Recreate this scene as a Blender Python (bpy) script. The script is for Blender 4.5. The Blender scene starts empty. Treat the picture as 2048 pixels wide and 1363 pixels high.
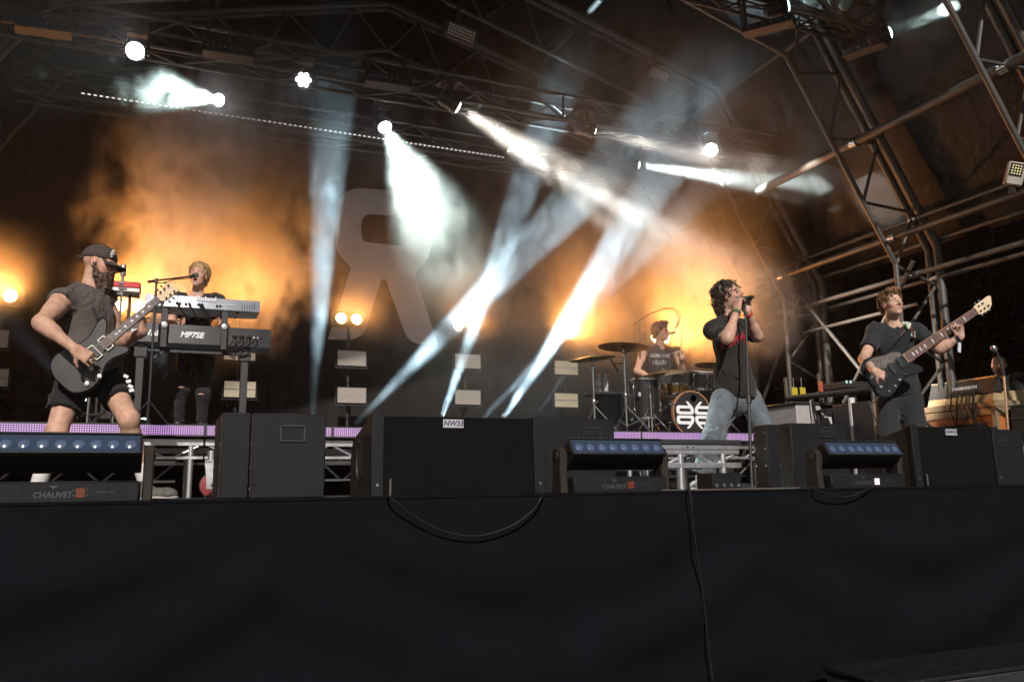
import bpy, math, random
import numpy as np
from mathutils import Vector, Matrix, noise as mnoise

# ------------------------------------------------------------------ camera, world, sun, exposure
S = bpy.context.scene
col = S.collection
R = math.radians
FPX, YAW, PITCH, ROLL, CAMH = 1650.0, 23.0, 10.2, -0.9, 0.03   # the stage deck is z = 0
CM = Matrix.Rotation(R(-YAW), 3, 'Z') @ Matrix.Rotation(R(90 + PITCH), 3, 'X') @ Matrix.Rotation(R(ROLL), 3, 'Z')
cam_data = bpy.data.cameras.new('camera')
cam = bpy.data.objects.new('camera', cam_data)
col.objects.link(cam)
cam.matrix_world = Matrix.Translation((0, 0, CAMH)) @ CM.to_4x4()
cam_data.sensor_width = 36.0
cam_data.lens = FPX / 2048 * 36
cam_data.clip_end = 500
S.camera = cam

world = bpy.data.worlds.new('World')
S.world = world
world.use_nodes = True
wn = world.node_tree
wn.nodes.clear()
sky = wn.nodes.new('ShaderNodeTexSky')
sky.sky_type = 'NISHITA'
sky.sun_disc = False
SUN_EL, SUN_AZ = 32.0, 195.0          # azimuth clockwise from +Y (into the stage): behind the camera, a little left
sky.sun_elevation = R(SUN_EL)
sky.sun_rotation = R(SUN_AZ)
bg = wn.nodes.new('ShaderNodeBackground')
bg.inputs[1].default_value = 0.03
wo = wn.nodes.new('ShaderNodeOutputWorld')
wn.links.new(sky.outputs[0], bg.inputs[0])
wn.links.new(bg.outputs[0], wo.inputs[0])

sun_d = bpy.data.lights.new('sun', 'SUN')
sun_d.energy = 4.5  # sun lamp standing in for the front wash on the players
sun_d.angle = R(0.6)
sun_d.color = (1.0, 0.93, 0.86)
sun = bpy.data.objects.new('sun', sun_d)
col.objects.link(sun)
sdir = Vector((math.sin(R(SUN_AZ)) * math.cos(R(SUN_EL)), math.cos(R(SUN_AZ)) * math.cos(R(SUN_EL)), math.sin(R(SUN_EL))))
sun.rotation_euler = sdir.to_track_quat('Z', 'Y').to_euler()
sun.location = sdir * 30

S.view_settings.view_transform = 'Standard'
S.view_settings.look = 'None'
S.view_settings.exposure = 0.0
S.view_settings.gamma = 1.0
S.view_settings.use_curve_mapping = False
cy = S.cycles
cy.use_denoising = True
cy.max_bounces = 5
cy.diffuse_bounces = 2
cy.glossy_bounces = 3
cy.transmission_bounces = 5
cy.volume_bounces = 0
cy.sample_clamp_indirect = 3.0
cy.use_light_tree = True
cy.volume_max_steps = 128
cy.use_adaptive_sampling = True
cy.adaptive_threshold = 0.025
cy.adaptive_min_samples = 12
rnd = random.Random(7)

# ------------------------------------------------------------------ helpers
def ray(px, py):
    return CM @ Vector(((px - 1024) / FPX, -(py - 681.5) / FPX, -1.0))
def at(px, py, Y):                      # photo pixel -> point on the upright plane at depth Y
    d = ray(px, py)
    return d * (Y / d.y) + Vector((0, 0, CAMH))
def atz(px, py, z):
    d = ray(px, py)
    return d * ((z - CAMH) / d.z) + Vector((0, 0, CAMH))
def atx(px, py, X):
    d = ray(px, py)
    return d * (X / d.x) + Vector((0, 0, CAMH))

MATS = {}
def mat(name, c, rough=0.6, metal=0.0, var=0.12, scale=9.0, bump=0.0, bscale=60.0, spec=0.5, emit=None, es=0.0, alpha=None, trans=0.0, sheen=0.0, coat=0.0):
    if name in MATS:
        return MATS[name]
    m = bpy.data.materials.new(name)
    m.use_nodes = True
    nt = m.node_tree
    b = nt.nodes['Principled BSDF']
    b.inputs['Roughness'].default_value = rough
    b.inputs['Metallic'].default_value = metal
    b.inputs['Specular IOR Level'].default_value = spec
    b.inputs['Coat Weight'].default_value = coat
    b.inputs['Sheen Weight'].default_value = sheen
    if trans:
        b.inputs['Transmission Weight'].default_value = trans
        b.inputs['IOR'].default_value = 1.33
    c = tuple(c) + (1.0,)
    b.inputs['Base Color'].default_value = c
    if var or bump:
        tc = nt.nodes.new('ShaderNodeTexCoord')
    if var:
        n = nt.nodes.new('ShaderNodeTexNoise')
        n.inputs['Scale'].default_value = scale
        n.inputs['Detail'].default_value = 5
        n.inputs['Roughness'].default_value = 0.65
        nt.links.new(tc.outputs['Object'], n.inputs['Vector'])
        mr = nt.nodes.new('ShaderNodeMapRange')
        mr.inputs[1].default_value = 0.25
        mr.inputs[2].default_value = 0.75
        mr.inputs[3].default_value = 1 - var
        mr.inputs[4].default_value = 1 + var
        nt.links.new(n.outputs[0], mr.inputs[0])
        mx = nt.nodes.new('ShaderNodeVectorMath')
        mx.operation = 'SCALE'
        mx.inputs[0].default_value = c[:3]
        nt.links.new(mr.outputs[0], mx.inputs['Scale'])
        nt.links.new(mx.outputs[0], b.inputs['Base Color'])
        rr = nt.nodes.new('ShaderNodeMapRange')
        rr.inputs[1].default_value = 0.3
        rr.inputs[2].default_value = 0.7
        rr.inputs[3].default_value = max(0.02, rough - 0.1)
        rr.inputs[4].default_value = min(1.0, rough + 0.1)
        nt.links.new(n.outputs[0], rr.inputs[0])
        nt.links.new(rr.outputs[0], b.inputs['Roughness'])
    if bump:
        n2 = nt.nodes.new('ShaderNodeTexNoise')
        n2.inputs['Scale'].default_value = bscale
        n2.inputs['Detail'].default_value = 3
        nt.links.new(tc.outputs['Object'], n2.inputs['Vector'])
        bp = nt.nodes.new('ShaderNodeBump')
        bp.inputs['Strength'].default_value = bump
        bp.inputs['Distance'].default_value = 0.01
        nt.links.new(n2.outputs[0], bp.inputs['Height'])
        nt.links.new(bp.outputs[0], b.inputs['Normal'])
    if emit:
        b.inputs['Emission Color'].default_value = tuple(emit) + (1.0,)
        b.inputs['Emission Strength'].default_value = es
        m.cycles.emission_sampling = 'NONE'
    MATS[name] = m
    return m

def tag(o, label=None, cat=None, group=None, kind=None):
    if label: o['label'] = label
    if cat: o['category'] = cat
    if group: o['group'] = group
    if kind: o['kind'] = kind
    return o
def thing(name, label, cat, loc=(0, 0, 0), group=None, rot=None):
    o = bpy.data.objects.new(name, None)
    o.empty_display_size = 0.1
    col.objects.link(o)
    o.location = loc
    if rot is not None:
        o.rotation_euler = rot.to_euler() if hasattr(rot, 'to_euler') else rot
    return tag(o, label, cat, group)

def link_obj(name, me, m, parent):
    if m is not None and not me.materials:
        me.materials.append(m)
    o = bpy.data.objects.new(name, me)
    col.objects.link(o)
    if parent is not None:
        o.parent = parent
    return o

def frame(d, up=Vector((0, 0, 1))):
    """rotation whose Z axis is d"""
    z = Vector(d).normalized()
    if abs(z.dot(up)) > 0.99:
        up = Vector((0, 1, 0))
    x = up.cross(z).normalized()
    y = z.cross(x)
    return Matrix((x, y, z)).transposed()

class MB:
    def __init__(self):
        self.v, self.f = [], []
    def add(self, vs, fs):
        k = len(self.v)
        self.v += [tuple(p) for p in vs]
        self.f += [tuple(i + k for i in q) for q in fs]
        return self
    def box(self, c, s, M=None, ch=0.0):
        c = Vector(c)
        hx, hy, hz = s[0] / 2, s[1] / 2, s[2] / 2
        if ch <= 0:
            P = [Vector((x, y, z)) for x in (-hx, hx) for y in (-hy, hy) for z in (-hz, hz)]
            F = [(0, 1, 3, 2), (4, 6, 7, 5), (0, 4, 5, 1), (2, 3, 7, 6), (0, 2, 6, 4), (1, 5, 7, 3)]
        else:
            P, F, idx = [], [], {}
            for x in (-1, 1):
                for y in (-1, 1):
                    for z in (-1, 1):
                        for ax in range(3):
                            q = [x * (hx - ch), y * (hy - ch), z * (hz - ch)]
                            q[ax] = (x, y, z)[ax] * (hx, hy, hz)[ax]
                            idx[(x, y, z, ax)] = len(P)
                            P.append(Vector(q))
            g = lambda x, y, z, a: idx[(x, y, z, a)]
            for s_ in (-1, 1):
                o = [(-1, -1), (1, -1), (1, 1), (-1, 1)]
                if s_ < 0: o = o[::-1]
                F.append(tuple(g(s_, a, b, 0) for a, b in o))
                F.append(tuple(g(b, s_, a, 1) for a, b in o))
                F.append(tuple(g(a, b, s_, 2) for a, b in o))
            for a in (-1, 1):
                for b in (-1, 1):
                    q = (g(a, b, -1, 0), g(a, b, 1, 0), g(a, b, 1, 1), g(a, b, -1, 1))
                    F.append(q if a * b < 0 else q[::-1])
                    q = (g(a, -1, b, 0), g(a, 1, b, 0), g(a, 1, b, 2), g(a, -1, b, 2))
                    F.append(q if a * b > 0 else q[::-1])
                    q = (g(-1, a, b, 1), g(1, a, b, 1), g(1, a, b, 2), g(-1, a, b, 2))
                    F.append(q if a * b < 0 else q[::-1])
            for x in (-1, 1):
                for y in (-1, 1):
                    for z in (-1, 1):
                        q = (g(x, y, z, 0), g(x, y, z, 1), g(x, y, z, 2))
                        F.append(q if x * y * z > 0 else q[::-1])
        if M is not None:
            P = [M @ p for p in P]
        return self.add([p + c for p in P], F)
    def cyl(self, a, b, r0, r1=None, n=12, cap=True):
        a, b = Vector(a), Vector(b)
        r1 = r0 if r1 is None else r1
        M = frame(b - a)
        k = len(self.v)
        vs = []
        for c, r in ((a, r0), (b, r1)):
            for i in range(n):
                t = 2 * math.pi * i / n
                vs.append(c + M @ Vector((r * math.cos(t), r * math.sin(t), 0)))
        fs = [(i, (i + 1) % n, n + (i + 1) % n, n + i) for i in range(n)]
        if cap:
            fs += [tuple(range(n))[::-1], tuple(range(n, 2 * n))]
        return self.add(vs, fs)
    def tube(self, pts, r, n=8, cap=True):
        pts = [Vector(p) for p in pts]
        rs = r if isinstance(r, (list, tuple)) else [r] * len(pts)
        vs, fs = [], []
        up = Vector((0.123, 0.21, 0.97)).normalized()
        X = None
        for i, p in enumerate(pts):
            d = (pts[min(i + 1, len(pts) - 1)] - pts[max(i - 1, 0)])
            if d.length < 1e-9: d = Vector((0, 0, 1))
            d.normalize()
            if X is None:
                X = up.cross(d)
                if X.length < 0.05: X = Vector((1, 0, 0)).cross(d)
            X = (X - d * X.dot(d)).normalized()
            Yv = d.cross(X)
            for j in range(n):
                t = 2 * math.pi * j / n
                vs.append(p + (X * math.cos(t) + Yv * math.sin(t)) * rs[i])
        for i in range(len(pts) - 1):
            for j in range(n):
                fs.append((i * n + j, i * n + (j + 1) % n, (i + 1) * n + (j + 1) % n, (i + 1) * n + j))
        if cap:
            fs += [tuple(range(n))[::-1], tuple(range((len(pts) - 1) * n, len(pts) * n))]
        return self.add(vs, fs)
    def lathe(self, prof, n=24, M=None, c=(0, 0, 0), cap=True):
        """profile (r, z) spun round local Z"""
        c = Vector(c)
        vs, fs = [], []
        for r, z in prof:
            for j in range(n):
                t = 2 * math.pi * j / n
                p = Vector((r * math.cos(t), r * math.sin(t), z))
                vs.append((M @ p if M is not None else p) + c)
        for i in range(len(prof) - 1):
            for j in range(n):
                fs.append((i * n + j, i * n + (j + 1) % n, (i + 1) * n + (j + 1) % n, (i + 1) * n + j))
        if prof[0] == prof[-1]: cap = False
        if cap and prof[0][0] > 1e-6: fs.append(tuple(range(n))[::-1])
        if cap and prof[-1][0] > 1e-6: fs.append(tuple(range((len(prof) - 1) * n, len(prof) * n)))
        return self.add(vs, fs)
    def sphere(self, c, r, n=12, m=8, M=None):
        r = r if isinstance(r, (tuple, list)) else (r, r, r)
        prof = [(math.sin(math.pi * i / m), -math.cos(math.pi * i / m)) for i in range(m + 1)]
        prof[0] = (1e-4, -1); prof[-1] = (1e-4, 1)
        D = Matrix.Diagonal(Vector(r))
        return self.lathe(prof, n, (M @ D) if M is not None else D, c)
    def prism(self, poly, z0, z1, M=None, c=(0, 0, 0), ch=0.0):
        """polygon (x, y), counter-clockwise, extruded along local z, optional chamfer"""
        c = Vector(c)
        n = len(poly)
        rings = [(0, z0), (0, z1)]
        if ch:
            rings = [(ch, z0), (0, z0 + ch), (0, z1 - ch), (ch, z1)]
        vs = []
        P = [Vector((p[0], p[1])) for p in poly]
        nrm = []
        for i in range(n):
            e0 = (P[i] - P[i - 1]); e1 = (P[(i + 1) % n] - P[i])
            m0 = Vector((-e0.y, e0.x)).normalized() if e0.length > 0 else Vector((0, 0))
            m1 = Vector((-e1.y, e1.x)).normalized() if e1.length > 0 else Vector((0, 0))
            b = m0 + m1
            nrm.append(b.normalized() if b.length > 1e-6 else m0)
        for o, z in rings:
            for i in range(n):
                q = P[i] + nrm[i] * o
                p = Vector((q.x, q.y, z))
                vs.append((M @ p if M is not None else p) + c)
        fs = []
        for k in range(len(rings) - 1):
            for i in range(n):
                fs.append((k * n + i, k * n + (i + 1) % n, (k + 1) * n + (i + 1) % n, (k + 1) * n + i))
        fs.append(tuple(range(n))[::-1])
        fs.append(tuple(range((len(rings) - 1) * n, len(rings) * n)))
        return self.add(vs, fs)
    def mesh(self, name, smooth=True, org=None):
        me = bpy.data.meshes.new(name)
        v = self.v
        if org is not None:
            v = [(p[0] - org[0], p[1] - org[1], p[2] - org[2]) for p in v]
        me.from_pydata(v, [], self.f)
        me.update()
        if smooth:
            me.polygons.foreach_set('use_smooth', [True] * len(me.polygons))
            me.set_sharp_from_angle(angle=R(38))
        return me
    def build(self, name, m, parent=None, smooth=True, world=False):
        """world=True: the vertices are world positions; take off the origin of the thing"""
        org = None
        if world and parent is not None:
            org = Vector(parent.location)
            if parent.parent is not None:
                org = org + parent.parent.location
        return link_obj(name, self.mesh(name, smooth, org), m, parent)

_unit = {}
def bar(name, a, b, r, m, parent, n=10):
    """one straight tube as an object of its own (shared unit mesh)"""
    key = (n, m.name)
    if key not in _unit:
        _unit[key] = MB().cyl((0, 0, 0), (0, 0, 1), 1, 1, n).mesh('tube')
        _unit[key].materials.append(m)
    o = bpy.data.objects.new(name, _unit[key])
    col.objects.link(o)
    a, b = Vector(a), Vector(b)
    off = Vector(parent.location) if parent is not None else Vector()
    if parent is not None and parent.parent is not None:
        off = off + parent.parent.location
    o.matrix_world = Matrix.Translation(a - off) @ frame(b - a).to_4x4() @ Matrix.Diagonal((r, r, (b - a).length, 1))
    if parent is not None:
        loc, rot, sc = o.location.copy(), o.rotation_euler.copy(), o.scale.copy()
        o.parent = parent
        o.location, o.rotation_euler, o.scale = loc, rot, sc
    return o

FONT = None
def text_mesh(name, body, size, M, loc, m, parent, depth=0.0015, bold=0.0, shear=0.0, spacing=1.0):
    cu = bpy.data.curves.new(name, 'FONT')
    cu.body = body
    cu.size = size
    cu.extrude = depth
    cu.offset = bold
    cu.shear = shear
    cu.space_character = spacing
    cu.align_x = 'CENTER'
    cu.align_y = 'CENTER'
    cu.resolution_u = 3
    o = bpy.data.objects.new(name, cu)
    col.objects.link(o)
    dg = bpy.context.evaluated_depsgraph_get()
    me = bpy.data.meshes.new_from_object(o.evaluated_get(dg))
    bpy.data.objects.remove(o)
    me.materials.clear()
    me.transform(M.to_4x4())
    r = link_obj(name, me, m, parent)
    r.location = loc
    return r

def beam(name, loc, target, power, color, size, blend=0.25, radius=0.05, parent=None):
    d = bpy.data.lights.new(name, 'SPOT')
    d.energy = power
    d.color = color
    d.spot_size = R(size)
    d.spot_blend = blend
    d.shadow_soft_size = radius
    o = bpy.data.objects.new(name, d)
    col.objects.link(o)
    v = Vector(target) - Vector(loc)
    o.rotation_euler = (-v).to_track_quat('Z', 'Y').to_euler()
    o.location = Vector(loc) + v.normalized() * 0.012
    if parent is not None:
        o.parent = parent
        o.location = o.location - Vector(parent.location)
    return o

# ------------------------------------------------------------------ materials
M_deck = mat('deck_ply', (0.02, 0.02, 0.021), 0.7, var=0.35, scale=5, bump=0.2)
M_ground = mat('trodden_ground', (0.05, 0.047, 0.042), 0.9, var=0.3, scale=1.2, bump=0.5, bscale=20)
M_cloth = mat('black_cloth', (0.0042, 0.0045, 0.0064), 0.95, var=0.25, scale=2.5, bump=0.25, bscale=350, spec=0.06)
M_drop = mat('backdrop_cloth', (0.02, 0.018, 0.018), 0.95, var=0.12, scale=1.5, bump=0.1, bscale=300, spec=0.15)
M_emblem = mat('emblem_grey', (0.52, 0.445, 0.44), 0.9, var=0.05, scale=3, spec=0.2)
M_skin_roof = mat('roof_skin', (0.007, 0.0065, 0.0065), 0.5, var=0.3, scale=4, bump=0.5, bscale=14, spec=0.2)
M_alu = mat('aluminium', (0.62, 0.62, 0.64), 0.38, 0.85, var=0.15, scale=14)
M_alu_dull = mat('dim_aluminium', (0.10, 0.095, 0.09), 0.55, 0.6, var=0.25, scale=8)  # aluminium with its base colour lowered to keep the arches dim
M_truss = mat('dull_truss', (0.085, 0.08, 0.078), 0.5, 0.6, var=0.25, scale=10)
M_black = mat('black_paint', (0.02, 0.02, 0.022), 0.5, var=0.2, scale=20, bump=0.12, bscale=220)
M_blackp = mat('black_plastic', (0.018, 0.018, 0.02), 0.38, var=0.2, scale=25)
M_steel = mat('chrome', (0.75, 0.75, 0.76), 0.16, 1.0, var=0.08)
M_rubber = mat('rubber_cable', (0.008, 0.008, 0.0085), 0.6, var=0.2, spec=.25)
M_white = mat('white_print', (0.75, 0.75, 0.76), 0.5, var=0.05)

# ------------------------------------------------------------------ the setting
def struct(o):
    o['kind'] = 'structure'
    return o
struct(MB().add([(-200, -200, -1.5), (200, -200, -1.5), (200, 200, -1.5), (-200, 200, -1.5)], [(0, 1, 2, 3)]).build('ground', M_ground, smooth=False))
EDGE = 3.5
struct(MB().box((4.0, 7.75, -0.05), (20.0, 8.46, 0.1)).build('stage_deck', M_deck, smooth=False))

def skirt():
    nx, nz = 420, 60
    x0, x1 = -6.0, 14.0
    vs, fs = [], []
    for i in range(nx + 1):
        X = x0 + (x1 - x0) * i / nx
        for k in range(nz + 1):
            t = k / nz
            z = 0.012 - t * 1.5
            a = min(1.0, t * 5)
            w = 0.0
            # slack swags hanging between the fixing points, one about every 2.4 m
            u = (X - 0.4) / 2.4
            sag = abs(math.sin(math.pi * u))
            w += 0.028 * math.sin((t * 1.45 - 0.42 * sag) * 15.0) * math.exp(-((t - 0.22 - 0.2 * sag) / 0.26) ** 2)
            w += 0.034 * mnoise.noise(Vector((X * 0.8, z * 2.6, 3.1)))
            w += 0.018 * mnoise.noise(Vector((X * 2.4 + z * 1.5, z * 4.5, 8.0))) + 0.007 * mnoise.noise(Vector((X * 5 - z * 2, z * 9, 5.0)))
            d = max(0.0, min(1.0, (X - 3.4) / 1.5))      # pulled diagonally towards the far corner
            w += 0.03 * d * mnoise.noise(Vector((X * 1.1 - z * 1.8, X * 0.5 + z * 1.2 + 4, 1.0)))
            w += 0.02 * d * math.sin((X * 1.0 - z * 1.7) * 5.5) * math.exp(-((t - 0.5) / 0.35) ** 2)
            Y = EDGE - 0.012 - 0.01 * t + w * a - 0.03 * a
            vs.append((X, Y, z))
    for i in range(nx):
        for k in range(nz):
            p = i * (nz + 1) + k
            fs.append((p, p + 1, p + nz + 2, p + nz + 1))
    t = thing('stage_skirt', 'wide black cloth skirt hung along the front edge of the stage', 'skirt', (4, EDGE, -1.5))
    MB().add(vs, fs).build('cloth', M_cloth, t, world=True)
    e = MB().box((4.0, EDGE - 0.004, 0.006), (20, 0.03, 0.012))
    e.build('edge_strip', M_cloth, t, world=True)
skirt()

# outer skin of the vaulted roof, back wall and side curtains added against the sky
CX = 2.7
IN = [(5.48, 0.0), (5.5, 2.68), (4.02, 5.17), (0.0, 6.3)]
OUT = [(6.14, 0.0), (6.16, 2.95), (4.5, 5.75), (0.0, 7.0)]
SKIN = [(11.2, -1.5), (11.2, 2.6), (6.42, 3.05), (4.66, 5.98), (0.0, 7.25)]  # low wing roof and side walls added to shut out the sky
def roof():
    pr = [(CX + x, z) for x, z in SKIN] + [(CX - x, z) for x, z in SKIN[-2::-1]]
    pr[-2:] = [(CX - 7.6, 2.6), (CX - 7.6, -1.5)]
    ys = [2.9 + i * 0.44 for i in range(20)]
    vs, fs = [], []
    sub = []
    for i in range(len(pr) - 1):
        for k in range(8):
            t = k / 8
            sub.append((pr[i][0] * (1 - t) + pr[i + 1][0] * t, pr[i][1] * (1 - t) + pr[i + 1][1] * t))
    sub.append(pr[-1])
    for y in ys:
        for (x, z) in sub:
            b = 0.05 * mnoise.noise(Vector((x * 0.9, y * 1.3, z)))
            vs.append((x, y, z + (b if z > 0 else 0)))
    n = len(sub)
    for j in range(len(ys) - 1):
        for i in range(n - 1):
            fs.append((j * n + i, j * n + i + 1, (j + 1) * n + i + 1, (j + 1) * n + i))
    o = struct(MB().add(vs, fs).build('roof_skin', M_skin_roof))
    y = ys[-1]
    struct(MB().add([(CX - 8, y, -1.5), (CX + 12, y, -1.5), (CX + 12, y, 8), (CX - 8, y, 8)], [(0, 1, 2, 3)]).build('back_wall', M_cloth, smooth=False))
roof()

def curve_prism(name, outer, holes, M, loc, m, parent, depth):
    cu = bpy.data.curves.new(name, 'CURVE')
    cu.dimensions = '2D'
    cu.fill_mode = 'BOTH'
    cu.extrude = depth
    for poly in [outer] + holes:
        sp = cu.splines.new('POLY')
        sp.points.add(len(poly) - 1)
        for p, q in zip(sp.points, poly):
            p.co = (q[0], q[1], 0, 1)
        sp.use_cyclic_u = True
    o = bpy.data.objects.new(name, cu)
    col.objects.link(o)
    dg = bpy.context.evaluated_depsgraph_get()
    me = bpy.data.meshes.new_from_object(o.evaluated_get(dg))
    bpy.data.objects.remove(o)
    me.materials.clear()
    me.transform(M.to_4x4())
    r = link_obj(name, me, m, parent)
    r.location = loc
    return r
def round_poly(pts, rad, n=5):
    out = []
    k = len(pts)
    for i in range(k):
        p0, p, p1 = Vector(pts[i - 1][:2]), Vector(pts[i][:2]), Vector(pts[(i + 1) % k][:2])
        r = pts[i][2] if len(pts[i]) > 2 else rad
        a, b = (p0 - p), (p1 - p)
        r = min(r, a.length * 0.48, b.length * 0.48)
        A, B = p + a.normalized() * r, p + b.normalized() * r
        for j in range(n + 1):
            t = j / n
            out.append(tuple(A * (1 - t) ** 2 + p * 2 * t * (1 - t) + B * t * t))
    return out
STAND = Matrix.Rotation(R(90), 3, 'X')     # flat art (x, y) stood up to face the audience

def backdrop():
    t = thing('backdrop', 'large dark cloth backdrop hanging behind the band with grey emblem', 'backdrop', (2.7, 11.0, 0))
    nx, nz = 120, 24
    vs, fs = [], []
    for i in range(nx + 1):
        X = -4.6 + 13.2 * i / nx
        for k in range(nz + 1):
            z = 0.02 + 6.3 * k / nz
            vs.append((X, 11.02 + 0.018 * mnoise.noise(Vector((X * 1.7, z * 0.35, 0))) + 0.006 * math.sin(X * 9 + mnoise.noise(Vector((X, z, 0))) * 3) * (1 - k / nz), z))
    for i in range(nx):
        for k in range(nz):
            p = i * (nz + 1) + k
            fs.append((p, p + nz + 1, p + nz + 2, p + 1))
    MB().add(vs, fs).build('cloth', M_drop, t, world=True)
    Z = lambda u, v: (lambda q: (q.x, q.z))(at(600 + u / 2.62, 340 + v / 2.62, 10.97))
    o = [(285, 93, .12), (600, 118, .25), (688, 200, .2), (688, 445, .25), (600, 547, .02), (722, 914, .02), (570, 912, .2), (436, 540, .18), (325, 888, .2), (145, 888, .03), (267, 512, .05), (190, 430, .12), (190, 150, .25)]
    h = [(320, 228, .16), (553, 246, .22), (553, 401, .08), (320, 376, .1)]
    O = round_poly([Z(a, b) + (r,) for a, b, r in o], .1)
    Hh = round_poly([Z(a, b) + (r,) for a, b, r in h], .1)
    e = curve_prism('emblem', O, [Hh], STAND, (0, 0, 0), M_emblem, t, 0.004)
    e.location = Vector((0, 10.96, 0)) - t.location
    e['label'] = 'large grey rounded letter R on the backdrop'
backdrop()

# roof arches and purlins
def arch(Y, label):
    t = thing('roof_arch', label, 'roof arch', (CX, Y, 0), 'roof arches of the stage')
    for s in (1, -1):
        for pts, r, nm, yo in ((IN, 0.032, 'inner_tube', 0.0), (OUT, 0.055, 'outer_tube', -0.07), (OUT, 0.045, 'outer_tube', 0.07)):
            for i in range(3):
                bar(nm, (CX + s * pts[i][0], Y + yo, pts[i][1]), (CX + s * pts[i + 1][0], Y + yo, pts[i + 1][1]), r, M_alu_dull, t)
        # lattice between the two tubes
        def walk(pts, d):
            for i in range(3):
                a, b = Vector(pts[i]), Vector(pts[i + 1])
                L = (b - a).length
                if d <= L or i == 2: return a + (b - a) * min(1, d / L)
                d -= L
        n = 11
        LI = sum((Vector(IN[i]) - Vector(IN[i + 1])).length for i in range(3))
        LO = sum((Vector(OUT[i]) - Vector(OUT[i + 1])).length for i in range(3))
        for k in range(n):
            a, b, c = walk(IN, LI * k / n), walk(OUT, LO * (k + .5) / n), walk(IN, LI * (k + 1) / n)
            bar('lattice_bar', (CX + s * a.x, Y, a.y), (CX + s * b.x, Y, b.y), 0.02, M_alu_dull, t, 8)
            bar('lattice_bar', (CX + s * b.x, Y, b.y), (CX + s * c.x, Y, c.y), 0.02, M_alu_dull, t, 8)
arch(5.2, 'roof arch of twin tubes standing farthest downstage, over the speakers')
arch(7.2, 'roof arch of twin tubes rising behind the bass player')
arch(9.2, 'roof arch of twin tubes rising behind the drum kit')
arch(10.8, 'roof arch of twin tubes standing against the backdrop')
PUR = [(1710, 285, .06), (1826, 439, .03), (1785, 476, .04), (1866, 482, .03), (1833, 548, .035), (1870, 557, .03)]
for i, (px, py, r) in enumerate(PUR):
    p = at(px, py, 7.2)
    nm = ['thick purlin tube just below the roof slope', 'thin purlin tube carrying the small floodlight', 'bright purlin tube below the floodlight', 'thin purlin tube low on the arch bend', 'purlin tube level with the top of the arch legs', 'lowest thin purlin tube beside the arch legs'][i]
    t = thing('purlin', nm, 'purlin', (p.x, 3.3, p.z), 'purlins joining the roof arches')
    bar('tube', (p.x, 3.3, p.z), (p.x, 10.9, p.z), r, M_alu_dull, t)
    for y in (5.2, 7.2, 9.2):
        MB().cyl((p.x, y - .05, p.z), (p.x, y + .05, p.z), r * 1.35, n=10).build('coupler', M_steel, t, world=True)
for i, (x, z) in enumerate([(4.7, 5.75), (2.35, 6.42), (-2.35, 6.42), (-4.7, 5.75)]):
    nm = ['purlin tube high under the roof above the bass player', 'purlin tube under the roof beside the ridge, above the singer', 'purlin tube under the roof above the keyboards', 'purlin tube high under the roof above the guitarist'][i]
    t = thing('purlin', nm, 'purlin', (CX + x, 3.3, z), 'purlins joining the roof arches')
    bar('tube', (CX + x, 3.3, z), (CX + x, 10.9, z), 0.045, M_alu_dull, t)
# cross braces in the right side bay
for (a, b, lab) in (((7.2, 2.75), (9.2, 0.3), 'diagonal brace falling from the arch behind the bass player'), ((9.2, 2.75), (7.2, 0.3), 'diagonal brace falling from the arch behind the drums'), ((7.2, 2.2), (9.2, 2.2), 'level side rail between two arch legs'), ((9.2, 2.75), (10.8, 0.4), 'diagonal brace beside the backdrop')):
    t = thing('side_brace', lab, 'brace', (CX + 5.8, a[0], 0))
    bar('tube', (CX + 5.8, a[0], a[1]), (CX + 5.8, b[0], b[1]), 0.028, M_alu_dull, t)

# ------------------------------------------------------------------ overhead lighting
M_lens_w = mat('lamp_white', (0.8, 0.8, 0.8), 0.2, var=0, emit=(0.93, 0.97, 1.0), es=22)
M_lens_warm = mat('lamp_warm', (0.8, 0.8, 0.8), 0.2, var=0, emit=(1.0, 0.95, 0.88), es=26)
M_lens_teal = mat('lamp_teal', (0.8, 0.8, 0.8), 0.2, var=0, emit=(0.62, 0.95, 1.0), es=9)
M_lens_off = mat('lamp_off', (0.05, 0.12, 0.13), 0.12, var=0.1, coat=0.8)
M_lens_org = mat('lamp_orange', (0.8, 0.7, 0.5), 0.2, var=0, emit=(1.0, 0.62, 0.24), es=30)

def truss(name, label, x0, x1, y0, y1, z0, z1, step=0.5):
    t = thing(name, label, 'truss', (x0, y0, z0))
    for y in (y0, y1):
        for z in (z0, z1):
            bar('chord', (x0, y, z), (x1, y, z), 0.025, M_truss, t)
    n = int((x1 - x0) / step)
    for i in range(n):
        xa, xb = x0 + (x1 - x0) * i / n, x0 + (x1 - x0) * (i + 1) / n
        up = i % 2 == 0
        bar('brace', (xa, y0, z0 if up else z1), (xb, y0, z1 if up else z0), 0.013, M_truss, t, 8)
        bar('brace', (xa, y1, z1 if up else z0), (xb, y1, z0 if up else z1), 0.013, M_truss, t, 8)
        bar('brace', (xa, y0 if up else y1, z0), (xb, y1 if up else y0, z0), 0.013, M_truss, t, 8)
        if i % 4 == 0:
            bar('spacer', (xa, y0, z0), (xa, y0, z1), 0.016, M_truss, t, 8)
    for q in range(2):
        pts = []
        for i in range(41):
            u = i / 40
            pts.append((x0 + (x1 - x0) * u, y0 + (y1 - y0) * (.2 + .5 * q), z0 + .03 + (.05 * q) - .05 * abs(math.sin(u * (17 + 5 * q)))))
        MB().tube(pts, .012, 6).build('cable_loom', M_rubber, t, world=True)
    return t
T1B, T1T = at(437, 116, 8.75).z, at(437, 60, 8.75).z
truss('lighting_truss', 'lighting truss across the stage carrying the big wash lamps and unlit LED bars', -3.6, 8.0, 8.75, 9.05, T1B, T1T)
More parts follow.
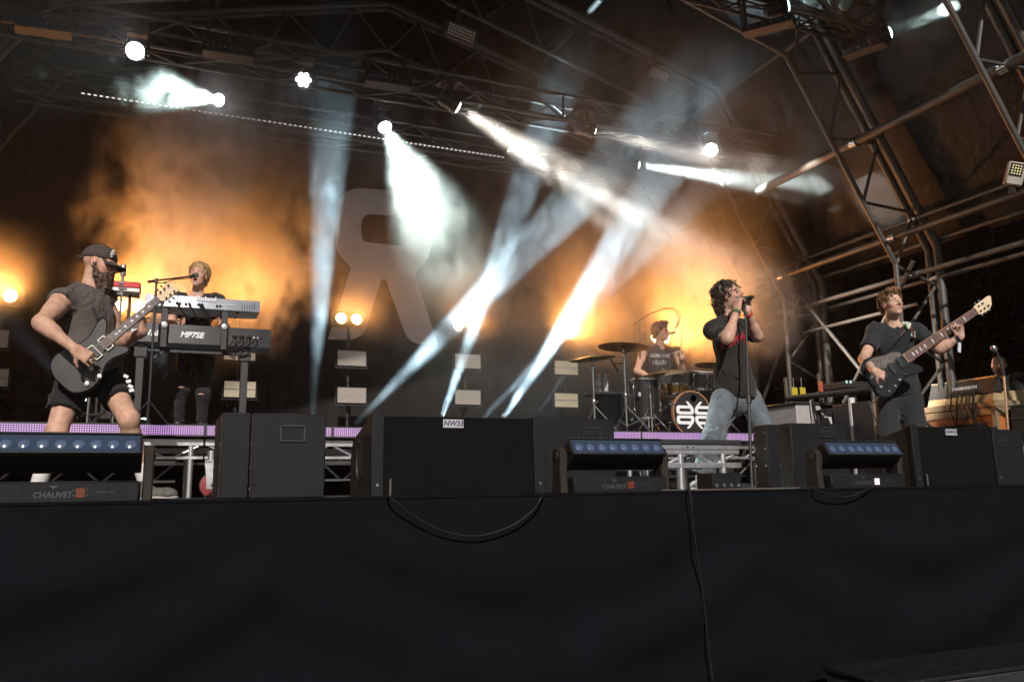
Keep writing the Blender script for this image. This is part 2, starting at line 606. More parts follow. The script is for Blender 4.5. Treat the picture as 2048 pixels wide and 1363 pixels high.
T2B, T2T = at(437, 239, 10.0).z, at(437, 187, 10.0).z
truss('lighting_truss', 'rear lighting truss with a dotted LED batten in front of the backdrop', -1.75, 8.0, 10.0, 10.3, T2B, T2T)
truss('lighting_truss', 'lighting truss farthest downstage, high above the bass player', -2.2, 7.6, 6.55, 6.85, 5.3, 5.6)

def moving_head(label, lens, target, rl, m_lens, hang=True, group=None, cells=0, base_z=None):
    """lens: world point of the lens centre; the head points at target"""
    lens, target = Vector(lens), Vector(target)
    d = (target - lens).normalized()
    L = rl * 2.6
    piv = lens - d * L * 0.55
    up = 1 if hang else -1
    bz = base_z if base_z is not None else piv.z + up * (rl * 2.3)
    t = thing('moving_head_light', label, 'stage light', (piv.x, piv.y, bz), group)
    M = frame(d)
    # base box
    MB().box((piv.x, piv.y, bz + up * rl * 0.45), (rl * 2.6, rl * 2.2, rl * 0.9), ch=rl * 0.12).build('base', M_blackp, t, world=True)
    # yoke: two arms at the sides of the head
    side = Vector((d.y, -d.x, 0))
    side = side.normalized() if side.length > 0.05 else Vector((1, 0, 0))
    y = MB()
    for s in (-1, 1):
        a = piv + side * s * rl * 1.25
        b = Vector((a.x, a.y, bz))
        y.box((a + b) / 2, (rl * 0.28, rl * 0.75, (a - b).length + rl * 0.5), Matrix.Rotation(math.atan2(side.y, side.x), 3, 'Z'), ch=rl * 0.06)
    a = Vector((piv.x, piv.y, bz))
    y.box(a, (rl * 2.8, rl * 0.8, rl * 0.22), Matrix.Rotation(math.atan2(side.y, side.x), 3, 'Z'), ch=rl * 0.05)
    y.build('yoke', M_blackp, t, world=True)
    c = lens - d * L
    h = MB().lathe([(rl * 0.45, -L * 0.12), (rl * 0.85, 0), (rl * 0.98, L * 0.3), (rl * 0.92, L * 0.6), (rl * 1.12, L * 0.8), (rl * 1.15, L * 0.99), (rl * 1.02, L * 1.0), (rl * 1.0, L * 0.95)], 24, M, c)
    hd = h.build('head', M_blackp, t, world=True)
    if cells:
        for k in range(7):
            a = 2 * math.pi * k / 6
            off = Vector((0, 0, 0)) if k == 6 else Vector((math.cos(a), math.sin(a), 0)) * rl * 0.64
            p = c + M @ (off + Vector((0, 0, L * 0.97)))
            MB().lathe([(rl * 0.29, 0), (rl * 0.27, rl * 0.07), (rl * 0.16, rl * 0.13), (0.0005, rl * 0.15)], 12, M, p).build('lens_cell', m_lens, hd, world=True)
    else:
        MB().lathe([(rl * 0.99, L * 0.955), (rl * 0.9, L * 0.985), (rl * 0.55, L * 0.99 + rl * .22), (0.0005, L * 0.99 + rl * .32)], 24, M, c).build('lens', m_lens, hd, world=True)
    return t

BLUE, TEAL, WHITE, WARM = (0.6, 0.86, 1.0), (0.75, 1.0, 0.95), (0.95, 0.98, 1.0), (1.0, 0.9, 0.78)
KB = 2.3
def lamp(label, src, tgt, rl, m, power, color, size, cells=0, hang=True, blend=0.3, group='moving heads on the lighting trusses', base_z=None):
    src, tgt = at(*src), at(*tgt)
    t = moving_head(label, src, tgt, rl, m, hang, group, cells, base_z)
    if power:
        d = (tgt - src).normalized()
        beam('spot', src + d * (0.03 + rl * .3), tgt, power * KB, color, size, blend, rl * 0.75, t)
    return t
lamp('glaring white wash lamp on the big truss above the guitarist', (270, 102, 8.3), (60, -80, 4.0), .085, M_lens_w, 200, WHITE, 16)
lamp('seven-cell wash lamp with separate round white lenses', (607, 160, 8.3), (590, 420, 4.0), .085, M_lens_w, 120, WHITE, 22, cells=1)
lamp('overexposed warm white lamp with a fat beam, on the big truss', (915, 215, 8.3), (1150, 360, 8.28), .085, M_lens_warm, 4800, WARM, 22, blend=1.0)
lamp('white lamp whose pale beam runs towards the bass player side', (1187, 262, 8.3), (1650, 370, 7.9), .085, M_lens_w, 4500, WARM, 11, blend=.6)
lamp('white lamp with a narrow oval lens, last on the big truss', (1422, 300, 8.3), (1180, 330, 3.5), .085, M_lens_w, 60, WHITE, 10)
lamp('unlit moving head with a dark teal lens', (80, 145, 9.6), (40, 300, 5), .075, M_lens_off, 0, WHITE, 10)
lamp('small bright lamp throwing a wide teal beam over the guitarist', (437, 200, 9.6), (60, 130, 7.4), .075, M_lens_w, 1200, TEAL, 24, blend=.8)
lamp('overexposed greenish white lamp pointing down in front of the letter', (770, 255, 9.6), (930, 560, 7.9), .085, M_lens_w, 4200, (0.82, 1.0, 0.93), 33, blend=1.0)
lamp('bright lamp on the rear truss with a narrow beam falling towards the drums', (1020, 295, 9.6), (1480, 540, 8.9), .075, M_lens_warm, 3000, (1.0, 0.97, 0.9), 10, blend=.6)
lamp('small lamp on the rear truss throwing a long teal beam to the arch', (1277, 330, 9.6), (1900, 420, 7.9), .07, M_lens_w, 11000, (0.85, 1.0, 0.97), 11, blend=.6)
lamp('teal lamp on the downstage truss next to an unlit lamp', (1575, 12, 6.3), (1990, -100, 5.0), .085, M_lens_teal, 3000, TEAL, 6)
lamp('teal lamp at the end of the downstage truss in front of the roof skin', (1780, 65, 6.3), (2110, -70, 5.0), .085, M_lens_teal, 3000, TEAL, 6)
lamp('unlit lamp between the two teal lamps', (1690, 8, 6.3), (1600, 200, 5.0), .085, M_lens_off, 0, TEAL, 5)

# beam lights standing on the riser behind the band
def floor_beam(label, src, tgt, power, size, color=BLUE):
    lamp(label, src, tgt, .05, M_lens_teal, power * 4.2, color, size, hang=False, group='beam lights standing on the riser', base_z=0.665)
BY = 10.2
floor_beam('beam light standing behind the tall sub speaker, shining nearly straight up', (624, 848, BY), (662, 250, 9.6), 3400, 9)
floor_beam('beam light standing behind the slanted cabinet, crossing the emblem leg', (700, 858, BY), (1190, 360, 8.6), 2700, 9)
floor_beam('beam light standing between two blinder stands, with a teal beam', (878, 850, BY), (1075, 300, 9.2), 2400, 8)
floor_beam('beam light standing beside the blinder stand by the drums, low slanted beam', (952, 850, BY), (1270, 520, 9.4), 1500, 6)
floor_beam('beam light standing beside the blinder stand by the drums, long steep beam', (998, 850, BY), (1420, 200, 8.2), 2500, 9.5)
floor_beam('faint beam light standing close to the drum riser edge', (1062, 846, BY), (1170, 690, 9.9), 250, 3)
floor_beam('faint beam light standing under the keyboards', (290, 838, 9.3), (330, 640, 9.2), 25, 30)
floor_beam('blue beam light standing behind the guitarist', (165, 800, 9.6), (-60, 560, 8.6), 700, 12, (0.5, 0.65, 1.0))

# ------------------------------------------------------------------ blinders on stands
ORANGE = (1.0, 0.36, 0.08)
def blinder(label, px, py, Y, power, pair=True):
    c = at(px, py, Y)
    t = thing('blinder_light', label, 'stage light', (c.x, c.y, c.z - .09), 'orange blinder lamps along the backdrop')
    MB().box((c.x, c.y + .08, c.z), (.46, .12, .2), ch=.015).build('housing', M_black, t, world=True)
    for s in (-1, 1):
        p = c + Vector((s * .1, 0, 0))
        MB().lathe([(.075, .03), (.085, 0.0), (.088, -.03), (.08, -.03)], 20, STAND, p, False).build('reflector_rim', M_black, t, world=True)
        MB().lathe([(.068, -.01), (.06, .012), (.03, .024), (.0005, .028)], 20, STAND, p).build('lamp', M_lens_org, t, world=True)
        if power:
            beam('bulb', p + Vector((0, -.06, 0)), p + Vector((0.0, -3, 0.7)), power * 0.55, ORANGE, 100, 1.0, .05, t)
    return t
for px, py, lab, pw in ((0, 590, 'orange blinder glowing at the stage edge beyond the guitarist', 260), (259, 613, 'orange blinder glaring behind the guitar neck', 520), (478, 622, 'orange blinder behind the keyboards', 260), (698, 637, 'pair of orange blinder lamps above two strobes at the foot of the emblem', 90), (930, 652, 'pair of orange blinder lamps crossed by the blue beam', 90), (1127, 667, 'pair of orange blinder lamps above lit strobes left of the drums', 400), (1320, 676, 'orange blinder glaring behind the drummer', 850)):
    blinder(lab, px, py, 10.5, pw)

# ------------------------------------------------------------------ gear along the front edge of the stage
M_cab = mat('cabinet_paint', (0.008, 0.008, 0.0105), 0.6, var=0.2, scale=16, bump=0.35, bscale=260, spec=0.22)
M_cab_lit = mat('cabinet_warm_lit', (0.022, 0.017, 0.014), 0.6, var=0.25, scale=16, bump=0.35, bscale=260, spec=0.25)  # same black paint, warm light on the sides put into its colour
M_grille = mat('grille_foam', (0.006, 0.006, 0.0065), 0.85, var=0.25, scale=6, bump=0.8, bscale=420, spec=0.1)
M_hole = mat('dark_recess', (0.006, 0.006, 0.006), 0.9, var=0)
M_badge = mat('badge_grey', (0.42, 0.42, 0.46), 0.4, var=0.1)
M_badge_ink = mat('badge_ink', (0.05, 0.05, 0.09), 0.5, var=0)
M_window = mat('bar_window', (0.03, 0.045, 0.075), 0.1, var=0.1, coat=1.0, spec=0.8)  # blue of the reflected sky put into the base colour
M_barlens = mat('bar_lens', (0.07, 0.10, 0.17), 0.22, var=0.1, coat=1.0)  # lens tint carries the sky's blue reflection too
M_print = mat('grey_print', (0.035, 0.035, 0.038), 0.6, var=0.05)
M_disp_off = mat('display_amber', (0.07, 0.016, 0.008), 0.3, var=0.2, emit=(1.0, 0.25, 0.08), es=0.06)
M_disp_on = mat('display_lit', (0.6, 0.5, 0.5), 0.3, var=0.2, emit=(1.0, 0.8, 0.85), es=0.9)

def box_part(t, name, lo, hi, m, ch=0.0, parent=None):
    c = (Vector(lo) + Vector(hi)) / 2
    s = Vector(hi) - Vector(lo)
    return MB().box(c, s, ch=ch).build(name, m, parent or t, world=True)

def tilt_bar(label, x0, x1, Y, disp, lit_from=0):
    """floor-standing tilting bar light: base with two arms, slanted head with eight lenses"""
    w = x1 - x0
    xc = (x0 + x1) / 2
    t = thing('tilting_bar_light', label, 'stage light', (xc, Y, 0), 'bar lights along the front edge')
    b = box_part(t, 'base', (x0 + .005, Y - .02, 0), (x1 - .005, Y + .16, .088), M_cab, .008)
    for fx in (.22, .78):
        box_part(t, 'panel_seam', (x0 + w * fx - .0015, Y - .0225, .006), (x0 + w * fx + .0015, Y - .0195, .084), M_hole, parent=b)
    text_mesh('lettering', 'CHAUVET', .030, STAND, (x0 + w * .42 - xc, -.0215, .036), M_print, b, bold=.0012)
    MB().prism([(-.016, .0), (.016, .0), (.0, -.014)], 0, .001, STAND, (x0 + w * .42, Y - .0205, .073)).build('logo_mark', M_print, b, world=True)
    box_part(t, 'display', (x0 + w * .565, Y - .0225, .026), (x0 + w * .625, Y - .0195, .062), disp, parent=b)
    for k in range(4):
        p = (x0 + w * (.55 if k % 2 else .64), Y - .022, .035 + .02 * (k // 2))
        MB().cyl(p, (p[0], p[1] + .004, p[2]), .004, n=8).build('button', M_print, b, world=True)
    for fx, fw in ((.70, .12), (.52, .02)):
        box_part(t, 'small_print', (x0 + w * fx, Y - .0215, .044), (x0 + w * (fx + fw), Y - .0197, .047), M_print, parent=b)
    # arms
    pz, py = .195, Y + .075
    prof = [(-.05, .0), (.06, .0), (.06, .06), (.05, .13), (.055, .2), (.03, .235), (-.02, .235), (-.05, .2), (-.04, .12)]
    Mx = Matrix(((0, 0, 1), (1, 0, 0), (0, 1, 0)))       # (profile y, profile z, extrude x)
    for s, xx in ((-1, x0), (1, x1)):
        MB().prism(prof, -.02, .02, Mx, (xx + s * .022, py, 0), ch=.006).build('side_arm', M_cab_lit, t, world=True)
        MB().cyl((xx + s * .040, py, pz), (xx + s * .047, py, pz), .02, n=14).build('pivot_cap', M_black, t, world=True)
    # head, tilted up
    Rt = Matrix.Rotation(R(-34), 3, 'X')
    H = [(-.075, -.045), (.03, -.055), (.085, -.03), (.085, .03), (.03, .055), (-.075, .045)]   # y (front negative), z
    c = Vector((xc, py - .01, pz))
    hm = MB().prism(H, -w / 2 + .006, w / 2 - .006, Rt @ Mx, c, ch=.004)
    hd = hm.build('head', M_cab, t, world=True)
    MB().box(c + Rt @ Vector((0, -.0765, 0)), (w - .03, .003, .078), Rt).build('window', M_window, hd, world=True)
    for k in range(8):
        xx = (k - 3.5) * (w - .075) / 7.35
        MB().lathe([(.023, 0), (.021, .004), (.012, .008), (.0005, .0095)], 16, Rt @ Matrix.Rotation(R(90), 3, 'X'), c + Rt @ Vector((xx, -.078, -.006))).build('lens', M_barlens, hd, world=True)
    MB().box(c + Rt @ Vector((0, -.074, .0475)), (w - .016, .02, .006), Rt).build('visor', M_black, hd, world=True)
    MB().box(c + Rt @ Vector((0, -.074, -.0475)), (w - .016, .02, .006), Rt).build('visor', M_black, hd, world=True)
    return t
tilt_bar('tilting bar light in front of the guitarist, its amber display unlit', at(-15, 858, 3.72).x, at(290, 858, 3.72).x, 3.72, M_disp_off)
tilt_bar('tilting bar light beside the wide grille cabinet and aluminium step', at(1140, 880, 3.72).x, at(1328, 880, 3.72).x, 3.72, M_disp_off)
tilt_bar('tilting bar light with a lit white display, in front of the slanted cabinet', at(1650, 880, 3.72).x, at(1800, 880, 3.72).x, 3.72, M_disp_on)

def handle_plate(t, x, Y, z, w=.12, h=.065):
    fr = MB()
    for s in (-1, 1):
        fr.box((x + s * w / 2, Y - .004, z), (.008, .01, h + .008))
        fr.box((x, Y - .004, z + s * h / 2), (w, .01, .008))
    f = fr.build('handle', M_black, t, world=True)
    MB().box((x, Y - .0005, z), (w - .006, .003, h - .006)).build('recess', M_hole, f, world=True)
    MB().box((x, Y - .004, z - h * .22), (w - .012, .006, h * .4)).build('grip', M_cab, f, world=True)

def cabinet(name, label, x0, x1, Y, depth, z1, handle=None, seam=True, side=M_cab_lit):
    t = thing(name, label, 'speaker', ((x0 + x1) / 2, Y, 0))
    box_part(t, 'body', (x0 + .004, Y, .006), (x1, Y + depth, z1), M_cab, .006)
    box_part(t, 'side_panel', (x0, Y + .004, .012), (x0 + .006, Y + depth - .004, z1 - .006), side)
    for k in range(4):
        zz = .05 + (z1 - .1) * k / 3
        for yy in (Y + .018, Y + depth - .018):
            MB().cyl((x0 - .003, yy, zz), (x0 + .002, yy, zz), .006, n=8).build('screw', M_steel, t, world=True)
    for sx in (x0 + .04, x1 - .04):
        box_part(t, 'foot', (sx - .02, Y + .02, 0), (sx + .02, Y + depth - .02, .007), M_rubber)
    if handle:
        handle_plate(t, *handle)
    return t
zt = at(548, 826, 4.2).z
cabinet('speaker_cabinet', 'narrow matt black sub speaker beside the wider one with a handle', at(444, 826, 4.2).x, at(504, 826, 4.2).x - .003, 4.2, .5, zt)
t = cabinet('speaker_cabinet', 'wide matt black sub speaker with a recessed handle, near the keyboards', at(505, 826, 4.2).x, at(653, 826, 4.2).x, 4.2, .5, zt, (at(585, 864, 4.2).x, 4.2, at(585, 866, 4.2).z, .115, .075))
for px in (491, 508):
    p = at(px, 962, 4.2)
    MB().box((p.x, 4.197, p.z), (.022, .004, .03)).build('socket', M_hole, t, world=True)
cabinet('speaker_cabinet', 'matt black sub speaker behind the wide grille cabinet, with a recessed handle', at(1078, 838, 4.3).x, at(1228, 838, 4.3).x, 4.3, .45, at(1150, 836, 4.3).z, (at(1182, 866, 4.3).x, 4.3, at(1182, 866, 4.3).z, .11, .06))
z2 = at(1600, 846, 4.3).z
cabinet('speaker_cabinet', 'slim black sub speaker with screwed side in warm-lit brown, next to the singer', at(1531, 850, 4.3).x, at(1556, 850, 4.3).x, 4.3, .13, z2 - .012)
cabinet('speaker_cabinet', 'slim wide black sub speaker with screwed side in warm-lit brown and recessed handle', at(1580, 850, 4.28).x, at(1692, 850, 4.28).x, 4.28, .13, z2, (at(1652, 864, 4.28).x, 4.28, at(1652, 864, 4.28).z, .12, .06))
cabinet('speaker_cabinet', 'black sub speaker with a small recessed handle at the end of the row', at(1993, 860, 4.02).x, at(2024, 860, 4.02).x + .1, 4.02, .4, at(2000, 858, 4.02).z, (at(2002, 882, 4.02).x, 4.02, at(2002, 882, 4.02).z, .085, .06))

def array_box(label, x0, x1, Y, z1, zr, depth):
    """line array cabinet laid on the stage: grille between two metal rails, sides sloping down to the back"""
    t = thing('line_array_cabinet', label, 'speaker', ((x0 + x1) / 2, Y, 0), 'grille cabinets on the stage edge')
    Mx = Matrix(((0, 0, 1), (1, 0, 0), (0, 1, 0)))
    prof = [(.02, .004), (depth, .004), (depth, zr - .09), (depth - .05, zr), (.02, z1)]
    MB().prism(prof, x0 + .004, x1 - .004, Mx, (0, Y, 0), ch=.004).build('body', M_cab_lit, t, world=True)
    rw = .062
    g = box_part(t, 'grille', (x0 + rw, Y, .01), (x1 - rw, Y + .03, z1 - .004), M_grille)
    n = 22
    for k in range(n):
        zz = .018 + (z1 - .03) * k / (n - 1)
        box_part(t, 'grille_bar', (x0 + rw + .002, Y - .0012, zz - .002), (x1 - rw - .002, Y - .0002, zz + .002), M_grille, parent=g)
    for xx in (x0, x1 - rw):
        rl = box_part(t, 'rail', (xx, Y - .014, .004), (xx + rw, Y + .022, z1 + .006), M_cab, .004)
        for zz in (.06, z1 * .5, z1 - .06):
            MB().cyl((xx + rw / 2, Y - .017, zz), (xx + rw / 2, Y - .012, zz), .007, n=10).build('bolt', M_steel if zz < .1 else M_hole, rl, world=True)
    xc = x0 + (x1 - x0) * .455
    MB().box((xc, Y - .006, z1 - .036), (.105, .004, .04)).build('badge', M_badge, t, world=True)
    text_mesh('badge_lettering', 'NW33', .036, STAND, (xc - t.location.x, -.0085, z1 - .036), M_badge_ink, t, bold=.001, shear=.15)
    # round side port
    pc = Vector((x0 + .003, Y + depth * .52, z1 * .46))
    MB().lathe([(.055, -.004), (.06, .004), (.048, .006), (.046, -.004)], 24, Matrix.Rotation(R(-90), 3, 'Y') @ Matrix.Diagonal((1.9, 1.0, 1.0)), pc, False).build('port_ring', M_black, t, world=True)
    MB().lathe([(.046, .0), (.001, .001)], 24, Matrix.Rotation(R(-90), 3, 'Y') @ Matrix.Diagonal((1.9, 1.0, 1.0)), pc + Vector((-.003, 0, 0))).build('port', M_hole, t, world=True)
    MB().tube([(x0 + rw + .03, Y - .02, .012), (x0 + rw + .03, Y - .02, .075), (x0 + rw + .035, Y - .01, .085)], .006, 8).build('locking_pin', M_alu_dull, t, world=True)
    return t
array_box('wide grille cabinet on the stage edge between the sub speaker and a bar light', at(742, 828, 3.86).x, at(1086, 830, 3.86).x, 3.86, at(900, 832, 3.86).z, at(704, 880, 4.3).z, .46)
array_box('grille cabinet on the stage edge in front of the bass player', at(1818, 850, 3.98).x, at(1992, 854, 3.98).x, 3.98, at(1900, 853, 3.98).z, at(1700, 886, 4.35).z, .4)

# aluminium step platform in front of the singer
def step_platform(label, x0, x1, Y, depth, ztop, zlow, legs):
    t = thing('aluminium_step', label, 'platform', ((x0 + x1) / 2, Y, 0))
    box_part(t, 'deck_board', (x0 - .02, Y - .01, ztop - .03), (x1 + .01, Y + depth, ztop), M_deck, .003)
    for yy in (Y, Y + depth - .05):
        f = box_part(t, 'top_rail', (x0, yy, ztop - .095), (x1, yy + .045, ztop - .031), M_alu, .004)
        box_part(t, 'groove', (x0 + .002, yy - .001, ztop - .066), (x1 - .002, yy + .002, ztop - .06), M_alu_dull, parent=f)
        box_part(t, 'lower_rail', (x0 - .02, yy, zlow - .018), (x1 + .012, yy + .04, zlow + .018), M_alu, .003)
        n = max(3, int((x1 - x0) / .17))
        for k in range(n):
            xa, xb = x0 + (x1 - x0) * (k + .1) / n, x0 + (x1 - x0) * (k + .9) / n
            za, zb = (zlow + .015, ztop - .09) if k % 2 else (ztop - .09, zlow + .015)
            bar('diagonal', (xa, yy + .02, za), (xb, yy + .02, zb), .011, M_alu, t, 8)
    for px in (.42, .47):
        xx = x0 + (x1 - x0) * px * 1.1
        MB().cyl((xx, Y - .002, ztop - .05), (xx, Y + .004, ztop - .05), .006, n=10).build('bolt_hole', M_hole, t, world=True)
    for xx in legs:
        for yy in (Y + .022, Y + depth - .028):
            bar('leg', (xx, yy, 0), (xx, yy, ztop - .09), .024, M_alu, t, 14)
    return t
YS = 4.55
step_platform('aluminium truss step platform beside the mic stand', at(1282, 890, YS).x, at(1478, 890, YS).x, YS, .5, at(1400, 879, YS).z, at(1400, 930, YS).z, (at(1362, 890, YS).x, at(1447, 890, YS).x))
YR = 4.75
step_platform('aluminium truss step platform at the far end of the speaker row', at(2024, 890, YR).x, at(2024, 890, YR).x + 1.2, YR, .5, at(2034, 884, YR).z, at(2034, 921, YR).z, (at(2040, 890, YR).x, at(2040, 890, YR).x + 1.0))

# cables on and over the edge
def sag_cable(label, pts, r=.008, name='cable', m=None):
    P = [Vector(p) for p in pts]
    out = []
    n = len(P)
    for i in range(n - 1):
        p0, p1, p2, p3 = P[max(i - 1, 0)], P[i], P[i + 1], P[min(i + 2, n - 1)]
        for k in range(8):
            u = k / 8
            out.append(0.5 * ((2 * p1) + (p2 - p0) * u + (2 * p0 - 5 * p1 + 4 * p2 - p3) * u * u + (3 * p1 - p0 - 3 * p2 + p3) * u ** 3))
    out.append(P[-1])
    o = MB().tube(out, r, 8).build(name, m or M_rubber)
    return tag(o, label, 'cable')
YC = EDGE - .085
on = lambda px, y: Vector((at(px, 980, y).x, y, .009))
sag_cable('black cable looping down over the stage skirt below the wide cabinet', [on(760, 3.8), on(772, 3.56), at(782, 996, YC), at(830, 1032, YC), at(890, 1062, YC), at(955, 1071, YC), at(1020, 1052, YC), at(1065, 1020, YC), at(1084, 992, YC), on(1088, 3.56), on(1092, 3.75)], .0042)
sag_cable('long black cable hanging straight down the stage skirt', [on(1320, 3.62), on(1365, 3.55), at(1380, 985, YC), at(1388, 1060, YC), at(1402, 1160, YC), at(1414, 1260, YC), at(1424, 1345, YC), at(1426, 1360, YC - .02)], .0038)
sag_cable('black cable drooping over the edge below the lit bar light', [on(1585, 3.6), on(1610, 3.56), at(1640, 982, YC), at(1690, 993, YC), at(1735, 978, YC), on(1757, 3.56), on(1790, 3.62)], .0042)
sag_cable('pale dusty cable lying along the edge by the mic stand', [on(1325, 3.68), on(1375, 3.6), on(1420, 3.57), on(1470, 3.60), on(1530, 3.62), on(1600, 3.60)], .010, m=mat('dusty_cable', (0.07, 0.055, 0.045), 0.7))
sag_cable('black cable lying behind the dusty one towards the lit bar light', [on(1440, 3.95), on(1490, 3.85), on(1545, 3.9), on(1600, 3.76), on(1635, 3.8)], .011)
sag_cable('thin black cable on the deck beside the narrow sub speaker', [on(300, 3.9), on(340, 3.75), on(390, 3.72), on(440, 3.8), on(470, 4.05)], .008)
# small stage box by the mic stand
t = thing('stage_box', 'small black junction box on the deck beside the mic stand', 'junction box', (at(1450, 960, 3.9).x, 3.9, 0))
x0, x1 = at(1424, 950, 3.9).x, at(1482, 950, 3.9).x
box_part(t, 'body', (x0, 3.9, 0), (x1, 4.05, at(1450, 945, 3.9).z), M_cab, .004)
for k in range(4):
    xx = x0 + (x1 - x0) * (k + .5) / 4
    MB().cyl((xx, 3.9, .035), (xx, 3.893, .035), .011, n=12).build('socket', M_steel, t, world=True)
box_part(t, 'tail_block', (x1 + .004, 3.93, 0), (x1 + .09, 4.0, .045), M_black, .006)
# dark case in the pit, at the foot of the skirt
t = thing('pit_step', 'low black case in the pit at the foot of the skirt', 'case', (4.0, 2.9, -1.5))
q = at(1720, 1362, 3.1)
box_part(t, 'body', (q.x - .02, 2.9, -1.5), (q.x + 2.2, 3.3, at(1900, 1345, 3.0).z), M_black, .01)
box_part(t, 'lid_edge', (q.x - .03, 2.89, at(1900, 1345, 3.0).z), (q.x + 2.21, 3.31, at(1900, 1345, 3.0).z + .02), M_cab, .005)

# ------------------------------------------------------------------ riser with LED edge
RF = 7.6
RT = at(360, 849, RF).z
def led_material():
    m = bpy.data.materials.new('led_pixels')
    m.use_nodes = True
    nt = m.node_tree
    b = nt.nodes['Principled BSDF']
    b.inputs['Base Color'].default_value = (0.03, 0.025, 0.035, 1)
    tc = nt.nodes.new('ShaderNodeTexCoord')
    v = nt.nodes.new('ShaderNodeTexVoronoi')
    v.inputs['Scale'].default_value = 56
    v.inputs['Randomness'].default_value = 0.0
    nt.links.new(tc.outputs['Object'], v.inputs['Vector'])
    r = nt.nodes.new('ShaderNodeMapRange')
    r.inputs[1].default_value, r.inputs[2].default_value = 0.62, 0.30
    r.inputs[3].default_value, r.inputs[4].default_value = 0.04, 1.0
    nt.links.new(v.outputs['Distance'], r.inputs[0])
    n = nt.nodes.new('ShaderNodeTexNoise')
    n.inputs['Scale'].default_value = 1.3
    nt.links.new(tc.outputs['Object'], n.inputs['Vector'])
    cr = nt.nodes.new('ShaderNodeValToRGB')
    cr.color_ramp.elements[0].position, cr.color_ramp.elements[0].color = 0.35, (0.42, 0.22, 0.62, 1)
    cr.color_ramp.elements[1].position, cr.color_ramp.elements[1].color = 0.65, (0.75, 0.42, 0.62, 1)
    nt.links.new(n.outputs[0], cr.inputs[0])
    nt.links.new(cr.outputs[0], b.inputs['Emission Color'])
    mu = nt.nodes.new('ShaderNodeMath')
    mu.operation = 'MULTIPLY'
    mu.inputs[1].default_value = 2.0
    nt.links.new(r.outputs[0], mu.inputs[0])
    nt.links.new(mu.outputs[0], b.inputs['Emission Strength'])
    m.cycles.emission_sampling = 'NONE'
    return m
M_led = led_material()
JX = at(411, 855, RF).x
JS = (at(1283, 870, RF).x - JX) / 4
ZL = at(360, 869, RF).z
names = ['guitarist', 'guitar neck', 'keyboards', 'keyboard stand post', 'slanted cabinet', 'emblem', 'drum riser end', 'floor tom', 'kick drum', 'singer', 'right rail']
for k in range(-3, 7):
    x0, x1 = JX + JS * k + .012, JX + JS * (k + 1) - .012
    lab = ['violet LED strip panel at the far end beside the guitarist', 'violet LED strip panel behind the legs of the guitarist', 'violet LED strip panel in front of the keyboard player', 'violet LED strip panel behind the tall sub speaker', 'violet LED strip panel next to the slanted cabinet side', 'violet LED strip panel hidden behind the wide grille cabinet', 'violet LED strip panel before the cymbal stand', 'violet LED strip panel under the kick drum', 'violet LED strip panel behind the legs of the singer', 'violet LED strip panel ending the riser edge'][k + 3]
    t = thing('led_strip', lab, 'LED panel', ((x0 + x1) / 2, RF, ZL), 'LED strip panels along the riser edge')
    box_part(t, 'frame', (x0 - .01, RF, ZL - .012), (x1 + .01, RF + .05, RT + .006), M_black)
    box_part(t, 'pixels', (x0, RF - .006, ZL), (x1, RF - .001, RT - .008), M_led)
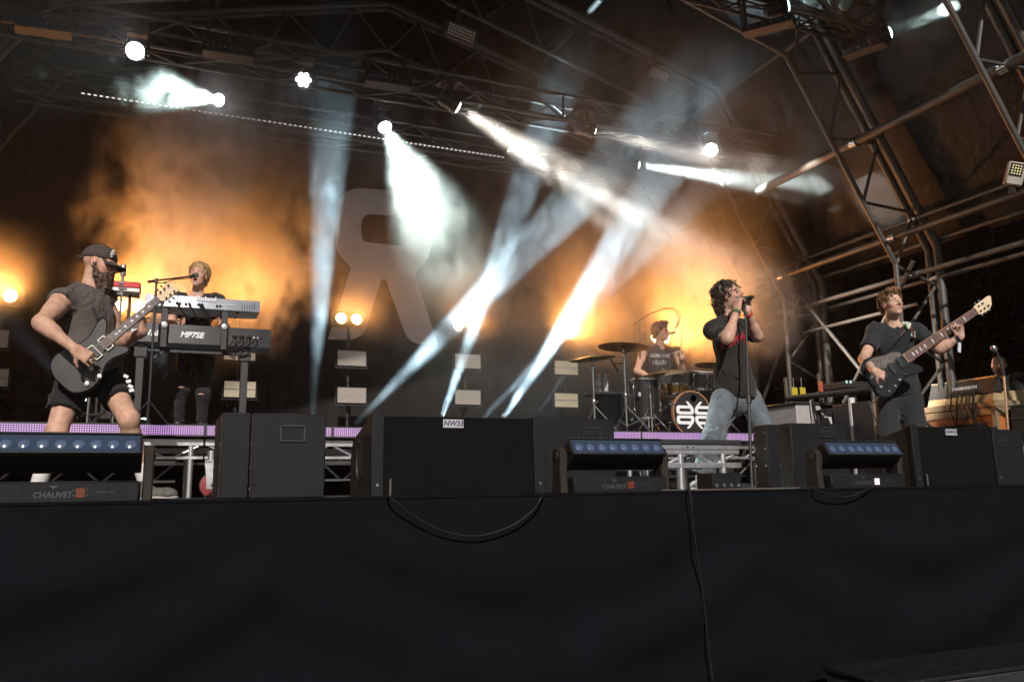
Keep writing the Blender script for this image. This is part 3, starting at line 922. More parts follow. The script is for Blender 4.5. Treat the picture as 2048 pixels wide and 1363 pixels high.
def riser_unit(k):
    x0, x1 = JX + 2 * JS * k + .006, JX + 2 * JS * (k + 1) - .006
    Y0, Y1 = RF + .052, 10.86
    lab = ['aluminium framed riser deck under the guitarist side', 'aluminium framed riser deck on castors under the keyboards', 'aluminium framed riser deck in front of the emblem', 'aluminium framed riser deck under the drum kit', 'aluminium framed riser deck ending beside the arch leg'][k + 2]
    t = thing('riser_deck', lab, 'riser', ((x0 + x1) / 2, Y0, 0), 'riser decks carrying keyboards and drums')
    box_part(t, 'deck_board', (x0, Y0, RT - .045), (x1, Y1, RT - .004), M_deck)
    zt_, zb_, zl_ = at(360, 876, RF).z, at(360, 890, RF).z, at(360, 914, RF).z
    for Y in (Y0 + .02, 9.2):
        box_part(t, 'top_rail', (x0, Y, zb_), (x1, Y + .05, zt_), M_alu, .004)
        box_part(t, 'lower_rail', (x0, Y, zl_ - .014), (x1, Y + .04, zl_ + .014), M_alu, .003)
        n = 8
        for j in range(n):
            xa, xb = x0 + (x1 - x0) * (j + .12) / n, x0 + (x1 - x0) * (j + .88) / n
            za, zb2 = (zl_, zb_) if j % 2 else (zb_, zl_)
            bar('diagonal', (xa, Y + .02, za), (xb, Y + .02, zb2), .011, M_alu, t, 8)
        for j in (2, 3, 5):
            xx = x0 + (x1 - x0) * (j + .47) / n
            MB().cyl((xx, Y - .002, (zt_ + zb_) / 2), (xx, Y + .003, (zt_ + zb_) / 2), .007, n=8).build('bolt_hole', M_hole, t, world=True)
    for xx in (x0 + .1, x1 - .1):
        for Y in (Y0 + .045, 9.22):
            bar('leg', (xx, Y, .0), (xx, Y, zb_), .025, M_alu, t, 12)
    # low stacked frame further back
    for xx in (x0 + .3,):
        box_part(t, 'low_rail', (xx, 8.4, .30), (x1 - .2, 8.45, .345), M_alu, .003)
        box_part(t, 'low_rail', (xx, 8.4, .14), (x1 - .2, 8.44, .165), M_alu, .003)
        for j in range(8):
            w = (x1 - .2 - xx) / 8
            za, zb2 = (.16, .31) if j % 2 else (.31, .16)
            bar('diagonal', (xx + w * (j + .1), 8.42, za), (xx + w * (j + .9), 8.42, zb2), .01, M_alu, t, 8)
    if k == -1:
        p = at(428, 962, 7.3)
        M_red = mat('castor_red', (0.22, 0.02, 0.025), 0.5)
        c = Vector((p.x, 7.5, .105))
        ca = MB().lathe([(.1, -.02), (.104, -.012), (.104, .012), (.1, .02), (.075, .024), (.03, .026), (.001, .027)], 28, Matrix.Rotation(R(90), 3, 'X') @ Matrix.Rotation(0, 3, 'Z'), c).build('castor_wheel', M_red, t, world=True)
        MB().lathe([(.108, -.018), (.108, .018), (.1, .021), (.1, -.021)], 28, Matrix.Rotation(R(90), 3, 'X'), c, False).build('tyre', M_rubber, t, world=True)
        f = MB()
        f.prism([(-.028, -.03), (.028, -.03), (.035, .1), (.05, .2), (-.05, .2), (-.035, .1)], -.034, -.028, STAND, c + Vector((-.02, 0, .0)))
        f.prism([(-.028, -.03), (.028, -.03), (.035, .1), (.05, .2), (-.05, .2), (-.035, .1)], .028, .034, STAND, c + Vector((-.02, 0, .0)))
        f.box(c + Vector((-.02, 0, .2)), (.1, .09, .012))
        f.build('castor_fork', M_alu, t, world=True)
        MB().cyl(c + Vector((0, -.045, 0)), c + Vector((0, .045, 0)), .014, n=10).build('axle', M_steel, t, world=True)
        bar('castor_post', c + Vector((-.02, 0, .2)), (c.x - .02, c.y, zb_ - .05), .03, M_alu, t, 12)
for k in range(-2, 3):
    riser_unit(k)

# ------------------------------------------------------------------ strobe stands along the backdrop
M_strobe = mat('strobe_panel', (0.27, 0.235, 0.21), 0.4, var=0.08, scale=30, emit=(1.0, 0.86, 0.74), es=0.03)
M_strobe_y = mat('strobe_panel_lit', (0.36, 0.31, 0.23), 0.4, var=0.08, scale=30, emit=(1.0, 0.84, 0.56), es=0.2)
def strobe(label, px, py, Y, m, w=.36, h=.19):
    c = at(px, py, Y)
    t = thing('strobe_light', label, 'stage light', (c.x, Y, c.z - h / 2), 'strobe panels on the blinder stands')
    box_part(t, 'housing', (c.x - w / 2 - .012, Y + .004, c.z - h / 2 - .012), (c.x + w / 2 + .012, Y + .1, c.z + h / 2 + .012), M_black, .006)
    for s in (0, 1):
        box_part(t, 'panel', (c.x - w / 2, Y, c.z - h / 2 + s * (h / 2 + .004)), (c.x + w / 2, Y + .006, c.z - .004 + s * (h / 2 + .004)), m)
    box_part(t, 'led_row', (c.x - w / 2, Y - .003, c.z - .007), (c.x + w / 2, Y + .003, c.z + .007), mat('strobe_tube', (.3, .28, .26), .3, var=0.1))
    for s in (-1, 1):
        box_part(t, 'bracket', (c.x + s * (w / 2 + .022) - .004, Y + .03, c.z - h / 2 - .02), (c.x + s * (w / 2 + .022) + .004, Y + .06, c.z + .02), M_black)
    box_part(t, 'yoke_bar', (c.x - w / 2 - .026, Y + .03, c.z - h / 2 - .03), (c.x + w / 2 + .026, Y + .06, c.z - h / 2 - .02), M_alu_dull)
SY = 10.42
for px, ps, labs, m in ((698, ((704, 716), (704, 790)), 'at the foot of the emblem', M_strobe), (930, ((936, 722), (936, 794)), 'crossed by a teal beam', M_strobe), (1127, ((1133, 735), (1133, 800)), 'left of the drum kit', M_strobe_y), (478, ((480, 704), (480, 778)), 'behind the keyboard stand', M_strobe_y), (0, ((-22, 676), (-22, 754)), 'beyond the guitarist', M_strobe), (250, ((236, 820), ), 'low behind the guitarist', M_strobe), (1320, ((1318, 810), ), 'behind the drummer', M_strobe)):
    for (qx, qy), w in zip(ps, ('upper', 'lower')):
        strobe('%s beige strobe panel on the stand %s' % (w if len(ps) > 1 else 'single', labs), qx, qy, SY, m)
    b = at(px, 640, 10.6)
    t = thing('light_stand', 'black stand holding blinder and strobe ' + labs, 'light stand', (b.x, 10.6, RT))
    bar('pole', (b.x, 10.6, RT), (b.x, 10.6, 2.2), .02, M_black, t, 12)
    box_part(t, 'base_plate', (b.x - .25, 10.4, RT - .004), (b.x + .25, 10.8, RT + .012), M_black)
    for (qx, qy) in ps:
        z = at(qx, qy, SY).z
        MB().tube([(b.x - .05, 10.58, z), (b.x - .12, 10.5, z - .14), (b.x - .06, 10.52, z - .26), (b.x, 10.585, z - .3)], .006, 6).build('cable', M_rubber, t, world=True)

# ------------------------------------------------------------------ keyboards
KY = 7.98
M_roland = mat('synth_silver', (0.30, 0.32, 0.36), 0.4, 0.35, var=0.1)
M_rolbot = mat('synth_underside', (0.42, 0.52, 0.60), 0.45, var=0.1)
M_kawai = mat('piano_black', (0.035, 0.033, 0.036), 0.5, var=0.15, bump=0.1)
M_keyw = mat('white_keys', (0.8, 0.79, 0.76), 0.3, var=0.02)
M_red_s = mat('synth_red', (0.55, 0.02, 0.03), 0.4, var=0.1)
M_knob = mat('knob', (0.6, 0.6, 0.6), 0.3, 0.5, var=0.05)
def keyboard(label, x0, x1, z0, z1, Y, depth, m, mb, extra):
    t = thing('stage_keyboard', label, 'keyboard', ((x0 + x1) / 2, Y, z0))
    Mx = Matrix(((0, 0, 1), (1, 0, 0), (0, 1, 0)))
    h = z1 - z0
    prof = [(0, .0), (depth, .0), (depth, h * .55), (depth * .55, h * .72), (depth * .45, h * 1.0), (0.01, h)]
    MB().prism(prof, x0, x1, Mx, (0, Y, z0), ch=.005).build('body', m, t, world=True)
    box_part(t, 'bottom_plate', (x0 + .01, Y + .02, z0 - .004), (x1 - .01, Y + depth - .02, z0 + .002), mb)
    n = 50
    for k in range(n):
        xa = x0 + .06 + (x1 - x0 - .12) * k / n
        box_part(t, 'key', (xa, Y + depth * .58, z0 + h * .64), (xa + (x1 - x0 - .12) / n - .002, Y + depth - .012, z0 + h * .74), M_keyw if k % 7 not in (1, 4) else M_kawai)
    for xx in (x0 + .2, x1 - .2):
        for yy in (Y + .06, Y + depth - .06):
            MB().cyl((xx, yy, z0 - .014), (xx, yy, z0), .016, n=10).build('foot', M_rubber, t, world=True)
    extra(t, x0, x1, z0, z1, Y)
    return t
def roland_extra(t, x0, x1, z0, z1, Y):
    p = at(413, 598, Y)
    text_mesh('lettering', 'Roland', .062, STAND, (p.x - t.location.x, -.003, p.z - z0), mat('pale_print', (.7, .72, .75), .5, var=0), t, bold=.0015)
    for px, py in ((354, 606), (360, 607), (372, 608), (380, 609), (397, 609), (401, 610), (434, 612), (440, 612)):
        q = at(px, py, Y)
        MB().cyl((q.x, Y + .001, q.z), (q.x, Y - .008, q.z), .011, n=10).build('socket', M_hole, t, world=True)
    for px in (444, 463):
        q = at(px, 610, Y)
        MB().box((q.x, Y - .001, q.z), (.06, .003, .014)).build('print_block', M_badge, t, world=True)
    for k in range(6):
        q = at(484 + k * 5, 614, Y)
        MB().box((q.x, Y - .001, q.z), (.004, .003, .05)).build('vent_slot', M_hole, t, world=True)
    for px, py in ((355, 606), (378, 608), (399, 609), (404, 609)):     # plugs
        q = at(px, py, Y)
        MB().tube([(q.x, Y - .005, q.z), (q.x, Y - .05, q.z), (q.x + .02, Y - .07, q.z - .05), (q.x + .1, Y - .03, q.z - .16)], .007, 7).build('jack_lead', M_rubber, t, world=True)
def kawai_extra(t, x0, x1, z0, z1, Y):
    p = at(384, 670, Y)
    text_mesh('lettering', 'MP7SE', .072, STAND, (p.x - t.location.x, -.003, p.z - z0), M_white, t, bold=.003, shear=.2)
    p = at(290, 665, Y)
    text_mesh('brand_lettering', 'KAWAI', .068, STAND, (p.x - t.location.x, -.003, p.z - z0), M_white, t, bold=.004)
    for k in range(9):
        q = at(466 + k * 7, 672 + k * .5, Y)
        MB().cyl((q.x, Y + .001, q.z), (q.x, Y - .006, q.z), .01, n=10).build('socket', M_knob if k in (6, 7) else M_hole, t, world=True)
    q0, q1 = at(462, 660, Y), at(535, 690, Y)
    for k in range(4):
        q = at(470 + k * 14, 672, Y)
        MB().tube([(q.x, Y - .004, q.z), (q.x, Y - .06, q.z - .01), (q.x - .03, Y - .07, q.z - .08), (q.x - .1 - .03 * k, Y - .03, q.z - .16)], .006, 7).build('jack_lead', M_rubber, t, world=True)
kz0, kz1 = at(543, 695, KY).z, at(543, 659, KY).z
keyboard('black stage piano with white lettering on its back, lower tier of the stand', at(212, 660, KY).x, at(543, 660, KY).x, kz0, kz1, KY, .34, M_kawai, M_rolbot, kawai_extra)
rz0, rz1 = at(520, 624, KY + .02).z, at(520, 602, KY + .02).z
keyboard('silver synthesizer with its back to the audience, upper tier of the stand', at(290, 592, KY + .02).x, at(521, 602, KY + .02).x, rz0, rz1, KY + .02, .36, M_roland, M_rolbot, roland_extra)
# red synth on the player's other side
t = thing('red_synth', 'small red synthesizer behind the silver one', 'keyboard', (at(240, 575, 8.4).x, 8.4, at(240, 580, 8.4).z))
a, b = at(196, 563, 8.42), at(281, 578, 8.42)
box_part(t, 'case', (a.x, 8.4, b.z), (b.x, 8.72, at(281, 565, 8.42).z), M_red_s, .012)
box_part(t, 'bottom_plate', (a.x + .01, 8.41, b.z - .03), (b.x - .01, 8.7, b.z + .001), M_keyw)
for s in (.15, .75):
    xx = a.x + (b.x - a.x) * s
    bar('stand_post', (xx, 8.55, RT), (xx, 8.55, b.z - .03), .014, M_black, t)
# keyboard stand
t = thing('keyboard_stand', 'black two-tier keyboard stand on square posts', 'keyboard stand', (at(390, 700, KY).x, KY, RT))
def post(px0, py0, px1, py1, w, Y, name):
    a, b = at(px0, py0, Y), at(px1, py1, Y)
    MB().box((a + b) / 2, (w, w, (a - b).length), frame(b - a), ch=.004).build(name, M_black, t, world=True)
YB = KY + .1
for px, pb in ((282, 283), (490, 489)):
    a = at(px, 694, YB)
    box_part(t, 'leg', (a.x - .033, YB - .025, RT), (a.x + .033, YB + .025, kz0 - .02), M_black, .004)
    box_part(t, 'foot_bar', (a.x - .03, YB - .3, RT - .004), (a.x + .03, YB + .35, RT + .03), M_black, .004)
    box_part(t, 'gusset', (a.x - .055, YB - .04, kz0 - .13), (a.x + .055, YB + .04, kz0 - .02), M_black, .004)
    box_part(t, 'cradle_arm', (a.x - .025, YB - .06, kz0 - .03), (a.x + .025, YB + .3, kz0 - .0145), M_black)
a, b = at(230, 700, YB), at(545, 700, YB)
box_part(t, 'cross_beam', (at(282, 694, YB).x, YB - .02, kz0 - .075), (at(490, 694, YB).x, YB + .02, kz0 - .03), M_black, .003)
for px in (329, 449):
    a = at(px, 640, KY - .03)
    box_part(t, 'tier_post', (a.x - .028, KY - .05, kz0 - .05), (a.x + .028, KY - .012, rz0 - .03), M_black, .004)
    box_part(t, 'tier_arm', (a.x - .024, KY - .05, rz0 - .03), (a.x + .024, KY + .34, rz0 - .0145), M_black, .003)
    q = at(px, 649 if px < 400 else 653, KY - .06)
    MB().lathe([(.026, 0), (.026, .012), (.012, .016), (.001, .016)], 16, STAND, (q.x, KY - .05, q.z)).build('tier_knob', M_knob, t, world=True)
    post(px + 1, 700, px - 22 if px < 400 else px + 22, 716, .03, KY + .02, 'brace')
# microphones on stands
M_mesh = mat('mic_mesh', (0.35, 0.35, 0.36), 0.35, 0.8, var=0.3, scale=200)
def mic_parts(t, tip, tail, body_m=None, r=.024):
    tip, tail = Vector(tip), Vector(tail)
    d = (tail - tip).normalized()
    L = (tail - tip).length
    M = frame(d)
    MB().lathe([(.001, 0), (r * .6, r * .15), (r * .95, r * .7), (r, r * 1.2), (r * .9, r * 1.9), (r * .75, r * 2.1)], 16, M, tip).build('mic_grille', M_mesh, t, world=True)
    MB().lathe([(r * .78, r * 2.0), (r * .72, r * 2.3), (r * .5, L * .96), (r * .42, L), (.001, L)], 16, M, tip).build('mic_body', body_m or M_blackp, t, world=True)
def stand_base(t, p, rad=.28):
    for k in range(3):
        a = 2 * math.pi * k / 3 + .5
        bar('leg', p + Vector((0, 0, .22)), p + Vector((math.cos(a) * rad, math.sin(a) * rad, .01)), .009, M_black, t, 8)
MY = 7.85
p0, pt = at(313, 845, MY), at(313, 566, MY)
base = Vector((pt.x, MY - .05, RT))
t = thing('microphone_stand', 'boom microphone stand reaching over the keyboards to the player', 'mic stand', base)
bar('pole', base, (pt.x, MY - .05, pt.z), .011, M_black, t)
stand_base(t, base, .2)
a, b = at(297, 563, MY - .05), at(383, 552, MY + .35)
bar('boom', a, b, .009, M_black, t)
bar('counterweight', a, a + (b - a) * .16, .014, M_black, t)
MB().box(at(313, 562, MY - .05), (.03, .04, .05), ch=.006).build('clutch', M_black, t, world=True)
MB().tube([a, a + (b - a) * .3 + Vector((0, 0, -.03)), a + (b - a) * .6 + Vector((0, 0, -.012)), b + Vector((0, 0, -.02))], .005, 6).build('cable', M_rubber, t, world=True)
mic = thing('microphone', 'silver-headed microphone at the mouth of the keyboard player', 'microphone', b)
mic_parts(mic, at(396, 549, MY + .4), at(380, 553, MY + .33), r=.026)
# condenser mic on a stand left of the red synth
q = at(246, 545, 8.05)
base = Vector((q.x, 8.05, RT))
t = thing('microphone_stand', 'upright stand with a chrome pencil microphone next to the red synth', 'mic stand', base)
bar('pole', base, q + Vector((0, 0, -.02)), .012, M_steel, t)
MB().lathe([(.024, -.03), (.026, 0), (.026, .06), (.018, .075), (.001, .078)], 14, None, q).build('capsule', M_mesh, t, world=True)
for k in range(3):
    z = q.z - .1 - .05 * k
    MB().box((q.x - .012 + .02 * (k % 2), 8.04, z), (.05 + .02 * (k % 2), .03, .022), ch=.004).build('clamp', M_steel, t, world=True)
stand_base(t, base, .24)
# chrome tripod seen between the guitarist's legs
base = Vector((at(174, 840, 8.2).x, 8.2, RT))
t = thing('chrome_tripod_stand', 'chrome tripod stand on the riser behind the legs of the guitarist', 'stand', base)
bar('pole', base + Vector((0, 0, .05)), base + Vector((0, 0, .75)), .017, M_steel, t, 12)
for k in range(3):
    a = 2 * math.pi * k / 3 + .2
    d = Vector((math.cos(a), math.sin(a), 0))
    MB().tube([base + Vector((0, 0, .34)), base + d * .08 + Vector((0, 0, .32)), base + d * .24 + Vector((0, 0, .02))], .01, 8).build('leg', M_steel, t, world=True)
    bar('strut', base + Vector((0, 0, .12)), base + d * .17 + Vector((0, 0, .15)), .007, M_steel, t, 8)

# ------------------------------------------------------------------ drum kit
M_shell = mat('drum_shell_black', (0.016, 0.014, 0.014), 0.22, var=0.2, coat=0.6)
M_hoopw = mat('hoop_wood', (0.42, 0.20, 0.09), 0.35, var=0.2, coat=0.5)
M_head = mat('drum_head_black', (0.02, 0.017, 0.018), 0.45, var=0.15)
M_headw = mat('drum_head_white', (0.7, 0.68, 0.64), 0.5, var=0.05)
M_cym = mat('cymbal_bronze', (0.46, 0.33, 0.13), 0.33, 0.9, var=0.2, scale=18)
M_snare = mat('snare_brass', (0.5, 0.33, 0.1), 0.3, 0.8, var=0.2)
DY = 8.35
kc = at(1384, 822, DY)
kr = (at(1384, 777, DY).z - at(1384, 868, DY).z) / 2
kc.z = RT + kr + .008
t = thing('kick_drum', 'black kick drum with wooden hoops and white four-part logo', 'kick drum', (kc.x, DY, RT), 'drum kit')
sh = MB().lathe([(kr * .955, .03), (kr * .955, .43)], 40, STAND.inverted() @ Matrix.Rotation(0, 3, 'X'), kc)
SB = Matrix.Rotation(R(-90), 3, 'X')          # local z -> +y (away from the audience)
MB().lathe([(kr * .95, .02), (kr * .95, .43)], 44, SB, kc).build('shell', M_shell, t, world=True)
for y in (0.0, .41):
    h = MB().lathe([(kr * .955, y - .006), (kr * 1.0, y - .006), (kr * 1.005, y + .002), (kr * 1.0, y + .04), (kr * .955, y + .04), (kr * .955, y - .006)], 44, SB, kc)
    h.build('hoop', M_hoopw, t, world=True)
fh = MB().lathe([(.001, .004), (kr * .95, .006)], 44, SB, kc).build('front_head', M_head, t, world=True)
MB().lathe([(.001, .44), (kr * .95, .438)], 44, SB, kc).build('batter_head', M_headw, t, world=True)
pc = at(1387, 796, DY)
MB().lathe([(.043, -.004), (.05, -.006), (.052, .002), (.043, .002)], 24, SB, pc, False).build('port_ring', M_blackp, fh, world=True)
MB().lathe([(.043, .0), (.001, .0)], 24, SB, pc).build('port_hole', mat('port_inside_lit', (.12, .05, .02), .8), fh, world=True)  # orange light inside the drum put into the disc's colour
for k in range(8):
    a = 2 * math.pi * (k + .5) / 8
    d = Vector((math.cos(a), 0, math.sin(a)))
    MB().box(kc + d * (kr * .99) + Vector((0, .12, 0)), (.02, .07, .02), Matrix.Rotation(-a, 3, 'Y'), ch=.003).build('lug', M_steel, t, world=True)
    bar('tension_rod', kc + d * (kr * 1.02) + Vector((0, -.004, 0)), kc + d * (kr * 1.0) + Vector((0, .12, 0)), .004, M_steel, t, 6)
    MB().box(kc + d * (kr * 1.015) + Vector((0, -.008, 0)), (.03, .012, .02), Matrix.Rotation(-a, 3, 'Y'), ch=.003).build('claw', M_steel, t, world=True)
for s in (-1, 1):
    bar('spur', kc + Vector((s * kr * .9, .1, -kr * .35)), Vector((kc.x + s * kr * 1.25, DY + .0, RT + .01)), .009, M_steel, t, 8)
lc = at(1389, 829.5, DY)
def glyph(sx, sz):
    ring = round_poly([(-.257, .006), (-.007, .006), (-.007, .085, .05), (-.085, .163, .002), (-.122, .163, .002), (-.076, .113, .01), (-.257, .113)], .045)
    hole = round_poly([(-.212, .041), (-.052, .041), (-.052, .077), (-.212, .077)], .016)
    f = lambda P: [(p[0] * sx, p[1] * sz) for p in P]
    return f(ring), f(hole)
for sx in (1, -1):
    for sz in (1, -1):
        g, h = glyph(sx, sz)
        o = curve_prism('logo_glyph', g, [h], STAND, (0, 0, 0), M_white, fh, .0012)
        o.location = Vector((lc.x, DY - .0005, lc.z)) - t.location

def drum(label, px, ptop, pbot, Y, r, m, tilt=0, legs=False, mount=None):
    a, b = at(px, ptop, Y), at(px, pbot, Y)
    t = thing('drum', label, 'drum', (b.x, Y, b.z if not legs else RT), 'drum kit')
    h = a.z - b.z
    M = Matrix.Rotation(R(tilt), 3, 'X')
    c = Vector((a.x, Y, b.z))
    shl = MB().lathe([(r, .01), (r, h - .01)], 32, M, c).build('shell', m, t, world=True)
    for z in (0, h):
        MB().lathe([(r, z - .015), (r * 1.05, z - .015), (r * 1.06, z), (r * 1.05, z + .015), (r * 1.0, z + .015), (r, z - .015)], 32, M, c).build('hoop', M_steel, t, world=True)
    MB().lathe([(.001, h + .006), (r, h + .005)], 32, M, c).build('top_head', M_headw, t, world=True)
    MB().lathe([(.001, -.006), (r, -.005)], 32, M, c).build('bottom_head', M_headw, t, world=True)
    for k in range(6):
        q = 2 * math.pi * (k + .3) / 6
        d = Vector((math.cos(q), math.sin(q), 0))
        for zz in (h * .22, h * .78):
            MB().box(c + M @ (d * (r + .01) + Vector((0, 0, zz))), (.02, .02, .05), M @ Matrix.Rotation(q, 3, 'Z'), ch=.004).build('lug', M_steel, shl, world=True)
        bar('tension_rod', c + M @ (d * r * 1.04 + Vector((0, 0, -.01))), c + M @ (d * r * 1.04 + Vector((0, 0, h + .01))), .004, M_steel, shl, 6)
        if legs and k % 2 == 0:
            bar('leg', c + d * (r + .03) + Vector((0, 0, h * .6)), Vector((c.x, c.y, RT + .008)) + d * (r + .05), .009, M_steel, t, 8)
            MB().sphere(Vector((c.x, c.y, RT + .015)) + d * (r + .05), .016).build('rubber_foot', M_rubber, t, world=True)
    if mount:
        bar('mount_post', c + M @ Vector((0, 0, .02)), mount, .014, M_steel, t, 10)
    if legs:
        q = at(1279, 788, Y - r)
        MB().box((q.x, Y - r * 1.0 - .002, q.z), (.035, .006, .05), ch=.002).build('badge', M_badge, t, world=True)
    return t
drum('black floor tom on three chrome legs beside the kick drum', 1287, 760, 838, 8.75, .185, M_shell, legs=True)
drum('black rack tom mounted above the kick drum', 1400, 745, 776, 8.5, .15, M_shell, 12, mount=Vector((kc.x + .02, DY + .25, kc.z + kr * .9)))
s_ = drum('brass snare drum in front of the seated drummer', 1349, 768, 788, 9.0, .175, M_snare, 6)
q = at(1349, 788, 9.0)
for k in range(3):
    a = 2 * math.pi * k / 3
    bar('stand_leg', (q.x, 9.0, RT + .25), (q.x + .22 * math.cos(a), 9.0 + .22 * math.sin(a), RT + .01), .009, M_steel, s_, 8)
bar('stand_post', (q.x, 9.0, RT + .2), (q.x, 9.0, q.z), .014, M_steel, s_, 8)

def cymbal_stand(label, px, py, Y, rad, tilt, tiltaxis, base_px=None, tripod=True, boom=None):
    c = at(px, py, Y)
    bx = at(base_px, 840, Y).x if base_px else c.x
    base = Vector((bx, Y, RT))
    t = thing('cymbal', label, 'cymbal', base, 'drum kit')
    M = Matrix.Rotation(R(tilt), 3, tiltaxis)
    pr = [(.008, .026), (.04, .024), (.055, .014), (.07, .008), (rad * .6, .0), (rad, -.022)]
    pr2 = [(r, z - .0022) for r, z in pr[::-1]]
    MB().lathe(pr + pr2, 48, M, c).build('cymbal_plate', M_cym, t, world=True)
    MB().cyl(c + Vector((0, 0, -.03)), c + Vector((0, 0, .05)), .006, n=8).build('spindle', M_steel, t, world=True)
    MB().cyl(c + Vector((0, 0, .026)), c + Vector((0, 0, .042)), .016, n=12).build('wing_nut', M_steel, t, world=True)
    MB().cyl(c + Vector((0, 0, -.03)), c + Vector((0, 0, -.012)), .02, n=12).build('felt', M_blackp, t, world=True)
    top = c + Vector((0, 0, -.03))
    knee = Vector((bx, Y, c.z - (.12 if not base_px else .14)))
    bar('upper_tube', top, knee, .0095, M_steel, t)
    zs = [RT + .12, RT + (knee.z - RT) * .5, knee.z]
    bar('lower_tube', (bx, Y, zs[0]), (bx, Y, zs[1]), .016, M_steel, t, 12)
    bar('middle_tube', (bx, Y, zs[1]), (bx, Y, zs[2]), .0125, M_steel, t, 12)
    for z in zs[1:]:
        MB().lathe([(.022, -.03), (.026, -.02), (.026, .02), (.02, .03)], 14, None, (bx, Y, z)).build('clamp', M_steel, t, world=True)
        MB().box((bx + .035, Y - .005, z), (.04, .014, .02), ch=.004).build('wing_screw', M_steel, t, world=True)
    if tripod:
        for k in range(3):
            a = 2 * math.pi * k / 3 - .5
            d = Vector((math.cos(a), math.sin(a), 0))
            bar('tripod_leg', base + Vector((0, 0, .36)), base + d * .3 + Vector((0, 0, .012)), .009, M_steel, t, 8)
            bar('tripod_strut', base + Vector((0, 0, .12)), base + d * .17 + Vector((0, 0, .19)), .007, M_steel, t, 8)
            MB().sphere(base + d * .3 + Vector((0, 0, .016)), .017).build('rubber_foot', M_rubber, t, world=True)
    return t
cymbal_stand('crash cymbal lowest at the side, above two water bottles', 1185, 714, 8.45, .27, -6, 'Y')
cymbal_stand('crash cymbal on the chrome stand between the bottles and floor tom', 1247, 690, 8.35, .30, 4, 'Y')
cymbal_stand('ride cymbal tilted in front of the chest of the drummer', 1327, 744, 8.6, .33, -7, 'Y', base_px=1297)
cymbal_stand('small crash cymbal partly behind the singer', 1424, 727, 8.7, .22, 5, 'Y', base_px=1440)
# mics around the kit
t = thing('microphone', 'slim black drum microphone angled under the crash cymbal', 'microphone', at(1231, 735, 8.6))
mic_parts(t, at(1238, 746, 8.6), at(1221, 717, 8.55), r=.017)
bar('clip_arm', at(1229, 727, 8.56), at(1247, 725, 8.4), .006, M_black, t, 8)
DM = 8.95
t = thing('microphone_stand', 'tall boom stand arching a microphone over to the drummer', 'mic stand', Vector((at(1278, 700, DM).x, DM + .3, RT)))
b0 = Vector((at(1278, 690, DM + .3).x, DM + .3, RT))
bar('pole', b0, at(1278, 645, DM + .3), .011, M_black, t)
stand_base(t, b0)
pts = [at(*q) for q in ((1266, 650, DM + .3), (1280, 640, DM + .25), (1300, 627, DM + .1), (1322, 619, DM), (1340, 617, DM - .02), (1352, 622, DM - .05), (1358, 634, DM - .05), (1355, 648, DM - .05), (1350, 657, DM - .05))]
MB().tube(pts, [.013, .01, .009, .008, .008, .008, .008, .009, .01], 8).build('boom', M_black, t, world=True)
MB().tube([p + Vector((.03, 0, .02)) for p in pts[3:]], .005, 6).build('cable', M_rubber, t, world=True)
t = thing('microphone', 'black microphone hanging from the arched boom before the drummer', 'microphone', at(1344, 666, DM - .05))
mic_parts(t, at(1336, 667, DM - .05), at(1351, 664, DM - .05), r=.022)
# side table with two bottles
TY = 8.75
a, b = at(1183, 792, TY), at(1236, 790, TY)
t = thing('side_table', 'small black tray table beside the drum kit, draped in dark cloth', 'table', ((a.x + b.x) / 2, TY, RT))
ztab = at(1205, 784, TY).z
box_part(t, 'tray', (a.x, TY - .12, ztab - .04), (b.x, TY + .2, ztab), M_black, .008)
MB().prism(round_poly([(-.12, -.36), (.13, -.34), (.16, 0), (-.14, 0)], .04), -.09, .12, STAND, ((a.x + b.x) / 2 + .05, TY + .03, ztab - .035), ch=.01).build('cloth', M_cloth, t, world=True)
bar('post', ((a.x + b.x) / 2 - .02, TY, RT), ((a.x + b.x) / 2 - .02, TY, ztab - .04), .018, M_black, t)
M_bottle = mat('water_bottle', (0.75, 0.78, 0.8), 0.15, var=0.05, trans=0.55)
M_blabel = mat('bottle_label', (0.45, 0.5, 0.45), 0.5, var=0.3, scale=60)
for px, lab in ((1198, 'water bottle standing closer to the low crash cymbal pole'), (1212, 'water bottle standing nearer the floor tom')):
    q = at(px, 784, TY)
    t = thing('water_bottle', lab, 'bottle', (q.x, TY, ztab), 'bottles on the side table')
    MB().lathe([(.026, 0), (.03, .006), (.03, .05), (.027, .06), (.03, .07), (.03, .13), (.027, .15), (.014, .185), (.012, .2)], 18, None, (q.x, TY, ztab)).build('body', M_bottle, t, world=True)
    MB().lathe([(.0145, .195), (.0145, .215), (.001, .216)], 14, None, (q.x, TY, ztab)).build('cap', M_white, t, world=True)
    MB().lathe([(.0305, .075), (.0305, .12)], 18, None, (q.x, TY, ztab)).build('label', M_blabel, t, world=True)

# ------------------------------------------------------------------ monitor desk in the wing
DX = 8.75
M_desk = mat('desk_black', (0.02, 0.018, 0.017), 0.45, var=0.2)
M_brass = mat('desk_panel', (0.5, 0.38, 0.2), 0.45, 0.4, var=0.2)
M_case = mat('flight_case_orange', (0.38, 0.12, 0.03), 0.5, var=0.25)
M_edge = mat('flight_case_edge', (0.42, 0.31, 0.19), 0.4, 0.6, var=0.15)
A1, A2 = atx(1852, 773, DX), atx(1981, 755, DX)
y_far, y_near = A1.y, A2.y
dz = lambda px, py: atx(px, py, DX).z
t = thing('mixing_desk', 'large black mixing desk with a lettered hood on a flight case', 'mixing desk', (DX + .4, (y_far + y_near) / 2, 0))
Z = [dz(1981, 755), dz(1981, 783), dz(1985, 800), dz(1985, 812), dz(1985, 828), 0.02]
Yx = Matrix(((1, 0, 0), (0, 0, 1), (0, 1, 0)))       # (profile x, profile z, extrude y)
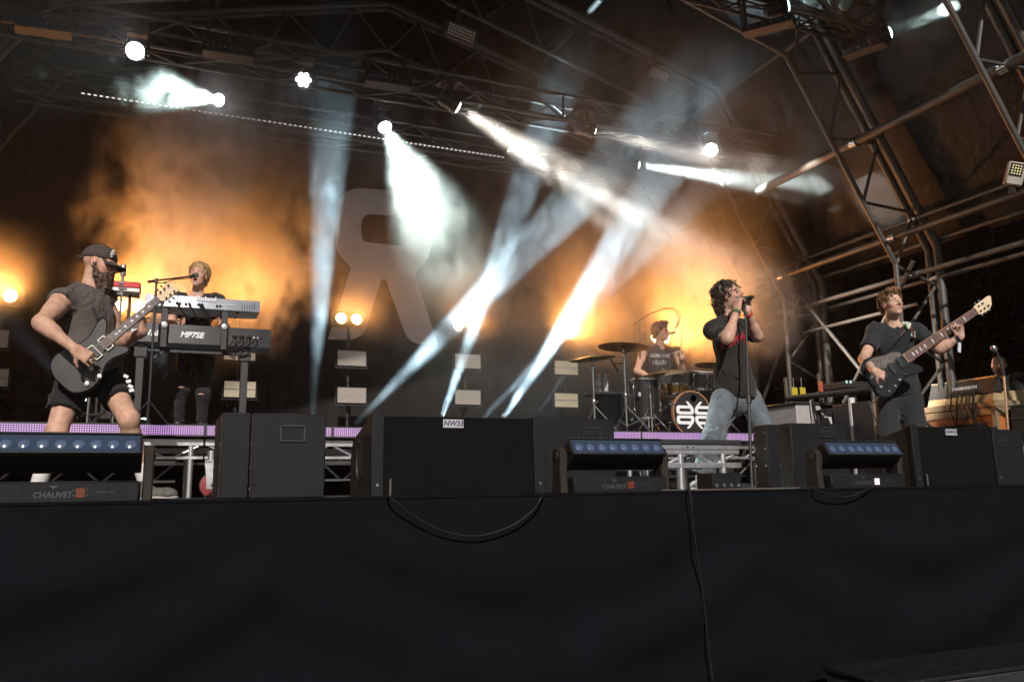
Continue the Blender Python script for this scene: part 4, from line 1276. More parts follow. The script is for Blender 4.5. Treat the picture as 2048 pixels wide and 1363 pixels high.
def run(name, prof, m, y0=None, y1=None):
    return MB().prism(prof[::-1], (y0 if y0 is not None else y_near), (y1 if y1 is not None else y_far), Yx, (0, 0, 0), ch=.004).build(name, m, t, world=True)
hood = run('hood', [(DX + .02, Z[1] - .01), (DX + .16, Z[1] - .01), (DX + .16, Z[0] + .02), (DX + .10, Z[0] + .02)], M_desk)
run('hood_edge', [(DX + .095, Z[0] + .018), (DX + .165, Z[0] + .018), (DX + .165, Z[0] + .032), (DX + .095, Z[0] + .032)], M_edge)
run('panel', [(DX - .01, Z[2]), (DX + .8, Z[2]), (DX + .8, Z[1] + .06), (DX + .03, Z[1] - .008)], M_brass)
run('case_rim', [(DX - .04, Z[3]), (DX + .84, Z[3]), (DX + .84, Z[2] - .001), (DX - .04, Z[2] - .001)], M_edge, y_near - .04, y_far + .04)
run('case_rim', [(DX - .035, Z[4]), (DX + .835, Z[4]), (DX + .835, Z[3] - .012), (DX - .035, Z[3] - .012)], M_edge, y_near - .035, y_far + .035)
run('case_body', [(DX - .02, .12), (DX + .82, .12), (DX + .82, Z[4] - .001), (DX - .02, Z[4] - .001)], M_case, y_near - .02, y_far + .02)
for k in range(3):
    ya = y_near + (y_far - y_near) * (.06 + .33 * k)
    MB().box((DX - .021, ya + .26, Z[4] - .2), (.006, .44, .22)).build('case_slot', M_hole, t, world=True)
for y in (y_near - .028, y_far + .028):
    MB().box((DX - .03, y, Z[4] / 2 + .06), (.05, .05, Z[4] - .12)).build('case_corner', M_edge, t, world=True)
for y in (y_near + .1, y_far - .1):
    for x in (DX + .08, DX + .7):
        MB().cyl((x - .02, y, .06), (x + .02, y, .06), .06, n=16).build('castor', M_rubber, t, world=True)
for k in range(14):
    MB().cyl((DX + .1, y_near + .06 + (y_far - y_near - .12) * k / 13, Z[0] + .03), (DX + .1, y_near + .06 + (y_far - y_near - .12) * k / 13, Z[0] + .042), .006, n=8).build('hood_stud', M_steel, hood, world=True)
p = atx(1917, 779, DX)
nrm_tilt = Matrix(((0, 0, -1), (-1, 0, 0), (0, 1, 0)))    # lettering faces -x, reads along -y
text_mesh('lettering', 'ALLEN&HEATH', .062, nrm_tilt, Vector((DX + .055, p.y, (Z[0] + Z[1]) / 2)) - t.location, M_white, hood, bold=.003, spacing=.95)
for k in range(9):
    y = y_near + .15 + (y_far - y_near - .3) * rnd.random()
    MB().tube([(DX + .05, y, Z[1] + .01), (DX - .03, y + .02, Z[1] + .03), (DX - .06, y + .04, Z[3]), (DX - .05, y + .1 * rnd.uniform(-1, 1), Z[4] - .15), (DX - .05, y + .15 * rnd.uniform(-1, 1), .05)], .008, 6).build('cable', M_rubber, t, world=True)
    MB().cyl((DX + .12 + .03 * (k % 3), y, Z[1]), (DX + .12 + .03 * (k % 3), y, Z[1] + .045), .016, n=8).build('connector', M_knob, t, world=True)
# black flight case beside the desk, toward the audience
t = thing('flight_case', 'black flight case with silver edges next to the mixing desk', 'case', (DX + .9, y_near - .5, 0))
z = at(2030, 806, y_near - .3).z
box_part(t, 'body', (DX + .12, y_near - .75, .1), (DX + 1.6, y_near - .1, z), M_black, .006)
for zz in (z - .14, z):
    box_part(t, 'edge', (DX + .11, y_near - .76, zz - .016), (DX + 1.61, y_near - .09, zz), M_alu_dull)
for k in range(4):
    MB().cyl((DX + .2 + 1.2 * (k % 2), y_near - .66 + .45 * (k // 2), .05), (DX + .24 + 1.2 * (k % 2), y_near - .66 + .45 * (k // 2), .05), .05, n=12).build('castor', M_rubber, t, world=True)
# talkback mic in the wing
q = at(1986, 693, 5.2)
base = Vector((at(2016, 900, 5.2).x, 5.2, 0))
t = thing('microphone_stand', 'mic stand rising in front of the crew member at the desk', 'mic stand', base)
kz = at(2008, 752, 5.2)
bar('pole', base, kz, .011, M_edge, t)
MB().tube([kz, at(2005, 738, 5.2), at(1998, 718, 5.2), at(1991, 703, 5.2)], .012, 8).build('boom', M_black, t, world=True)
stand_base(t, base)
t = thing('microphone', 'round-headed microphone before the crew member', 'microphone', q)
mic_parts(t, at(1984, 691, 5.2), at(1996, 711, 5.2), r=.028)

# ------------------------------------------------------------------ clutter behind the slim subs
GY = 7.3
M_grey = mat('grey_case', (0.34, 0.32, 0.32), 0.55, var=0.15)
M_yel = mat('yellow_notice', (0.42, 0.33, 0.02), 0.5, var=0.1)
M_org = mat('orange_panel', (0.36, 0.08, 0.045), 0.5, var=0.15)
t = thing('power_rack', 'pale grey power rack with cables behind the slim sub speakers', 'equipment rack', (at(1625, 850, GY).x, GY, 0))
a, b, c = at(1592, 808, GY), at(1642, 808, GY), at(1693, 806, GY + .25)
box_part(t, 'body', (a.x, GY, .05), (b.x, GY + .6, a.z), M_grey, .01)
box_part(t, 'side_cabinet', (b.x + .005, GY + .1, .05), (c.x, GY + .6, a.z - .02), mat('grey_case_light', (.42, .4, .42), .5), .01)
box_part(t, 'lid', (a.x - .02, GY - .02, a.z), (c.x, GY + .62, a.z + .03), M_black, .006)
q = at(1652, 823, GY + .1)
MB().box((q.x, GY + .098, q.z), (.09, .006, .1)).build('control_panel', M_black, t, world=True)
for s in (.5, 1):
    MB().box((q.x + .02, GY + .093, q.z - .04 + .04 * s), (.02, .004, .015)).build('switch', M_white, t, world=True)
for px in (1620, 1624, 1628):
    e = at(px, 800, GY - .02)
    MB().tube([e, e + Vector((.0, -.01, -.15)), e + Vector((.02 + .02 * (px % 3), -.01, -.4)), (e.x + .05, GY - .03, .03)], .008, 6).build('cable', M_rubber if px != 1620 else M_grey, t, world=True)
for k in range(2):
    q0 = at(1584 + k * 16, 774, 7.6)
    t = thing('notice_board', 'yellow notice panel %s on the side rail' % ('nearer the backdrop' if k == 0 else 'nearer the orange panel'), 'notice', (q0.x, 7.6, q0.z))
    w = at(1595, 774, 7.6).x - at(1584, 774, 7.6).x
    box_part(t, 'board', (q0.x, 7.6, at(1590, 791, 7.6).z), (q0.x + w, 7.612, q0.z), M_yel, .002)
    bar('hanger', (q0.x + w / 2, 7.62, q0.z - .05), (q0.x + w / 2, 7.62, q0.z + .12), .006, M_steel, t, 8)
q0, q1 = at(1637, 762, 7.5), at(1647, 783, 7.5)
t = thing('warning_panel', 'orange warning panel fixed to an arch leg', 'sign', (q0.x, 7.5, q1.z))
box_part(t, 'board', (q0.x, 7.5, q1.z), (q1.x, 7.515, q0.z), M_org, .002)
bar('post', (q0.x + .04, 7.53, 0), (q0.x + .04, 7.53, q0.z + .1), .02, M_alu_dull, t, 10)
t = thing('guard_rail', 'dark level guard rail above the power rack', 'rail', (at(1570, 790, 7.7).x, 7.7, 0))
a, b = at(1574, 797, 7.7), at(1745, 778, 6.6)
bar('top_bar', a, b, .035, M_desk, t)
bar('post', (a.x, a.y, 0), (a.x, a.y, a.z + .25), .022, M_alu_dull, t)
bar('post', (b.x, b.y, 0), (b.x, b.y, b.z), .022, M_alu_dull, t)
bar('mid_bar', (a.x, a.y, .45), (b.x, b.y, .45), .02, M_desk, t)
# upright white bracket and laptop shelf
q = at(1702, 795, 6.6)
t = thing('white_bracket_stand', 'white upright bracket stand with clamps beside the black shelf', 'stand', (q.x, 6.6, 0))
box_part(t, 'upright', (q.x - .03, 6.58, .0), (q.x + .03, 6.62, q.z), mat('white_metal', (.6, .58, .58), .45), .004)
for py in (812, 828, 842):
    e = at(1708, py, 6.6)
    MB().box((e.x, 6.59, e.z), (.07, .05, .035), ch=.006).build('clamp', MATS['white_metal'], t, world=True)
box_part(t, 'base', (q.x - .2, 6.4, .0), (q.x + .25, 6.8, .03), MATS['white_metal'], .004)
q0, q1 = at(1668, 815, 7.0), at(1696, 813, 7.0)
t = thing('black_shelf', 'small black shelf table with a white edge', 'table', (q0.x, 7.0, 0))
box_part(t, 'top', (q0.x, 6.95, q0.z - .025), (q1.x + .06, 7.3, q0.z), M_black, .003)
box_part(t, 'front_edge', (q0.x, 6.944, q0.z - .02), (q1.x + .06, 6.9495, q0.z - .004), MATS['white_metal'])
for x in (q0.x + .02, q1.x + .03):
    bar('leg', (x, 6.98, 0), (x, 6.98, q0.z - .025), .012, M_black, t, 8)
    bar('leg', (x, 7.27, 0), (x, 7.27, q0.z - .025), .012, M_black, t, 8)
box_part(t, 'lower_shelf', (q0.x + .03, 6.96, .3), (q1.x + .03, 7.28, .42), M_black, .004)
# gold edged tall case next to the bass player
q0, q1 = at(1744, 800, 6.3), at(1775, 795, 6.3)
t = thing('amplifier_rack', 'tall amplifier rack with brass coloured edges behind the bass player', 'equipment rack', (q0.x, 6.3, 0))
box_part(t, 'body', (q0.x, 6.3, .05), (q1.x + .3, 6.85, q0.z), M_black, .006)
for (x0_, x1_) in ((q0.x - .004, q0.x + .03), (q0.x + .09, q0.x + .12)):
    box_part(t, 'edge', (x0_, 6.288, .06), (x1_, 6.301, q0.z - .02 - (x0_ > q0.x) * .06), M_edge)
box_part(t, 'edge', (q0.x, 6.286, q0.z - .03), (q1.x + .3, 6.298, q0.z + .004), M_edge)
box_part(t, 'inner_edge', (q0.x + .09, 6.289, q0.z - .1), (q1.x + .2, 6.2985, q0.z - .075), M_edge)
# dark rack unit shelf with two small lights, mid air on the side rail
q0, q1 = at(1686, 762, 7.0), at(1748, 768, 6.7)
t = thing('rack_unit', 'dark rack unit with two small pale indicator lights on the side rail', 'equipment rack', (q0.x, 7.0, q1.z))
box_part(t, 'body', (q0.x, 6.95, at(1686, 775, 7).z), (q0.x + .5, 7.3, q0.z), M_black, .006)
for k in range(2):
    e = at(1694 + 8 * k, 763, 6.94)
    MB().box((e.x, 6.946, e.z), (.022, .006, .03)).build('indicator', mat('pale_lamp', (.3, .5, .45), .3, emit=(.6, 1, .9), es=.5, var=0), t, world=True)
bar('support', (q0.x + .25, 7.1, 0), (q0.x + .25, 7.1, at(1686, 775, 7).z), .02, M_black, t)

# ------------------------------------------------------------------ LED bars, matrix panels and floodlight overhead
def hung_bar(label, pa, pb, h, nlens, truss_z):
    a, b = Vector(pa), Vector(pb)
    d = (b - a)
    c = (a + b) / 2
    X = d.normalized()
    M = Matrix((X, Vector((0, 0, 1)).cross(X) * 1.0, Vector((0, 0, 1)))).transposed() @ Matrix.Rotation(R(-20), 3, 'X')
    t = thing('led_bar', label, 'stage light', c, 'unlit LED bars on the trusses')
    MB().box(c, (d.length, .12, h), M, ch=.008).build('housing', M_black, t, world=True)
    MB().box(c + M @ Vector((0, -.062, -.0)), (d.length * .96, .004, h * .7), M).build('window', mat('dark_window', (.03, .025, .022), .2, var=.1), t, world=True)
    for k in range(nlens):
        p = c + M @ Vector(((k - (nlens - 1) / 2) * d.length * .9 / nlens, -.066, 0))
        MB().lathe([(.02, 0), (.017, .005), (.0005, .008)], 12, M @ Matrix.Rotation(R(90), 3, 'X'), p).build('lens', M_barlens, t, world=True)
    for s in (-.4, .4):
        p = c + X * d.length * s
        MB().box((p.x, p.y + .05, (p.z + truss_z) / 2), (.03, .03, abs(truss_z - p.z) + .02)).build('hanger', M_black, t, world=True)
    return t
for a, b, lab in (((30, 48), (146, 64), 'unlit LED bar on the big truss above the guitarist'), ((404, 97), (506, 113), 'unlit LED bar on the big truss between two wash lamps'), ((728, 158), (822, 172), 'unlit LED bar on the big truss left of the overexposed warm lamp')):
    hung_bar(lab, at(a[0], a[1], 8.6), at(b[0], b[1], 8.6), .15, 8, T1T)
hung_bar('unlit LED bar slanting below the teal lamp', at(1488, 66, 6.6), at(1590, 40, 6.1), .1, 6, 5.3)
hung_bar('unlit LED bar at the end of the downstage truss', at(1690, 112, 6.9), at(1775, 82, 6.3), .1, 6, 5.3)
M_matrix = mat('matrix_lens', (0.5, 0.42, 0.36), 0.2, var=0.1, coat=0.8)
def matrix_panel(label, px, py, Y, w, rows, cols):
    c = at(px, py, Y)
    t = thing('matrix_light', label, 'stage light', c, 'unlit matrix lamps under the roof')
    M = Matrix.Rotation(R(12), 3, 'Y') @ Matrix.Rotation(R(28), 3, 'X')
    h = w * rows / cols
    MB().box(c, (w + .05, .1, h + .05), M, ch=.01).build('housing', M_black, t, world=True)
    for i in range(cols):
        for j in range(rows):
            p = c + M @ Vector(((i - (cols - 1) / 2) * w / cols, -.052, (j - (rows - 1) / 2) * h / rows))
            MB().lathe([(w / cols * .44, 0), (w / cols * .38, .005), (.0004, .009)], 10, M @ Matrix.Rotation(R(90), 3, 'X'), p).build('lens', M_matrix, t, world=True)
    MB().box(c + Vector((0, .06, .2)), (.04, .03, .35)).build('hanger', M_black, t, world=True)
    for s in (-1, 1):
        MB().box(c + M @ Vector((s * (w / 2 + .035), .02, 0)), (.015, .06, .12), M).build('bracket', M_black, t, world=True)
matrix_panel('unlit matrix lamp of round lenses, high above the big truss', 921, 67, 7.6, .30, 4, 10)
matrix_panel('unlit matrix lamp of round lenses, fainter in the smoke near the arch', 1315, 149, 8.6, .27, 4, 10)
# dotted batten on the rear truss
YB2 = 9.95
a, b = at(160, 186, YB2), at(1010, 325, YB2)
b.z = a.z
t = thing('led_batten', 'thin batten of small white dots along the rear truss', 'stage light', a)
bar('rail', a + Vector((0, .02, 0)), b + Vector((0, .02, 0)), .012, M_black, t)
n = 84
for k in range(n):
    p = a + (b - a) * ((k + .5) / n)
    if k < 300:
        MB().box(p, (.032, .012, .012)).build('dot', mat('dot_lamp', (.8, .8, .8), .4, var=0, emit=(1, .95, .9), es=.9), t, world=True)
# small floodlight on the purlin
c = at(2030, 348, 5.0)
t = thing('floodlight', 'small grey floodlight with sixteen cells on a purlin tube', 'floodlight', c)
M_fl = mat('flood_grey', (0.34, 0.31, 0.27), 0.5, var=0.15)
M = Matrix.Rotation(R(-30), 3, 'Z') @ Matrix.Rotation(R(14), 3, 'Y') @ Matrix.Rotation(R(15), 3, 'X')
MB().box(c, (.16, .07, .22), M, ch=.012).build('housing', M_fl, t, world=True)
MB().box(c + M @ Vector((-.01, -.0365, .035)), (.115, .004, .12), M).build('window', M_hole, t, world=True)
for i in range(4):
    for j in range(4):
        p = c + M @ Vector((-.01 + (i - 1.5) * .024, -.041, .035 + (j - 1.5) * .025))
        MB().box(p, (.014, .005, .014), M, ch=.002).build('cell', mat('flood_cell', (.8, .7, .35), .4, var=.1, emit=(1, .85, .4), es=.25), t, world=True)
MB().box(c + Vector((0, .05, -.12)), (.03, .05, .12)).build('bracket', M_black, t, world=True)

# ------------------------------------------------------------------ people: distance-field bodies meshed as one surface
NP = lambda v: np.array(v, dtype=np.float32)
class Field:
    """smooth union of capsules and ellipsoids on a grid; mesh() gives one continuous surface"""
    def __init__(self):
        self.p = []
    def cap(self, a, b, ra, rb=None, k=.03, op='u'):
        self.p.append(('c', NP(a), NP(b), ra, ra if rb is None else rb, k, op)); return self
    def ell(self, c, r, M=None, k=.03, op='u'):
        M = np.eye(3, dtype=np.float32) if M is None else np.array([list(q) for q in M], dtype=np.float32)
        self.p.append(('e', NP(c), NP(r), M, None, k, op)); return self
    def plane(self, p, n, c=None, rad=None):
        self.p.append(('p', NP(p), NP(Vector(n).normalized()), c, rad, 0, 'x')); return self
    def mesh(self, h, wrinkle=None):
        lo, hi = NP([1e9] * 3), NP([-1e9] * 3)
        for q in self.p:
            if q[6] != 'u': continue
            if q[0] == 'c':
                m = max(q[3], q[4])
                lo = np.minimum(lo, np.minimum(q[1], q[2]) - m); hi = np.maximum(hi, np.maximum(q[1], q[2]) + m)
            else:
                m = q[2].max()
                lo = np.minimum(lo, q[1] - m); hi = np.maximum(hi, q[1] + m)
        lo -= .04; hi += .04
        n = np.ceil((hi - lo) / h).astype(int) + 1
        F = np.full(n, .05, dtype=np.float32)
        ax = [lo[i] + h * np.arange(n[i], dtype=np.float32) for i in range(3)]
        for q in self.p:
            if q[0] == 'p':
                if q[3] is not None:
                    b0, b1 = NP(q[3]) - q[4], NP(q[3]) + q[4]
                else:
                    b0, b1 = lo, hi
            elif q[0] == 'c':
                m = max(q[3], q[4]) + .055 + q[5]
                b0, b1 = np.minimum(q[1], q[2]) - m, np.maximum(q[1], q[2]) + m
            else:
                m = q[2].max() + .055 + q[5]
                b0, b1 = q[1] - m, q[1] + m
            i0 = np.clip(np.floor((b0 - lo) / h).astype(int), 0, n); i1 = np.clip(np.ceil((b1 - lo) / h).astype(int) + 1, 0, n)
            if (i1 <= i0).any(): continue
            sl = tuple(slice(i0[i], i1[i]) for i in range(3))
            X = ax[0][sl[0]][:, None, None]; Y = ax[1][sl[1]][None, :, None]; Z = ax[2][sl[2]][None, None, :]
            if q[0] == 'c':
                a, b = q[1], q[2]
                d = b - a
                L2 = max(float(d @ d), 1e-9)
                t = np.clip(((X - a[0]) * d[0] + (Y - a[1]) * d[1] + (Z - a[2]) * d[2]) / L2, 0, 1)
                D = np.sqrt((X - a[0] - t * d[0]) ** 2 + (Y - a[1] - t * d[1]) ** 2 + (Z - a[2] - t * d[2]) ** 2) - (q[3] + (q[4] - q[3]) * t)
            elif q[0] == 'e':
                M, r = q[3], q[2]
                x, y, z = X - q[1][0], Y - q[1][1], Z - q[1][2]
                u = [M[0][i] * x + M[1][i] * y + M[2][i] * z for i in range(3)]
                k0 = np.sqrt(sum((u[i] / r[i]) ** 2 for i in range(3)))
                k1 = np.sqrt(sum((u[i] / r[i] ** 2) ** 2 for i in range(3))) + 1e-6
                D = k0 * (k0 - 1) / k1
            else:
                D = (X - q[1][0]) * q[2][0] + (Y - q[1][1]) * q[2][1] + (Z - q[1][2]) * q[2][2]
            G = F[sl]
            k = q[5]
            if q[6] == 'u':
                w = np.maximum(k - np.abs(G - D), 0)
                F[sl] = np.minimum(G, D) - w * w / (4 * k)
            elif q[6] == 's':
                D = -D
                w = np.maximum(k - np.abs(G - D), 0)
                F[sl] = np.maximum(G, D) + w * w / (4 * k)
            else:
                if q[3] is not None:
                    c = NP(q[3])
                    inside = ((X - c[0]) ** 2 + (Y - c[1]) ** 2 + (Z - c[2]) ** 2) < q[4] ** 2
                    F[sl] = np.where(inside, np.maximum(G, D), G)
                else:
                    F[sl] = np.maximum(G, D)
        if wrinkle is not None:
            X, Y, Z = np.meshgrid(*ax, indexing='ij', sparse=True)
            F = F + wrinkle(X, Y, Z).astype(np.float32)
        return surface_net(F, lo, h)

def surface_net(F, lo, h):
    S_ = F < 0
    c = [S_[i:F.shape[0] - 1 + i, j:F.shape[1] - 1 + j, k:F.shape[2] - 1 + k] for i in (0, 1) for j in (0, 1) for k in (0, 1)]
    cnt = sum(q.astype(np.int8) for q in c)
    act = (cnt > 0) & (cnt < 8)
    I = np.argwhere(act)
    idx = np.full(act.shape, -1, dtype=np.int64)
    idx[act] = np.arange(len(I))
    off = np.array([(i, j, k) for i in (0, 1) for j in (0, 1) for k in (0, 1)])
    V = np.stack([F[I[:, 0] + o[0], I[:, 1] + o[1], I[:, 2] + o[2]] for o in off], 1)
    acc = np.zeros((len(I), 3)); num = np.zeros(len(I))
    for a in range(8):
        for b in range(a + 1, 8):
            if np.abs(off[a] - off[b]).sum() != 1: continue
            m = (V[:, a] < 0) != (V[:, b] < 0)
            t = V[m, a] / (V[m, a] - V[m, b])
            acc[m] += off[a] + (off[b] - off[a]) * t[:, None]
            num[m] += 1
    P = lo + h * (I + acc / num[:, None])
    faces = []
    for axx in range(3):
        s0 = [slice(None)] * 3; s1 = [slice(None)] * 3
        s0[axx] = slice(0, -1); s1[axx] = slice(1, None)
        A, B = S_[tuple(s0)], S_[tuple(s1)]
        E_ = np.argwhere(A != B)
        u, v = [(1, 2), (2, 0), (0, 1)][axx]
        ok = (E_[:, u] > 0) & (E_[:, v] > 0) & (E_[:, u] < F.shape[u] - 1) & (E_[:, v] < F.shape[v] - 1)
        E_ = E_[ok]
        def cell(du, dv):
            q = E_.copy(); q[:, u] -= du; q[:, v] -= dv
            return idx[q[:, 0], q[:, 1], q[:, 2]]
        Q = np.stack([cell(1, 1), cell(0, 1), cell(0, 0), cell(1, 0)], 1)
        flip = ~A[E_[:, 0], E_[:, 1], E_[:, 2]]
        Q[flip] = Q[flip][:, ::-1]
        faces.append(Q)
    return P, np.concatenate(faces)

def np_mesh(name, P, Q, org, m, parent, colors=None):
    me = bpy.data.meshes.new(name)
    me.vertices.add(len(P))
    me.vertices.foreach_set('co', (P - np.array(org)).astype(np.float32).ravel())
    me.loops.add(len(Q) * 4)
    me.loops.foreach_set('vertex_index', Q.astype(np.int32).ravel())
    me.polygons.add(len(Q))
    me.polygons.foreach_set('loop_start', np.arange(0, len(Q) * 4, 4, dtype=np.int32))
    me.polygons.foreach_set('loop_total', np.full(len(Q), 4, dtype=np.int32))
    me.polygons.foreach_set('use_smooth', np.ones(len(Q), dtype=bool))
    me.update(calc_edges=True)
    me.validate()
    if colors is not None:
        a = me.color_attributes.new('Col', 'FLOAT_COLOR', 'POINT')
        a.data.foreach_set('color', np.concatenate([colors, np.ones((len(P), 1))], 1).astype(np.float32).ravel())
    return link_obj(name, me, m, parent)

def folds(seed, amp=.006, freq=26.0, stretch=(1, 1, .45), ridge=True):
    """creases: warped waves with sharp crests, strongest in patches"""
    r = np.random.RandomState(seed)
    T = []
    for i in range(8):
        d = r.normal(size=3) * np.array(stretch); d /= np.linalg.norm(d)
        e = r.normal(size=3); e /= np.linalg.norm(e)
        f = freq * r.uniform(.6, 2.2)
        T.append((d * f, e * f * .4, r.uniform(0, 6.28), amp * r.uniform(.5, 1.0) * (freq / f) ** .6, r.normal(size=3) * 4.0))
    def w(X, Y, Z):
        s = 0
        for d, e, p, a, g in T:
            q = np.sin(d[0] * X + d[1] * Y + d[2] * Z + p + 1.7 * np.sin(e[0] * X + e[1] * Y + e[2] * Z + p * 2))
            if ridge:
                q = 1 - 2 * np.sqrt(np.abs(q) + .02)
                q = q * np.clip(.5 + .8 * np.sin(g[0] * X + g[1] * Y + g[2] * Z + p * 3), 0, 1)
            s = s - a * q
        return np.clip(s * .6, -.02, .012) if ridge else s * .6
    return w

def skin_material(name):
    m = bpy.data.materials.new(name)
    m.use_nodes = True
    nt = m.node_tree
    b = nt.nodes['Principled BSDF']
    at_ = nt.nodes.new('ShaderNodeVertexColor')
    at_.layer_name = 'Col'
    tc = nt.nodes.new('ShaderNodeTexCoord')
    n = nt.nodes.new('ShaderNodeTexNoise')
    n.inputs['Scale'].default_value = 28
    n.inputs['Detail'].default_value = 5
    nt.links.new(tc.outputs['Object'], n.inputs['Vector'])
    r = nt.nodes.new('ShaderNodeMapRange')
    r.inputs[1].default_value, r.inputs[2].default_value, r.inputs[3].default_value, r.inputs[4].default_value = .3, .7, .78, 1.16
    nt.links.new(n.outputs[0], r.inputs[0])
    mx = nt.nodes.new('ShaderNodeVectorMath')
    mx.operation = 'SCALE'
    nt.links.new(at_.outputs[0], mx.inputs[0])
    nt.links.new(r.outputs[0], mx.inputs['Scale'])
    nt.links.new(mx.outputs[0], b.inputs['Base Color'])
    b.inputs['Roughness'].default_value = .55
    b.inputs['Specular IOR Level'].default_value = .3
    return m
M_skin = skin_material('skin')
def cloth_mat(name, c, var=.2, scale=6, rough=.92, bump=.25):
    m = mat(name, c, rough, var=var, scale=scale, bump=bump, bscale=90, spec=.2, sheen=.1)
    nt = m.node_tree                      # second, broader relief: soft creases
    bp = [n for n in nt.nodes if n.type == 'BUMP'][0]
    tc = [n for n in nt.nodes if n.type == 'TEX_COORD'][0]
    n = nt.nodes.new('ShaderNodeTexNoise')
    n.inputs['Scale'].default_value = 11
    n.inputs['Detail'].default_value = 3
    n.inputs['Distortion'].default_value = 1.6
    nt.links.new(tc.outputs['Object'], n.inputs['Vector'])
    b2 = nt.nodes.new('ShaderNodeBump')
    b2.inputs['Strength'].default_value = .55
    b2.inputs['Distance'].default_value = .03
    nt.links.new(n.outputs[0], b2.inputs['Height'])
    nt.links.new(b2.outputs[0], bp.inputs['Normal'])
    return m

def basis(f, u):
    f = Vector(f).normalized(); u = Vector(u)
    l = u.cross(f).normalized()
    u = f.cross(l).normalized()
    return Matrix((f, l, u)).transposed()      # columns: forward, left, up

def head_prims(F, c, B, mouth=0.0, k=.016, s=1.0):
    q = lambda x, y, z: c + B @ (Vector((x, y, z)) * s)
    F.ell(q(-.014, 0, .034), (.098 * s, .077 * s, .088 * s), B, .02)
    F.ell(q(.028, 0, -.028), (.064 * s, .063 * s, .088 * s), B, .03)
    F.ell(q(.026, 0, -.074 - .012 * mouth), (.062 * s, .052 * s, .042 * s), B, .03)
    F.ell(q(.074, 0, -.098 - .018 * mouth), (.022 * s, .026 * s, .018 * s), B, .025)
    for y in (-1, 1):
        F.ell(q(.056, y * .041, -.018), (.028 * s, .024 * s, .024 * s), B, .02)
        F.cap(q(.086, y * .014, .026), q(.07, y * .048, .024), .013 * s, .011 * s, .016)
        F.ell(q(-.006, y * .079, -.006), (.02 * s, .009 * s, .033 * s), B, .01)
        F.ell(q(.002, y * .089, -.004), (.009 * s, .008 * s, .017 * s), B, .008, 's')
        F.ell(q(.102, y * .031, .004), (.016 * s, .019 * s, .012 * s), B, .014, 's')
        F.ell(q(.079, y * .031, .003), (.014 * s, .0155 * s, .0115 * s), B, .004)
        F.cap(q(.098, y * .013, -.027), q(.092, y * .014, -.028), .0095 * s, .0095 * s, .01)
    F.cap(q(.09, 0, .018), q(.116, 0, -.02), .009 * s, .0135 * s, .014)
    F.cap(q(.116, 0, -.022), q(.098, 0, -.03), .011 * s, .009 * s, .01)
    for y in (-1, 1):
        F.cap(q(.1, 0, -.05), q(.086, y * .024, -.055), .0075 * s, .005 * s, .008)
        F.cap(q(.097, 0, -.066 - .03 * mouth), q(.084, y * .022, -.06 - .02 * mouth), .0085 * s, .005 * s, .008)
    if mouth > 0:
        F.ell(q(.1, 0, -.057 - .014 * mouth), (.035 * s, .019 * s, (.006 + .013 * mouth) * s), B, .006, 's')
    else:
        F.cap(q(.108, .016, -.058), q(.108, -.016, -.058), .004 * s, .004 * s, .005, 's')
    return q

def hand_prims(F, w, d, n, thumb_side, curls, spread=.0, k=.008, s=1.0, thumb=None):
    """w wrist, d direction of the hand, n palm side, thumb_side +1/-1 picks d x n"""
    d = Vector(d).normalized()
    n = Vector(n); n = (n - d * n.dot(d)).normalized()
    t = d.cross(n).normalized() * thumb_side
    w = Vector(w)
    for off in (.031, .011, -.011, -.031):
        F.cap(w + d * .012 * s + t * off * .7 * s, w + d * .085 * s + t * off * s, .0155 * s, .0125 * s, .02)
    L = (.072, .082, .076, .058)
    for i, off in enumerate((.037, .0125, -.0125, -.036)):
        p = w + d * .088 * s + t * off * s
        ang = 0
        dd = (d + t * off * spread * 8).normalized()
        c = curls[i] if isinstance(curls[0], (tuple, list)) else curls
        r = .0084 if i < 3 else .0076
        for sg, (fr, cu) in enumerate(zip((.45, .31, .24), c)):
            ang += R(cu)
            v = dd * math.cos(ang) + n * math.sin(ang)
            e = p + v * L[i] * fr * s
            F.cap(p, e, r * s, (r - .0007) * s, .003)
            p = e; r -= .0008
    th = thumb or (.55, .7, .45)
    p = w + d * .025 * s + t * .028 * s
    v = (d * th[0] + t * th[1] + n * th[2]).normalized()
    e = p + v * .042 * s
    F.cap(p, e, .014 * s, .0115 * s, .014)
    v2 = (v + d * .5 + n * .35).normalized()
    F.cap(e, e + v2 * .032 * s, .011 * s, .0085 * s, .006)

